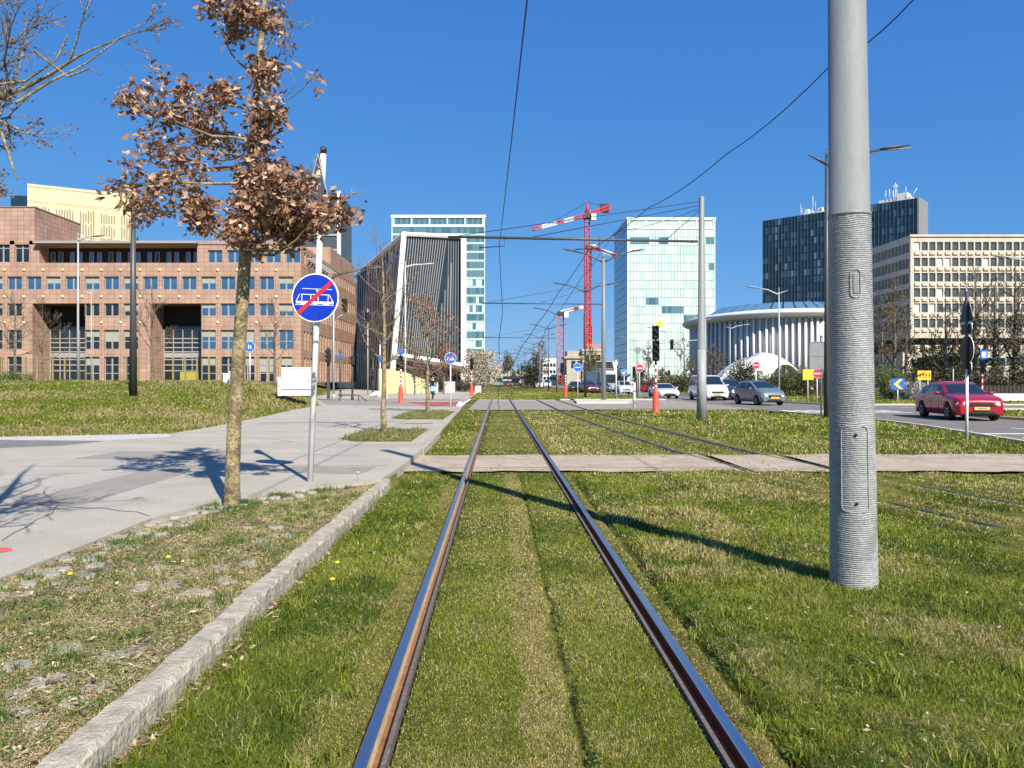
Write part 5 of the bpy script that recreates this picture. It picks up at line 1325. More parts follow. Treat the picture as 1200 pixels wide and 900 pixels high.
s2, p2, MM = simple_sign('small round blue tram sign with pink bar standing by the red bike square', G(528, 477, .12), 2.85, .31, 'signblue2', ((-.6, -.2, .6, -.2, .25), (-.5, .12, .5, .12, .06)))
sg = MB(); rs_ = rs; rs = .31
Mx = MM; q2(-.7, -.66, .7, .66, .17, .0175); sg.build('red_bar', M_['signred'], p2); rs = rs_
simple_sign('round blue sign with white bar on a white post left of the dark lamp', G(677, 468), 2.95, .36, 'signblue2', ((-.65, 0, .65, 0, .14),))
simple_sign('round blue sign with white arrow beside the white hatchback', G(731.5, 464), 2.7, .36, 'signblue2', ((.5, .5, -.4, -.4, .2), (-.4, -.4, .2, -.4, .2), (-.4, -.4, -.4, .2, .2)))
simple_sign('round blue footpath sign between the oak trunk and the white cabinet', (P(293, 0, 47).x, 47, 1.1), 2.8, .33, 'signblue2', ((-.2, -.4, -.2, .35, .2), (.2, -.4, .2, .2, .18)))
simple_sign('red no-entry sign on a white post in front of the gantry signals', G(749.5, 466), 3.0, .37, 'signred', ((-.7, 0, .7, 0, .25),))
simple_sign('red no-entry sign among the shrubs before the concert hall arch', (P(886, 0, 62).x, 62, 0), 3.05, .30, 'signred', ((-.7, 0, .7, 0, .25),), pr=.05)
simple_sign('red no-entry sign half hidden behind the dark verge lamp', (P(957.5, 0, 52).x, 52, 0), 2.3, .33, 'signred', ((-.7, 0, .7, 0, .25),))
# yellow panel behind the no-entry sign
def panel(label, loc, W, H, zc, face, postm='offwhite', strokes=True, name='direction_sign', two=True):
    t = thing(name, label, 'sign', loc)
    for s in ((-1, 1) if two else (0,)): MB().tube([(s * W * .3, .05, -.1), (s * W * .3, .05, zc + H * .4)], .035, 8).build('post', M_[postm], t)
    p = MB().box(-W/2, W/2, -.02, .02, zc - H/2, zc + H/2).build('sign_plate', M_[face], t)
    if strokes:
        mb = MB()
        for k in range(4): x = -W * .34 + k * W * .22; mb.box(x, x + W * .06, -.026, -.022, zc - H * .3, zc + H * (.3 if k % 2 else .15)); mb.box(x, x + W * .13, -.026, -.0225, zc - H * .02, zc + H * .06)
        mb.build('lettering', M_['black'], p)
    return t
panel('yellow diversion panel beside the half hidden no-entry sign', (P(947, 0, 54).x, 54, 0), .75, .75, 1.95, 'signyellow', strokes=False, two=False)
panel('orange yellow direction panel with dark lettering above the white blossom bush', (P(1083, 0, 60).x, 60, 0), 1.05, .72, 1.95, 'signyellow')
# blue/yellow arrow board
t = thing('chevron_sign', 'blue sign with yellow chevron on a short post beside the white blossom', 'sign', G(1052, 474))
MB().tube([(0, 0, -.1), (0, 0, 1.3)], .035, 8).build('post', M_['offwhite'], t)
p = MB().box(-.42, .42, -.05, -.02, .95, 1.65).build('sign_plate', M_['signblue2'], t)
mb = MB(); mb.poly([(.1, -.056, 1.62), (-.3, -.056, 1.3), (.1, -.056, .98), (.3, -.056, .98), (-.02, -.056, 1.3), (.3, -.056, 1.62)]); mb.build('chevron', M_['signyellow'], p)
# yield sign seen from behind, white bollard post
t = thing('yield_sign', 'pale triangular yield sign on a white post right of the island mast', 'road sign', G(722, 468.5))
MB().tube([(0, 0, -.1), (0, 0, 3.2)], .045, 10).build('post', M_['offwhite'], t)
mb = MB(); plate_poly(mb, [(0, -.55), (.42, .25), (-.42, .25)], Matrix.Translation((-.1, -.07, 2.75)) @ Matrix.Rotation(R(50), 4, 'Z')); mb.build('sign_plate', M_['signwhite'], t)
t = thing('marker_post', 'plain white marker post at the edge of the verge grass', 'post', G(743.2, 479)); MB().lathe([(.075, -.1), (.075, 1.36), (.06, 1.4)], 14).build('shaft', M_['white'], t); MB().lathe([(.078, .9), (.078, .98)], 14).build('band', M_['signback'], t)
# signs seen from behind on the white post in the verge
t = thing('road_sign', 'dark backs of triangular and round signs on a white post before the red car', 'road sign', G(1133, 516))
MB().tube([(0, 0, -.1), (0, 0, 1.78)], .035, 12).build('post', M_['offwhite'], t)
MB().tube([(0, 0, 1.78), (0, 0, 3.72)], .045, 12).build('upper_post', M_['lampdark'], t)
M_['blackback'] = mat('black sign back', (.025, .028, .03), .5)
RZ = Matrix.Rotation(R(-108), 4, 'Z')
def bplate(pts, zc, nm): 
    mb = MB(); MM_ = Matrix.Translation((.03, .05, zc)) @ Matrix.Rotation(R(-97), 4, 'Z'); plate_poly(mb, pts, MM_); o = mb.build(nm, M_['blackback'], t)
    mb = MB(); mb.tube([MM_ @ Vector((p[0], 0, p[1])) for p in pts + pts[:1]], .011, 5, cap=False); mb.build('rim', M_['signwhite'], o)
bplate([(-.38, -.32), (.38, -.32), (0, .42)], 3.28, 'triangle_plate'); bplate([(-.27, -.13), (.27, -.13), (.27, .13), (-.27, .13)], 2.78, 'text_plate')
bplate([(math.cos(k * math.pi / 14) * .36, math.sin(k * math.pi / 14) * .36) for k in range(28)], 2.26, 'round_plate'); bplate([(-.25, -.15), (.25, -.15), (.25, .15), (-.25, .15)], 1.78, 'text_plate')
# big sign backs behind the verge lamp
t = thing('road_sign', 'round disc above a large grey board seen from behind, beside the verge lamp', 'road sign', (P(968, 0, 33).x, 33, 0))
for s in (-1, 1): MB().tube([(s * .18, .06, -.1), (s * .18, .06, 4.0)], .04, 8).build('post', M_['galv'], t)
MB().lathe([(.36, -.012), (.36, .012)], 36, M=Matrix.Translation((.02, 0, 3.72)) @ Matrix.Rotation(R(90), 4, 'X'), sm=False).build('round_plate', M_['offwhite'], t)
bb = MB().box(-.72, .72, -.02, .02, 1.98, 3.18).build('board', M_['signback'], t)
mb = MB(); mb.box(-.72, .72, -.035, -.022, 2.56, 2.6); [mb.box(a_, a_ + .03, -.034, -.0215, 1.98, 3.18) for a_ in (-.72, .69)]; mb.box(-.69, .69, -.033, -.0212, 3.15, 3.18); mb.build('rim', M_['galv'], bb)

# traffic signals
def head(n=3, w_=.30, mi=0):
    mb = MB(); h = n * .32; mb.box(-w_/2, w_/2, -.12, .12, 0, h, bev=.05)
    for k in range(n):
        z = .16 + k * .32; M = Matrix.Translation((0, -.12, z)) @ Matrix.Rotation(R(90), 4, 'X'); mb.lathe([(.115, 0), (.115, .12)], 14, cap=False, M=M); mb.lathe([(.1, .01), (.1, .015)], 14, M=M)
    return mb.mesh('signal_head', M_['black'])
h3, h2 = head(3), head(2)
def striped(t, z0, z1, r=.055, n=7):
    a = MB(); dz = (z1 - z0) / n; a.lathe([(r, z0 + k * dz) for k in range(n + 1)], 12)
    for i in range(len(a.f) - 2): a.m[i] = (i // 12) % 2
    a.build('post', [M_['signwhite'], M_['signred']], t)
def signal(label, loc, scale=1, diamond=False, topz=3.0, h=h3, hn=.96, rz=0, hoff=0, grp='red based signals'):
    t = thing('traffic_signal', label, 'traffic light', loc, 0, grp)
    MB().lathe([(.18, -.05), (.18, .05), (.155, .1), (.135, .92), (.09, 1.06), (.06, 1.15)], 20).build('base', M_['redbase'], t)
    striped(t, 1.15, topz - .2); MB().tube([(0, 0, topz - .2), (0, 0, topz + hn + .3)], .05, 10).build('upper_post', M_['black'], t)
    put('signal_head', h, t, (hoff, -.05, topz), rz)
    return t
t = signal('black traffic signal on a red and white post with red base, yellow diamond on top', G(768.5, 484), topz=2.42, grp=None)
put('signal_head', h2, t, (-.02, -.04, 3.42), 0)
MB().tube([(0, 0, 3.3), (.1, .1, 4.35)], .03, 8).build('bracket', M_['galv'], t)
M = Matrix.Translation((.17, -.02, 4.15)) @ Matrix.Rotation(R(45), 4, 'Y')
MB().box(-.22, .22, -.015, .015, -.22, .22, M=M).build('diamond_sign', M_['signwhite'], t); MB().box(-.145, .145, -.02, -.017, -.145, .145, M=M).build('diamond_face', M_['signyellow'], t)
signal('red based signal on striped post between the rails and the pale lamp mast', G(662.7, 465.5), topz=2.25, hoff=-.32)
signal('red based signal on a striped post left of the rails near the white magnolia', G(552.7, 464, .12), topz=2.5, hoff=.0)
t = signal('red based post with small blue pedestrian sign before the slatted building', G(469.7, 472.5, .12), topz=2.3, h=h2, hn=.64)
MB().box(-.19, .19, -.16, -.14, 3.0, 3.38).build('sign_plate', M_['signblue2'], t)
# gantry arm signal
g0 = G(747, 465.5); t = thing('signal_gantry', 'curved grey mast arm with black signals reaching over the road before the mint tower', 'traffic light', g0); D_ = g0.y
rel = lambda px, py: (P(px, py, D_).x - g0.x, 0, P(px, py, D_).z)
MB().tube([(0, 0, -.1), (0, 0, rel(0, 413)[2]), rel(750, 409), rel(757, 405), rel(768, 402.5), rel(795, 400.5), rel(818, 398.5)], [.1, .09, .08, .07, .06, .05, .045], 10).build('arm', M_['lampgrey'], t)
put('signal_head', h3, t, (rel(787, 0)[0], -.1, rel(0, 410)[2]), 0); put('signal_head', h3, t, (-.32, -.1, rel(0, 442)[2]), 0); put('signal_head', h3, t, (.35, -.1, rel(0, 442)[2]), 0)
mb = MB(); M = Matrix.Translation((0, -.12, rel(0, 410.5)[2])) @ Matrix.Rotation(R(90), 4, 'X'); mb.lathe([(.3, -.03), (.3, .03)], 20, M=M); mb.build('round_plate', M_['signback'], t)
for (px, py, lb) in ((812, 436, 'small black signal on a pole at the far side of the junction'), (784, 436, 'small black signal left of the far crowd before the mint tower')):
    D_ = 110; q = P(px, py, D_); t = thing('traffic_signal', lb, 'traffic light', (q.x, D_, 0)); MB().tube([(0, 0, 0), (0, 0, 3.4)], .05, 8).build('post', M_['lampgrey'], t); put('signal_head', h3, t, (0, -.1, 2.1), 0)

# cluster at the left crossing
t = thing('traffic_signal', 'black signal on a pale pole at the left crossing beside the white cabinet', 'traffic light', G(391, 469, .12)); Dq = t.location.y
zq = lambda y: P(0, y, Dq).z - .12
MB().tube([(0, 0, -.1), (0, 0, zq(360))], .065, 10).build('post', M_['lampgrey'], t); MB().lathe([(.16, 0), (.14, .35), (.07, .45)], 14).build('base', M_['lampgrey'], t)
put('signal_head', h3, t, (-.32, -.1, zq(425)), R(-60)); MB().tube([(0, 0, zq(376)), (.5, 0, zq(370)), (1.1, 0, zq(365))], .045, 8).build('arm', M_['lampgrey'], t); put('signal_head', h3, t, (.85, -.1, zq(366)), R(-50)); MB().box(-.5, -.28, .03, .06, zq(468), zq(407)).build('dark_post', M_['lampdark'], t)
for (px, pyb, pyt, lb, hd) in ((413, 469, 405, 'dark pedestrian signal post, middle one at the left crossing', 1), (399, 466, 410, 'dark slim post with blue sign between two signal posts', 0), (437, 465, 420, 'dark signal post nearest the yellow wall with blue and white panel', 1)):
    g_ = G(px, pyb, .12); t = thing('signal_post', lb, 'traffic light', g_); zq = lambda y: P(0, y, g_.y).z - .12
    MB().tube([(0, 0, -.1), (0, 0, zq(pyt))], .07, 10).build('post', M_['lampdark'], t)
    if hd: put('signal_head', h2, t, (.06, -.12, zq(pyt + 22)), R(-70)); 
    else: MB().box(-.14, .14, -.12, -.09, zq(421), zq(414)).build('sign_plate', M_['signblue2'], t)
    MB().lathe([(.11, 0), (.09, .5)], 12).build('base', M_['lampdark'], t)
t = thing('signal_post', 'thin pale pole with hanging black signal before the slatted side wall', 'traffic light', (P(431, 0, 75).x, 75, .12)); zq = lambda y: P(0, y, 75).z - .12
MB().tube([(0, 0, -.1), (0, 0, zq(362))], .06, 8).build('post', M_['lampgrey'], t); put('signal_head', h3, t, (0, -.15, zq(377.5)), R(-40)); put('signal_head', h3, t, (.5, -.12, zq(432)), R(-20)); MB().box(1.05, 1.35, -.1, -.07, zq(424), zq(416)).build('sign_plate', M_['signblue2'], t); MB().tube([(1.2, 0, -.1), (1.2, 0, zq(400))], .05, 8).build('post', M_['white'], t)
# low bent barrier with pale sheet
b0 = G(411, 470, .12); t = thing('barrier', 'low metal barrier with a pale crumpled sheet leaning on it at the left crossing', 'barrier', b0)
r_ = lambda px, py, D_=b0.y: (P(px, py, D_).x - b0.x, 0, P(px, py, D_).z - .12)
MB().tube([r_(396, 463), r_(420, 463), r_(433, 472)], .045, 6).build('rail', M_['lampdark'], t)
for px in (398, 420): a_ = r_(px, 463); MB().tube([a_, (a_[0], 0, 0)], .04, 6).build('leg', M_['lampdark'], t)
mb = MB(); pts = [r_(432, 464.5), r_(437, 459.5), r_(445, 458.5), r_(453, 461), r_(455, 467), r_(448, 472), r_(441, 467), r_(434, 471)]
n0 = len(mb.v); mb.v.append((sum(p[0] for p in pts) / 8, -.35, .45)); mb.v += [(p[0], random.uniform(-.15, .25), max(0, p[2])) for p in pts]
for k in range(8): mb.face((n0, n0 + 1 + k, n0 + 1 + (k + 1) % 8))
mb.v += [(v[0], v[1] + .03, v[2]) for v in mb.v[n0:n0 + 9]]
for k in range(8): mb.face((n0 + 9, n0 + 10 + (k + 1) % 8, n0 + 10 + k))
mb.build('sheet', M_['offwhite'], t)

# cabinets on the mound
def cabinet(label, x0, x1, yt, yb, D_, m='white', rz=0, extra=True):
    a_, b_ = P(x0, 0, D_), P(x1, 0, D_); W_ = b_.x - a_.x; z0 = P(0, yb, D_).z; z1 = P(0, yt, D_).z
    t = thing('cabinet', label, 'cabinet', ((a_.x + b_.x) / 2, D_, z0), rz); H_ = z1 - z0
    MB().box(-W_/2, W_/2, 0, .5, 0, H_, bev=.02).build('case', M_[m], t); MB().box(-W_/2 - .02, W_/2 + .02, -.03, .53, H_ + .002, H_ + .05).build('lid', M_[m], t)
    if extra: d_ = MB().box(-W_/2 + .05, W_/2 - .05, -.012, -.002, .12, H_ - .06).build('door', M_[m], t); MB().box(W_/2 - .12, W_/2 - .09, -.03, -.0125, H_ * .5, H_ * .6).build('handle', M_['black'], d_)
    return t
cabinet('narrow white cabinet, left one of the pair behind the oak trunk', 261, 268, 438.5, 461.5, 42)
cabinet('narrow white cabinet, taller right one of the pair behind the oak trunk', 268.6, 276, 436, 460.5, 41.4)
cabinet('slim white cabinet standing against the big white box', 325, 329, 443, 464, 41)
t = cabinet('big white box with a dark seam near its foot behind the tram sign', 329.5, 364, 431.5, 463.5, 41.3); 
MB().box(-.8, .8, -.02, -.003, .30, .34).build('seam', M_['black'], t)
# skip container and bin
q = P(219, 447, 98.5); t = thing('container', 'yellow green metal container inside the second black portal', 'container', (q.x, 98.8, 1.42)); MB().box(-1.0, 1.0, 0, 1, .15, 1.35).build('body', mat('yellow green paint', (.33, .30, .05), .7), t); MB().box(-1.05, 1.05, -.03, 1.02, 1.36, 1.43).build('rim', M_['black'], t)
q = G(560, 460, .12); t = thing('litter_bin', 'grey box shaped litter bin beside the red based signal near the magnolia', 'bin', q); MB().box(-.42, .42, 0, .7, 0, .85, bev=.06).build('body', M_['concrete'], t); MB().box(-.32, .32, .1, .6, .86, .95, bev=.05).build('lid', M_['lampdark'], t)
# low white wall and dark fence at far right
mb = MB(); mb.box(0, 30, 0, .35, 0, .55, bev=.03); tag(mb.build('low_wall', M_['offwhite'], None, (P(1164, 0, 58).x, 58, .0)), 'low white wall behind the grass to the right of the red car', 'wall')
t = thing('fence', 'dark slatted timber fence under the ivy covered trees', 'fence', (P(1150, 0, 62).x, 62, 0))
mb = MB(); [mb.box(k * .32, k * .32 + .24, -.02, .02, .1, 1.15) for k in range(60)]; mb.build('boards', mat('dark timber', (.045, .035, .028), .9, var=.3, scale=3), t); mb = MB(); mb.box(0, 19, .025, .07, .9, 1.0); mb.box(0, 19, .025, .07, .3, .4); mb.build('rail', M_['lampdark'], t)
for (px, D_) in ((1151, 56), (1117, 57)):
    q = P(px, 0, D_); t = thing('traffic_signal', ('striped signal post behind the bonnet of the red car', 'thin pale post behind the roof of the red car')[px < 1130], 'traffic light', (q.x, D_, 0))
    if px > 1130: striped(t, 0, 2.1, .055, 9); put('signal_head', h3, t, (0, -.1, 2.1), 0); sp_o = MB().box(-.25, .25, -.2, -.17, 3.1, 3.75).build('sign_plate', M_['signblue2'], t); MB().box(-.15, .15, -.206, -.2005, 3.22, 3.62).build('symbol', M_['signwhite'], sp_o)
    else: MB().tube([(0, 0, 0), (0, 0, 2.4)], .045, 8).build('post', M_['lampgrey'], t)

# ================================================================== TREES
def bark(name, c1, c2, sc=12): return mat(name, c1, .95, col2=c2, scale=sc, bump=1.0, bscale=60, tight=.13, grit=.45, gscale=7)
M_['bark'] = bark('oak bark with lichen', (.12, .10, .08), (.38, .30, .13), 30)
M_['barkgrey'] = bark('grey brown bark', (.10, .085, .065), (.2, .17, .12), 10)
M_['twig'] = mat('twig', (.12, .09, .065), .9, col2=(.24, .19, .1), scale=9)
M_['twigfar'] = mat('far twig', (.13, .10, .07), .95, var=.3, scale=.8)
M_['leafmat'] = attr_mat('foliage', .6, .25, .25)

def branch(mb, rnd, p, d, L, r, depth, tips, seg=6, gn=3, wander=.22, up=.10, nch=(2, 4), shrink=.62, mi=0, minr=.003, spread=(.5, 1.0)):
    n = max(3, gn + depth); pts = [p.copy()]; rr = [r]; q = p.copy(); dd = d.normalized()
    for i in range(n):
        dd = (dd + Vector((rnd.gauss(0, wander), rnd.gauss(0, wander), rnd.gauss(0, wander) + up))).normalized(); q = q + dd * (L / n); pts.append(q.copy()); rr.append(max(minr, r * (1 - .62 * (i + 1) / n)))
    mb.tube(pts, rr, seg if r > .012 else 4 if r > .006 else 3, mi, cap=False)
    if depth <= 0: tips.append((pts[-1], dd)); tips.append((pts[len(pts)//2], dd)); return
    for c in range(rnd.randint(*nch) + (1 if depth > 1 else 0)):
        t = rnd.uniform(.25, .98); k = min(n - 1, int(t * n)); b = pts[k].lerp(pts[k+1], t * n - k)
        ax = dd.orthogonal().normalized(); ax.rotate(Matrix.Rotation(rnd.uniform(0, 6.28), 3, dd)); nd = (dd * math.cos(sp_ := rnd.uniform(*spread)) + ax * math.sin(sp_)).normalized()
        branch(mb, rnd, b, nd, L * shrink * rnd.uniform(.7, 1.15), rr[k] * rnd.uniform(.5, .68), depth - 1, tips, seg, gn, wander, up, nch, shrink, mi, minr, spread)
    branch(mb, rnd, pts[-1], dd, L * shrink * .8, rr[-1], depth - 1, tips, seg, gn, wander, up, nch, shrink, mi, minr, spread)

def oak_leaves(name, pts, n_per, spread, size, cols, parent, droop=.3, seed=1, m='leafmat', lobed=True):
    rg = np.random.default_rng(seed); P0 = np.array([list(p) for p in pts]); n = len(P0) * n_per
    c = np.repeat(P0, n_per, 0) + rg.normal(0, spread, (n, 3)); L = size * rg.uniform(.55, 1.25, n)[:, None]
    th = rg.uniform(0, 6.28, n); a = np.stack([np.cos(th), np.sin(th), rg.uniform(-.9, .4, n) - droop], 1); a /= np.linalg.norm(a, axis=1)[:, None]
    rr_ = rg.normal(size=(n, 3)); b = np.cross(a, rr_); b /= np.linalg.norm(b, axis=1)[:, None]; w_ = np.cross(a, b)
    cur = rg.uniform(-.3, .6, n)[:, None] * L
    if lobed:
        prof = [(0, 0, 0), (.25, .20, .3), (.36, .13, .35), (.58, .30, .8), (.72, .17, .8), (1.0, 0, 1.2), (.72, -.17, .8), (.58, -.30, .8), (.36, -.13, .35), (.25, -.20, .3)]
    else: prof = [(0, 0, 0), (.45, .33, .5), (1, 0, 1), (.45, -.33, .5)]
    k = len(prof); Vv = np.stack([c + a * L * u + b * L * v * rg.uniform(.7, 1.2, (n, 1)) + w_ * cur * s * u + w_ * abs(v) * L * .5 for (u, v, s) in prof], 1).reshape(-1, 3)
    i = np.arange(n)[:, None] * k
    if lobed: T = np.concatenate([i + np.array([[0, q, q + 1]]) for q in range(1, k - 1)], 1).reshape(-1, 3)
    else: T = np.concatenate([i + np.array([[0, 1, 2]]), i + np.array([[0, 2, 3]])], 1).reshape(-1, 3)
    cc = np.array(cols)[rg.integers(0, len(cols), n)] * rg.uniform(.65, 1.3, (n, 1))
    return put(name, npmesh(name, Vv, T, M_[m], np.repeat(cc, k, axis=0)), parent)
BROWNL = [(.33, .19, .11), (.46, .29, .175), (.60, .42, .28), (.20, .10, .055), (.37, .20, .115), (.25, .14, .08)]

# the oak with brown leaves
oak = thing('oak_tree', 'slim lichen covered oak with withered brown leaves growing by the near pavement edge', 'tree', (-2.94, 8.5, .08))
rnd = random.Random(21)
def oakpt(px, py, dy=0): q = P(px, py, 8.5 + dy); return Vector((q.x + 2.94, q.y - 8.5, q.z - .08))
tp = [Vector((0, 0, -.1)), oakpt(272, 560), oakpt(274, 500), oakpt(279, 430), oakpt(284, 350), oakpt(288, 290), oakpt(291, 235), oakpt(297, 170), oakpt(301, 110), oakpt(306, 50), oakpt(311, -10), oakpt(314, -80), oakpt(316, -150)]
tr_ = [.098, .080, .076, .073, .069, .064, .055, .047, .040, .033, .026, .018, .008]
mb = MB(); mb.tube(tp, tr_, 16, 0, cap=False); n0 = 0
for i in range(len(mb.v)):
    x, y, z = mb.v[i]; s = 1 + .06 * math.sin(z * 9 + x * 40); mb.v[i] = (x + .004 * math.sin(z * 23), y, z)
mb.build('trunk', M_['bark'], oak)
mb = MB(); tips = []
mains = [(288, 296, 345, 250, .2, .03), (288, 300, 395, 262, -.5, .028), (287, 292, 215, 255, -.2, .03), (290, 270, 160, 235, .3, .026), (290, 262, 330, 200, .5, .026), (292, 240, 425, 262, .1, .024), (288, 285, 405, 290, .2, .022), (290, 265, 380, 235, -.3, .024), (291, 262, 350, 275, .4, .02), (290, 270, 400, 225, .5, .018),
         (294, 215, 150, 190, -.3, .026), (296, 190, 225, 160, .6, .024), (297, 165, 140, 120, .1, .024), (297, 175, 335, 120, -.4, .022), (299, 130, 205, 85, -.2, .022), (300, 120, 360, 70, .3, .017), (303, 90, 235, 45, .4, .02),
         (304, 70, 330, 10, -.1, .018), (307, 40, 270, 0, -.3, .016), (308, 30, 350, -20, .3, .014), (311, -10, 280, -60, .2, .014), (312, -30, 340, -90, -.2, .012), (291, 250, 300, 190, -1.0, .025), (292, 235, 270, 215, 1.0, .022), (299, 140, 365, 100, -.6, .014), (289, 280, 255, 300, -.6, .02), (289, 285, 330, 300, .6, .02)]
for (x0, y0, x1, y1, dy, r) in mains:
    a_, b_ = oakpt(x0, y0), oakpt(x1, y1, dy); d = b_ - a_; L = d.length
    branch(mb, rnd, a_, d + Vector((0, 0, -.12 * L)), L * .72, r * .75, 2, tips, 6, 3, .15, .08, (2, 3), .5, 0, .0028, (.4, 1.0))
mb.build('branches', M_['bark'], oak)
keep = []; crown = []
for (p, d) in tips:
    q = p + Vector((-2.94, 8.5, .08)); px, py = VX + q.x / q.y * F, VY - (q.z - CAMH) / q.y * F
    bare = ((px > 325 and py < 180) and rnd.random() < .82) or (px > 338 and py < 205 and rnd.random() < .9)
    tt = (10.28 - q.y) / .6856; hx, hz_ = q.x - .3418 * tt, q.z - .6428 * tt
    if tt > 0 and math.hypot(hx + 2.55, hz_ - 2.6) < .5: bare = True
    low = py > 300 and px > 365
    if not bare and rnd.random() < .86: crown.append(p); keep.append(p + d * .05)
oak_leaves('leaves', crown, 14, .065, .088, BROWNL, oak, seed=4)

def bare_tree(label, loc, H, trunk_r, seed, spread=1.0, depth=3, cols=None, nl=0, ls=.09, ldens=1.0, group=None, name='bare_tree', m='barkgrey', nbr=9, z0=.32, tw='twigfar', minr=.006, up=.18, lean=0):
    t = thing(name, label, 'tree', loc, 0, group); rnd = random.Random(seed); k = 7
    path = [Vector((lean * i / k + rnd.gauss(0, .02) * H * .15, rnd.gauss(0, .02) * H * .15, -.15 + (H * .9 + .15) * i / k)) for i in range(k + 1)]; rr = [trunk_r * (1 - .85 * i / k) + .004 for i in range(k + 1)]
    MB().tube(path, rr, 10, 0, cap=False).build('trunk', M_[m], t); mb = MB(); tips = []
    for b in range(nbr):
        f = z0 + (.97 - z0) * b / nbr; q = path[int(f * k)].lerp(path[min(k, int(f * k) + 1)], f * k % 1); an = b * 2.4 + rnd.uniform(-.4, .4)
        L = H * .30 * spread * (1.15 - .75 * f) * rnd.uniform(.8, 1.2); branch(mb, rnd, q, Vector((math.cos(an), math.sin(an), rnd.uniform(.25, .8))), L, trunk_r * (.5 - .35 * f), depth - 1, tips, 5, 2, .16, up, (2, 3), .6, 0, minr)
    branch(mb, rnd, path[-1], Vector((0, 0, 1)), H * .12, trunk_r * .2, 1, tips, 4, 2, .15, .1, (2, 3), .6, 0, minr)
    mb.build('crown', M_[tw], t)
    if cols: oak_leaves('leaves', [p for (p, d) in tips if rnd.random() < ldens], nl, ls * 1.1, ls, cols, t, seed=seed, lobed=False)
    return t
# second and third street trees
bare_tree('nearly leafless young street tree in the first turf strip of the pavement', (G(453, 505, .13).x, 20.3, .12), 5.2, .078, 31, 1.0, 3, m='bark', tw='twig', minr=.005, nbr=13, z0=.38, name='street_tree')
bare_tree('young street tree keeping clusters of reddish brown leaves, in the second turf strip', (G(502, 483, .13).x, 33.2, .12), 5.2, .09, 33, .95, 3, [(.36, .17, .10), (.28, .12, .07), (.42, .24, .15)], 6, .085, .62, m='bark', tw='twig', minr=.008, nbr=13, z0=.36, name='street_tree')
# the tree outside the frame whose branches enter top left
bt = thing('bare_tree', 'leafless lichen covered tree reaching its branches in from the left frame edge', 'tree', (-3.95, 5.2, .1))
rnd = random.Random(5); mb = MB(); mb.tube([(0, 0, -.1), (.03, 0, 1.2), (.0, .04, 2.4), (.05, 0, 4.0), (0, 0, 5.6), (.05, 0, 7)], [.11, .09, .075, .05, .03, .01], 14, cap=False); mb.build('trunk', M_['bark'], bt)
mb = MB(); tips = []
def bp(px, py, D_): q = P(px, py, D_); return q - Vector((-3.95, 5.2, .1))
for (z, tx, ty, tD, r, dp) in ((1.9, 30, 110, 4.6, .030, 3), (2.5, 60, 30, 4.9, .036, 3), (2.2, 10, 150, 5.3, .028, 3), (2.9, 120, -20, 5.0, .03, 3), (2.6, 70, 80, 4.2, .028, 3), (3.2, 40, -60, 5.6, .03, 2), (3.6, -60, -60, 6, .03, 2), (3.0, -150, 80, 6.5, .03, 2), (1.9, -40, 170, 4.2, .03, 2), (2.0, -10, 60, 5.6, .03, 2)):
    a_ = Vector((0, 0, z)); b_ = bp(tx, ty, tD); d = b_ - a_; branch(mb, rnd, a_, d + Vector((0, 0, -.05)), d.length * .80, r * .8, dp, tips, 7, 3, .12, .02, (3, 5), .42, 0, .0026, (.35, .95))
# the long drooping twig ending near (170, 25)
for pts_ in (((20, 120), (60, 95), (100, 75), (140, 45), (165, 28)), ((40, 60), (80, 90), (105, 80), (118, 88)), ((0, 150), (10, 180), (20, 210)), ((-10, 100), (30, 95), (66, 70), (80, 40))):
    mb.tube([bp(x, y, 4.7) for (x, y) in pts_], [.009, .007, .005, .004, .003][:len(pts_)], 6, cap=False)
mb.build('branches', M_['bark'], bt)
oak_leaves('buds', [p for p, d in tips], 2, .01, .022, [(.25, .13, .07)], bt, lobed=False)

# bare trees in front of the pink block
for i, (px, D_, H_, lb) in enumerate(((17, 74, 9.0, 'bare tree at the far left in front of the office block'), (178, 70, 9.2, 'bare tree beside the second black portal'), (322, 76, 8.2, 'thin bare tree in front of the office block behind the cabinets'), (50, 80, 8.6, 'bare tree just left of the first black portal'))):
    bare_tree(lb, (P(px, 0, D_).x, D_, 1.4), H_, .14, 40 + i, .95, 3, tw='twigfar', minr=.012, nbr=11, z0=.3, group='bare trees before the office block')
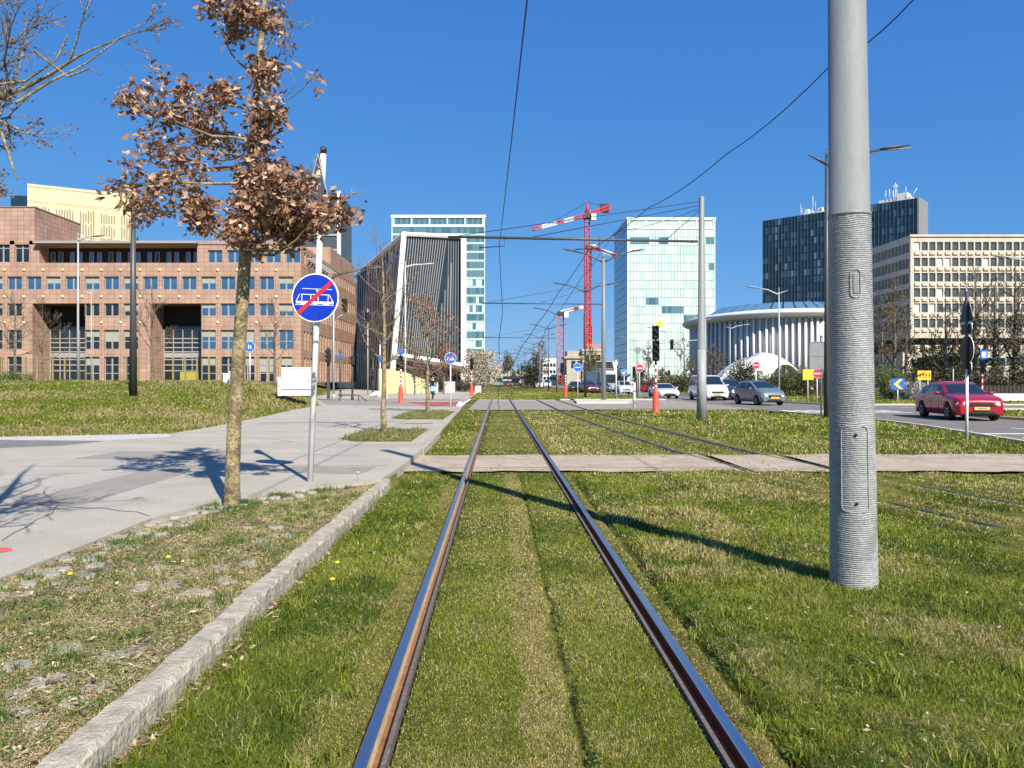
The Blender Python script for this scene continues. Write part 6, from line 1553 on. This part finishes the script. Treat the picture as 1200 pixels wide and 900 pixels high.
# plane/bare trees around
for i, (px, D_, H_, tr, sp_w, lb, cols, nl) in enumerate((
    (1048, 78, 12.5, .22, .62, 'tall bare olive brown tree just right of the thick mast', [(.19, .16, .06)], 3), (1034, 84, 11.0, .2, .6, 'bare tree half hidden by the thick mast', [(.19, .15, .06)], 3), (1062, 90, 11.5, .2, .6, 'slender bare tree before the corner of the grid block', [(.18, .15, .07)], 2),
    (1108, 72, 9.8, .2, .7, 'bare tree behind the dark road sign', None, 0), (1143, 70, 12.6, .26, .75, 'tall branching bare tree right of the dark road sign', None, 0), (1166, 74, 12.0, .26, .7, 'tall tree with ivy sleeved trunk before the grid block', None, 0), (1190, 69, 12.8, .28, .75, 'big ivy trunk tree at the right edge', None, 0), (1215, 73, 12.0, .26, .75, 'bare tree leaning in at the right frame edge', None, 0),
    (838, 120, 7.0, .14, 1.0, 'small bare tree before the left end of the concert hall', [(.2, .15, .1)], 1), (760, 130, 8.0, .15, .9, 'bare tree before the mint tower left of the gantry signal', None, 0), (802, 120, 8.5, .15, .9, 'bare tree before the mint tower near its right edge', None, 0),
    (595, 260, 11, .22, .8, 'bare tree left of the rails far away behind the tram', [(.16, .13, .06)], 3), (632, 150, 9.0, .16, .75, 'reddish bare tree beside the dark pine along the avenue', [(.22, .14, .09)], 3), (692, 115, 6.4, .13, .9, 'greenish young tree behind the parked cars', [(.14, .15, .05)], 3), (486, 80, 5.0, .10, 1.0, 'bushy bare tree above the beige planter', [(.25, .14, .09)], 2), (520, 84, 5.2, .10, 1.0, 'bare tree with reddish twigs behind the small tram sign', [(.32, .16, .11)], 4))):
    bare_tree(lb, (P(px, 0, D_).x, D_, 0), H_, tr, 60 + i, sp_w, 3 if H_ > 9 else 3, cols, nl, D_ * .0022, .7, tw='twigfar', minr=max(.012, D_ * .00028), nbr=12, z0=.22)
# ivy sleeves on three trunks
M_['ivy'] = M_['leafmat']
for o in [q for q in C.objects if q.get('label') in ('tall branching bare tree right of the dark road sign', 'tall tree with ivy sleeved trunk before the grid block', 'big ivy trunk tree at the right edge')]:
    rg = random.Random(3); pts = [(rg.gauss(0, .28), rg.gauss(0, .28), rg.uniform(.2, 7.5)) for _ in range(420)]; oak_leaves('ivy', pts, 4, .08, .2, [(.02, .035, .012), (.03, .05, .015)], o, lobed=False, seed=9)

def bush(label, loc, w_, d_, h_, cols, seed, name='shrub', n=380, ls=.16, cat='shrub', stems=True, per=5, flat=.5, group=None):
    t = thing(name, label, cat, loc, 0, group); rg = random.Random(seed); pts = []
    lobes = [(rg.uniform(-w_/2, w_/2) * .7, rg.uniform(-d_/2, d_/2) * .7, rg.uniform(.35, .75) * h_, rg.uniform(.28, .5)) for _ in range(max(5, int(w_ * 1.6)))]
    for _ in range(n):
        l_ = rg.choice(lobes); v = Vector((rg.gauss(0, 1), rg.gauss(0, 1), rg.gauss(0, 1))).normalized() * (rg.random() ** .4)
        pts.append((l_[0] + v.x * h_ * l_[3] * 1.1, l_[1] + v.y * h_ * l_[3], max(.03, l_[2] + v.z * h_ * l_[3])))
    if stems:
        mb = MB()
        for _ in range(int(10 + w_ * 5)):
            x, y = rg.uniform(-w_/2, w_/2) * .8, rg.uniform(-d_/2, d_/2) * .6; mb.tube([(x * .6, y * .6, -.05), (x * .9, y, h_ * .5), (x * 1.1, y * 1.1, h_ * rg.uniform(.7, 1.08))], [.03, .02, .008], 4, cap=False)
        mb.build('stems', M_['twigfar'], t)
    oak_leaves('foliage', pts, per, .12, ls, cols, t, seed=seed, lobed=False); return t
GR = [(.07, .11, .025), (.10, .14, .03), (.045, .075, .02), (.13, .15, .05)]; BRN = [(.16, .13, .07), (.11, .09, .05), (.12, .13, .05)]
DKG = [(.025, .045, .018), (.04, .06, .02), (.018, .03, .014)]
def bpx(px, D_): return (P(px, 0, D_).x, D_, 0)
bush('white flowering bush beside the yellow chevron sign', bpx(1075, 62), 4.6, 2, 1.5, [(.66, .63, .56), (.75, .73, .68), (.7, .67, .6), (.14, .15, .06)], 1, n=620, ls=.12, per=7)
bush('second clump of the white flowering bush behind the red car roof', bpx(1104, 63), 2.2, 1.6, 1.2, [(.6, .56, .48), (.2, .18, .1)], 2, n=200, ls=.10)
bush('green shrub right at the edge of the thick mast', bpx(1040, 64), 3.0, 2.4, 2.7, [(.12, .19, .04), (.09, .13, .03), (.16, .2, .06)], 3, n=420)
bush('green shrub left of the pale lamp before the concert hall', bpx(905, 80), 5, 3, 2.3, GR, 4, n=600, ls=.2)
bush('tall olive shrub right of the pale lamp before the arch', bpx(935, 78), 5, 3, 2.6, [(.13, .15, .05), (.16, .16, .06), (.08, .1, .03)], 5, n=620, ls=.2)
bush('brownish shrub under the big grey sign board', bpx(960, 74), 4.5, 3, 2.5, BRN + GR, 6, n=520, ls=.2)
bush('dark evergreen beside the red no-entry sign', bpx(873, 84), 2.6, 2.4, 4.4, DKG + [(.12, .09, .05)], 7, n=600, ls=.2, name='evergreen', cat='tree')
bush('dark green hedge behind the white van', bpx(850, 92), 8, 3, 2.1, DKG + GR, 8, n=520, ls=.22, name='hedge', cat='hedge')
bush('brown hedge before the foot of the mint tower', bpx(768, 105), 7, 3, 2.6, BRN, 9, n=420, ls=.25, name='hedge', cat='hedge')
bush('greenish brown shrubs right of the white sports car', bpx(797, 100), 6, 3, 2.7, BRN + GR[:1], 10, n=460, ls=.25)
for i, (px, D_, w_, h_, lb) in enumerate(((1098, 76, 4, 5.2, 'dark conifer left of the dark road sign'), (1122, 78, 4, 4.6, 'dark conifer directly behind the dark road sign'), (1078, 82, 4, 3.8, 'low dark conifer above the orange panel'))):
    bush(lb, bpx(px, D_), w_ * .7, 3, h_, DKG + [(.06, .075, .03)], 20 + i, n=480, ls=.24, name='conifer', cat='tree')
for i, (px, w_, h_, lb) in enumerate(((1060, 6, 2.4, 'undergrowth of dark shrubs below the bare olive tree'), (1130, 7, 2.6, 'dark undergrowth behind the timber fence, left part'), (1170, 8, 2.9, 'dark undergrowth behind the timber fence, middle part'), (1205, 8, 3.0, 'dark undergrowth behind the timber fence at the frame edge'))):
    bush(lb, bpx(px, 67 + i), w_, 3, h_, DKG + BRN[:2], 30 + i, n=560, ls=.2, name='undergrowth', cat='shrub')
bush('dark pine shaped tree along the right side of the rails', bpx(619, 165), 4.5, 4, 6.2, DKG, 41, n=420, ls=.4, name='pine_tree', cat='tree')
def blossom(label, loc, H_, W_, seed):
    t = bare_tree(label, loc, H_, .12, seed, 1.0, 2, None, 0, name='magnolia_tree'); rg = random.Random(seed); pts = [(rg.gauss(0, W_ * .32), rg.gauss(0, W_ * .3), H_ * rg.uniform(.25, 1.0)) for _ in range(620)]
    pts = [p for p in pts if (p[0] / W_) ** 2 + ((p[2] / H_ - .6) / .75) ** 2 < .36]
    oak_leaves('blossom', pts, 9, .14, .24, [(.6, .52, .38), (.68, .62, .5), (.45, .36, .22), (.3, .22, .12)], t, lobed=False, seed=seed); return t
blossom('white flowering magnolia tree at the foot of the banded glass tower', bpx(563, 98), 5.4, 4.6, 3)
bush('low brown shrubs at the far left of the avenue under the magnolia', bpx(556, 110), 6, 3, 1.6, BRN, 44, n=300, ls=.25)
bush('shrub mix behind the beige planter', bpx(478, 93), 7, 2, 3.2, BRN + [(.3, .15, .1)], 45, n=480, ls=.2)
bush('green glassy dark hedge under the canopy of the slatted building', bpx(505, 98), 6, 2, 2.4, DKG + BRN, 46, n=420, ls=.2)
bush('low green shrub before the left corner of the office block', (P(12, 0, 60).x, 60, 1.38), 5, 2, .9, [(.15, .22, .04), (.1, .15, .03)], 47, n=260, ls=.12)
# far tree line both sides of the avenue (single far-off mass)
rg = random.Random(6); pts = []
for _ in range(2600):
    D_ = rg.uniform(330, 600); s = rg.choice((-1, 1)); x = s * rg.uniform(9, 120) + (0 if s < 0 else 8)
    if s > 0 or x > -60: pts.append((x, D_, rg.uniform(0, 1) ** 1.2 * (7 + 3 * math.sin(x * .3))))
o = oak_leaves('far_trees', pts, 5, .9, 1.9, [(.09, .09, .05), (.12, .10, .07), (.07, .09, .04)], None, lobed=False, seed=2); tag(o, kind='stuff')

# ================================================================== VEHICLES
def lerp_prof(pr, y):
    for i in range(len(pr) - 1):
        if pr[i][0] <= y <= pr[i+1][0]:
            t = (y - pr[i][0]) / (pr[i+1][0] - pr[i][0]); return pr[i][1] + (pr[i+1][1] - pr[i][1]) * t
    return pr[0][1] if y < pr[0][0] else pr[-1][1]
def car(label, loc, rz, paint, kind='sedan', group='cars on the road', plate=True, name='parked_car', cat='car'):
    """nose towards local -y"""
    K = {
     'sedan': dict(L=4.48, W=.86, wf=-1.40, wr=1.20, R=.315, top=[(-2.24, .72), (-2.19, .80), (-2.0, .87), (-1.5, .95), (-1.02, 1.0), (-.42, 1.34), (-.1, 1.44), (.3, 1.47), (.95, 1.43), (1.35, 1.33), (1.82, 1.06), (2.1, 1.03), (2.24, .92)], belt=[(-2.24, .68), (-2.0, .80), (-1.2, .89), (-.9, .92), (1.6, 1.0), (2.24, .88)], cab=(-.98, 1.52), ws=(-1.02, -.35), rw=(1.2, 1.8)),
     'hatch': dict(L=3.75, W=.845, wf=-1.18, wr=1.25, R=.30, top=[(-1.87, .66), (-1.78, .82), (-1.25, 1.0), (-.95, 1.06), (-.15, 1.45), (.2, 1.52), (1.1, 1.49), (1.45, 1.40), (1.8, 1.02), (1.87, .9)], belt=[(-1.87, .62), (-1.0, .93), (1.4, 1.05), (1.87, .9)], cab=(-.95, 1.55), ws=(-.95, -.12), rw=(1.4, 1.8)),
     'van': dict(L=4.9, W=.95, wf=-1.55, wr=1.45, R=.33, top=[(-2.45, .78), (-2.36, 1.0), (-1.9, 1.16), (-1.75, 1.22), (-.95, 1.84), (-.6, 1.95), (2.2, 1.96), (2.38, 1.86), (2.45, 1.2)], belt=[(-2.45, .7), (-1.8, 1.08), (2.45, 1.15)], cab=(-1.72, 2.2), ws=(-1.75, -.92), rw=(2.3, 2.42)),
     'coupe': dict(L=4.5, W=.92, wf=-1.35, wr=1.3, R=.34, top=[(-2.25, .5), (-2.12, .68), (-1.4, .82), (-.95, .88), (-.15, 1.24), (.15, 1.30), (.7, 1.27), (1.7, .96), (2.25, .82)], belt=[(-2.25, .5), (-1.2, .8), (1.6, .9), (2.25, .78)], cab=(-.92, 1.5), ws=(-.95, -.12), rw=(.8, 1.6)),
     'suv': dict(L=4.5, W=.90, wf=-1.38, wr=1.32, R=.35, top=[(-2.25, .74), (-2.17, .92), (-1.5, 1.07), (-1.0, 1.12), (-.35, 1.56), (0, 1.64), (1.6, 1.62), (1.9, 1.5), (2.2, 1.1), (2.25, .95)], belt=[(-2.25, .68), (-1.1, 1.02), (2.25, 1.08)], cab=(-1.0, 2.0), ws=(-1.02, -.3), rw=(1.85, 2.2)),
    }[kind]
    L, W, Rr = K['L'], K['W'], K['R']
    ys = set(np.round(np.linspace(-L/2, L/2, 41), 3)) | {round(K[a] + s * Rr * f * 1.14, 3) for a in ('wf', 'wr') for s in (-1, 1) for f in (0, .35, .65, .85, .97, 1.0)} | set(K['ws']) | set(K['rw']) | set(K['cab'])
    ys = sorted(y for y in ys if -L/2 <= y <= L/2)
    P_ = []; zs_ = .20
    for y in ys:
        f = abs(y) / (L/2); end = max(0, (f - .80) / .20); endf = 1 - (.17 if y < 0 else .13) * end ** 2.2; w = W * endf
        top = lerp_prof(K['top'], y); belt = min(lerp_prof(K['belt'], y), top - .015)
        za = zs_ + (.07 if f > .95 else 0)
        for wc in (K['wf'], K['wr']):
            d = abs(y - wc); RR = Rr * 1.14
            if d < RR: za = max(za, Rr + math.sqrt(RR * RR - d * d))
        gh = max(0, min(1, (top - belt) / .42)); wr_ = w * (.93 - .17 * gh)
        zm = max(.50, za + .05); zm = min(zm, belt - .06)
        P_.append([(0, za), (w * .80, za), (w * .965, za + .005), (w * 1.0, zm), (w * .995, (zm + belt) / 2 + .03), (w * .955, belt), (wr_ + (w * .955 - wr_) * .06, top - max(.02, .09 * gh)), (wr_ * .86, top - .012), (wr_ * .45, top + .004), (0, top + .010)])
    nj = len(P_[0]); body = MB(); gls = {'side_window_l': MB(), 'side_window_r': MB(), 'windscreen': MB(), 'rear_window': MB()}
    def vert(mb, i, j, s, off=0): x, z = P_[i][j]; mb.v.append((s * (x + off), ys[i], z + off * .3)); return len(mb.v) - 1
    for s in (1, -1):
        idx = [[vert(body, i, j, s) for j in range(nj)] for i in range(len(ys))]
        for i in range(len(ys) - 1):
            ym = (ys[i] + ys[i+1]) / 2; 
            for j in range(nj - 1):
                tgt = None
                if j == 5 and K['cab'][0] + .12 < ym < K['cab'][1] - .05 and P_[i][6][1] - P_[i][5][1] > .05 and P_[i+1][6][1] - P_[i+1][5][1] > .05 and not (.2 < ym < .32) and not (kind in ('van', 'suv') and 1.2 < ym < 1.3): tgt = 'side_window_l' if s < 0 else 'side_window_r'
                if j >= 7 - (P_[i][7][1] - P_[i][5][1] < .12) and K['ws'][0] < ym < K['ws'][1]: tgt = 'windscreen'
                if j >= 7 and K['rw'][0] < ym < K['rw'][1]: tgt = 'rear_window'
                f_ = (idx[i][j], idx[i+1][j], idx[i+1][j+1], idx[i][j+1]); f_ = f_ if s > 0 else f_[::-1]
                if tgt: 
                    g_ = gls[tgt]; vs = [body.v[k] for k in f_]; n0 = len(g_.v); g_.v += vs; g_.face((n0, n0+1, n0+2, n0+3), 0, False)
                else: body.face(f_, 1 if j == 0 else 0, True)
        for e, order in ((0, 1), (len(ys) - 1, -1)):
            for j in range(nj - 1): pass
    for e in (0, len(ys) - 1):
        for j in range(nj - 1):
            (x0, z0), (x1, z1) = P_[e][j], P_[e][j+1]
            if abs(z1 - z0) > 1e-4 or j: 
                n0 = len(body.v); body.v += [(-x0, ys[e], z0), (x0, ys[e], z0), (x1, ys[e], z1), (-x1, ys[e], z1)]; body.face((n0, n0+1, n0+2, n0+3) if e == 0 else (n0+3, n0+2, n0+1, n0), 0, False)
    body.box(-W * .78, W * .78, -L/2 + .25, L/2 - .25, .2, .62, 1)
    t = thing(name, label, cat, loc, rz, group)
    pm = M_.setdefault('paint_' + str(paint), mat('car paint ' + str(len(M_)), paint, .28, .25, coat=.6, spec=.6))
    bo = body.build('body', [pm, M_['black']], t)
    bo.modifiers.new('weld', 'WELD').merge_threshold = .0008
    for k, g_ in gls.items():
        if g_.f: o_ = g_.build(k[:11] if k[:4] == 'side' else k, M_['glassdark'], t)
    # front details
    nz = P_[0][5][1]; yf = -L/2
    fr = MB(); fr.box(-W * .46, W * .46, yf - .025, yf + .06, nz - .13, nz - .01, bev=.02); fr.box(-W * .55, W * .55, yf - .03, yf + .05, .27, .36, bev=.02); fr.box(-W * .5, W * .5, yf - .03, yf - .026, nz - .01, nz + .005, 1); fr.build('grille', [M_['black'], M_['chrome']], t)
    for s in (-1, 1):
        h = MB(); M = Matrix.Translation((s * W * .71, yf + .10, nz - .06)) @ Matrix.Rotation(s * R(30), 4, 'Z') @ Matrix.Rotation(R(90), 4, 'X'); h.lathe([(.19, -.08), (.19, .04), (.17, .08), (.05, .10)], 18, M=M @ Matrix.Diagonal((1.15, .5, 1, 1))); h.build('headlight', mat_hl, t)
        mi_ = MB(); mi_.tube([(s * W * .9, K['cab'][0] + .30, nz + .36 if kind != 'coupe' else nz + .38), (s * (W + .10), K['cab'][0] + .28, lerp_prof(K['belt'], -.7) + .10), (s * (W + .2), K['cab'][0] + .28, lerp_prof(K['belt'], -.7) + .11)], [.03, .075, .06], 8, flat=.8); mi_.build('mirror', pm, t)
        for (ya_, yb_) in ((K['cab'][0] + .42, 0), (.26, 0), (1.12, 0)): MB().box(min(s * (W - .03), s * (W + .003)), max(s * (W - .03), s * (W + .003)), ya_, ya_ + .012, .34, .80).build('door_seam', M_['black'], t)
        for ya_ in (.05, .95): MB().box(min(s * (W - .03), s * (W + .02)), max(s * (W - .03), s * (W + .02)), ya_, ya_ + .16, .80, .825).build('door_handle', pm, t)
        tl = MB(); tl.box(s * W * .72 - .12, s * W * .72 + .12, L/2 - .12, L/2 + .01, .78, .92); tl.build('tail_light', M_['signred'], t)
    if plate:
        pz = .47; p_ = MB().box(-.26, .26, yf - .052, yf - .037, pz - .055, pz + .055).build('number_plate', M_['signyellow'], t)
        MB().box(-.16, .16, yf - .055, yf - .0525, pz - .02, pz + .02).build('lettering', M_['signback'], p_)
    for wy in (K['wf'], K['wr']):
        for s in (-1, 1):
            M = Matrix.Translation((s * (W - .10), wy, Rr)) @ Matrix.Rotation(R(90), 4, 'Y')
            w_ = MB().lathe([(Rr * .62, -.1), (Rr * .95, -.1), (Rr, -.06), (Rr, .06), (Rr * .95, .1), (Rr * .62, .1)], 24, M=M, cap=False).build('wheel', M_['rubber'], t)
            rm = MB(); M2 = Matrix.Translation((s * (W - .10 + .075), wy, Rr)) @ Matrix.Rotation(R(90) * 1, 4, 'Y'); rm.lathe([(Rr * .64, -.01), (Rr * .64, .01)], 20, 1, M=M2)
            for k in range(6):
                a_ = k * math.pi / 3; c_, s_ = math.cos(a_), math.sin(a_); x_ = s * (W - .10 + .09); rm.tube([(x_, wy + c_ * .04, Rr + s_ * .04), (x_, wy + c_ * Rr * .62, Rr + s_ * Rr * .62)], [.035, .05], 5, 0, flat=.5)
            rm.build('rim', [M_['rim'], M_['black']], w_)
    return t
mat_hl = mat('headlight glass', (.62, .66, .68), .12, .2, spec=.9)
car('red four-door saloon driving toward the viewer on the near road', (18.15, 30.4, .006), R(-10), (.42, .004, .018), 'sedan', name='red_saloon_car')
car('small grey hatchback leading the group of cars before the concert hall', (16.45, 48.4, .006), R(10), (.17, .20, .21), 'hatch', name='hatchback_car')
car('white van behind the second tram mast', (16.55, 60.5, .006), R(2), (.74, .74, .72), 'van', name='van', cat='van')
car('dark grey estate car half hidden behind the small grey hatchback', (18.7, 62, .006), R(4), (.05, .065, .07), 'suv', name='estate_car')
car('low white sports car behind the red based signal with the diamond', (14.55, 67.5, .006), R(2), (.76, .76, .74), 'coupe', name='sports_car', plate=False)
car('white hatchback seen beside the blue arrow sign', (14.2, 86.5, .006), R(0), (.7, .7, .68), 'hatch', name='hatchback_car', plate=False)
car('dark blue car parked left of the lamp mast among other cars', (12.0, 103, .006), R(0), (.04, .05, .07), 'suv', plate=False)
car('black car parked furthest left in the dark row', (10.9, 108, .006), R(0), (.03, .03, .035), 'sedan', plate=False)
car('dark red car parked between the dark cars', (11.4, 96, .006), R(10), (.12, .02, .03), 'hatch', plate=False)
car('dark car in front of the grey bus', (13.2, 98, .006), R(6), (.03, .05, .06), 'sedan', plate=False)
car('red car far behind the gantry signal, partly hidden by shrubs', (P(758, 0, 105).x, 105, .006), R(80), (.45, .03, .03), 'hatch', plate=False)
car('white van farther up the avenue before the white block', (P(641, 0, 190).x, 190, 0), R(0), (.7, .7, .68), 'van', name='van', cat='van', plate=False)
car('second white van up the avenue, left of the dark lamp pole', (P(631, 0, 170).x, 170, 0), R(0), (.66, .66, .65), 'van', name='van', cat='van', plate=False)
car('distant red car beside the tram', (P(598, 0, 235).x, 235, 0), R(0), (.4, .03, .03), 'suv', plate=False)
car('distant dark car right behind the tram', (P(592.5, 0, 228).x, 228, 0), R(0), (.04, .05, .06), 'suv', plate=False)
def big_vehicle(label, name, cat, loc, W_, H_, L_, col, rz=0, tram=False):
    t = thing(name, label, cat, loc, rz); pm = mat(name + ' paint', col, .35, .1, coat=.3); h = W_ / 2
    prof = [(-L_/2, .45, .82), (-L_/2 + .12, .3, .93), (-L_/2 + .6, .28, .985), (-L_/2 + 1.6, .28, 1), (L_/2 - .3, .28, 1), (L_/2, .4, .95)]
    mb = MB(); n = 10
    for (y, zb, k) in prof:
        hh = H_ * (.86 if y < -L_/2 + .05 else .94 if y < -L_/2 + .2 else 1)
        for (x, z) in ((-h * k, zb), (-h * k, hh * .45), (-h * k * .98, hh * .9), (-h * k * .85, hh), (0, hh * 1.01), (h * k * .85, hh), (h * k * .98, hh * .9), (h * k, hh * .45), (h * k, zb), (0, zb)): mb.v.append((x, y, z))
    for i in range(len(prof) - 1):
        for j in range(n): a_ = i * n + j; b_ = i * n + (j + 1) % n; mb.face((a_, b_, b_ + n, a_ + n), 0, False)
    mb.face(range(n)); mb.face([(len(prof) - 1) * n + j for j in range(n)][::-1]); mb.build('body', pm, t)
    MB().box(-h * .78, h * .78, -L_/2 - .03, -L_/2 + .02, H_ * .42, H_ * .80, bev=.02).build('windscreen', M_['glassdark'], t)
    for s in (-1, 1):
        MB().box(min(s * h * 1.002, s * (h + .03)), max(s * h * 1.002, s * (h + .03)), -L_/2 + 1.2, L_/2 - .6, H_ * .45, H_ * .78).build('side_window', M_['glassdark'], t)
        MB().lathe([(.13, -.03), (.1, .02)], 12, M=Matrix.Translation((s * h * .62, -L_/2 - .02, .75)) @ Matrix.Rotation(R(90), 4, 'X')).build('headlight', M_['signwhite'], t)
        for y in (-L_/2 + 2, L_/2 - 2): MB().lathe([(.42, -.12), (.42, .12)], 18, M=Matrix.Translation((s * (h - .16), y, .42)) @ Matrix.Rotation(R(90), 4, 'Y')).build('wheel', M_['rubber'], t)
    if tram: MB().tube([(-.5, 0, H_), (0, -1.0, H_ + .9), (.0, .2, H_ + 1.9)], .05, 5).build('pantograph', M_['lampdark'], t)
    return t
big_vehicle('grey tram approaching on the near track in the far distance', 'tram', 'tram', (.2, 236, 0), 2.6, 3.1, 30, (.22, .27, .27), 0, True)
big_vehicle('grey bus half hidden behind the lamp mast on the island', 'bus', 'bus', (P(707, 0, 106).x, 110, .006), 2.5, 3.0, 11, (.30, .34, .36), R(6))
big_vehicle('dark blue bus far right of the tram beside the rails', 'bus', 'bus', (P(604, 0, 245).x, 250, 0), 2.4, 3.0, 10, (.02, .04, .12))

# ================================================================== PEOPLE
def skin_body(name, joints, edges, m, parent=None, loc=None, rz=None, sub=1):
    me = bpy.data.meshes.new(name); me.from_pydata([j[0] for j in joints], edges, []); me.materials.append(m)
    o = put(name, me, parent, loc, rz); sk_ = o.modifiers.new('skin', 'SKIN'); sk_.use_smooth_shade = True
    for i, j in enumerate(joints): me.skin_vertices[0].data[i].radius = (j[1], j[1])
    me.skin_vertices[0].data[0].use_root = True
    if sub: o.modifiers.new('sub', 'SUBSURF').levels = sub; o.modifiers['sub'].render_levels = sub
    return o
def person(label, loc, rz, top, legs, hair=(.04, .03, .02), pose='walk', H=1.72):
    k = H / 1.72; st = .22 if pose == 'walk' else .06
    if pose == 'ride':
        J = [((0, .12, .98), .13), ((0, .02, 1.2), .14), ((0, -.08, 1.42), .13), ((0, -.12, 1.53), .05), ((0, -.16, 1.62), .085), ((0, -.17, 1.72), .075),
             ((.19, -.08, 1.42), .055), ((.24, -.26, 1.22), .04), ((.22, -.46, 1.10), .035), ((-.19, -.08, 1.42), .055), ((-.24, -.26, 1.22), .04), ((-.22, -.46, 1.10), .035),
             ((.10, .08, .93), .09), ((.12, -.22, .72), .065), ((.12, -.10, .34), .045), ((.12, -.22, .28), .04), ((-.10, .08, .93), .09), ((-.12, -.24, .86), .065), ((-.12, -.16, .50), .045), ((-.12, -.28, .45), .04)]
    else:
        J = [((0, 0, .95), .12), ((0, 0, 1.15), .115), ((0, 0, 1.38), .13), ((0, 0, 1.48), .05), ((0, -.02, 1.57), .08), ((0, -.02, 1.68), .07),
             ((.18, 0, 1.38), .05), ((.22, .06, 1.12), .038), ((.22, -.06, .88), .032), ((-.18, 0, 1.38), .05), ((-.22, -.06, 1.12), .038), ((-.21, -.14, .88), .032),
             ((.09, 0, .88), .085), ((.10, -st * .5, .48), .055), ((.10, -st, .07), .04), ((.10, -st - .14, .035), .035), ((-.09, 0, .88), .085), ((-.10, st * .3, .48), .055), ((-.10, st, .07), .04), ((-.10, st - .14, .035), .035)]
    J = [(tuple(c * k for c in p), r * k) for p, r in J]
    E = [(0, 1), (1, 2), (2, 3), (3, 4), (4, 5), (2, 6), (6, 7), (7, 8), (2, 9), (9, 10), (10, 11), (0, 12), (12, 13), (13, 14), (14, 15), (0, 16), (16, 17), (17, 18), (18, 19)]
    b = skin_body('person', J, E, M_['skin'], None, loc, rz); tag(b, label, 'person')
    sub_ = lambda ids, g: [(J[i][0], J[i][1] * g) for i in ids]
    mk = lambda c: mat('cloth ' + str(len(bpy.data.materials)), c, .9)
    skin_body('jacket', sub_([1, 2, 6, 7, 8, 9, 10, 11, 0], 1.2), [(0, 1), (1, 2), (2, 3), (3, 4), (1, 5), (5, 6), (6, 7), (0, 8)], mk(top), b)
    skin_body('trousers', sub_([0, 12, 13, 14, 16, 17, 18], 1.25), [(0, 1), (1, 2), (2, 3), (0, 4), (4, 5), (5, 6)], mk(legs), b)
    h = J[5][0]; MB().lathe([(.075 * k, -.09), (.098 * k, -.02), (.085 * k, .05), (.03 * k, .085)], 12, M=Matrix.Translation((h[0], h[1] + .025, h[2]))).build('hair', mk(hair), b)
    # shoes at the feet
    mb = MB(); [mb.tube([J[i][0], tuple(Vector(J[i+1][0]) + Vector((0, -.05, 0)))], [.05 * k, .04 * k], 8) for i in (14, 18)]; mb.build('shoes', M_['black'], b)
    return b
g_ = G(507, 468, .125); bk_ = thing('bicycle', 'bicycle with a pale blue front bag ridden along the far pavement', 'bicycle', g_, R(8))
for y in (-.52, .52):
    for s in (0,):
        M = Matrix.Translation((0, y, .34)) @ Matrix.Rotation(R(90), 4, 'Y'); n = 20
        w_ = MB().tube([(0, y + math.cos(a * math.pi / 10) * .32, .34 + math.sin(a * math.pi / 10) * .32) for a in range(21)], .02, 6, cap=False).build('wheel', M_['rubber'], bk_)
        MB().tube([(0, y, .02), (0, y, .66)], .008, 4).tube([(0, y - .32, .34), (0, y + .32, .34)], .008, 4).build('spokes', M_['chrome'], w_)
fr = MB(); fr.tube([(0, .52, .34), (0, .12, .86), (0, -.38, .82), (0, 0, .3), (0, .52, .34)], .018, 6); fr.tube([(0, 0, .3), (0, .12, .92)], .018, 6); fr.tube([(0, -.38, .98), (0, -.42, .8), (0, -.52, .34)], .018, 6); fr.build('frame', M_['lampdark'], bk_)
MB().tube([(-.25, -.42, 1.08), (0, -.36, 1.02), (.25, -.42, 1.08)], .015, 6).build('handlebar', M_['black'], bk_); MB().box(-.07, .07, .02, .26, .9, .95, bev=.03).build('saddle', M_['black'], bk_)
MB().box(-.20, .20, -.70, -.45, .62, .98, bev=.04).build('front_bag', mat('pale blue bag', (.25, .45, .52), .7), bk_)
person('cyclist in a black jacket riding toward the viewer on the far pavement', (g_.x, g_.y, .13), R(8), (.012, .012, .014), (.10, .2, .26), pose='ride')
for (px, py, lb, tc_, lc, kk) in ((538, 457.5, 'dark blue clothed pedestrian walking left of the red based signal', (.03, .05, .12), (.02, .02, .03), 1.75), (545.6, 458.5, 'pedestrian in black right next to the red based signal', (.015, .015, .018), (.02, .02, .02), 1.72), (490, 459.5, 'dark dressed pedestrian at the low end of the yellow wall', (.03, .025, .03), (.02, .02, .025), 1.7), (566, 458, 'pedestrian in a dark coat behind the grey litter bin', (.02, .02, .025), (.03, .03, .04), 1.7)):
    q = G(px, py, .12); person(lb, q, R(180 if px < 500 else 10), tc_, lc, H=kk)
for (px, lb, tc_) in ((796, 'person in white at the far side of the junction', (.6, .58, .55)), (801, 'person in a purple top in the far group before the tower', (.25, .06, .2)), (807, 'person in pink and dark clothes, right one of the far group', (.5, .12, .2))):
    person(lb, (P(px, 0, 118).x, 118, 0), R(20), tc_, (.03, .03, .06), H=1.75)
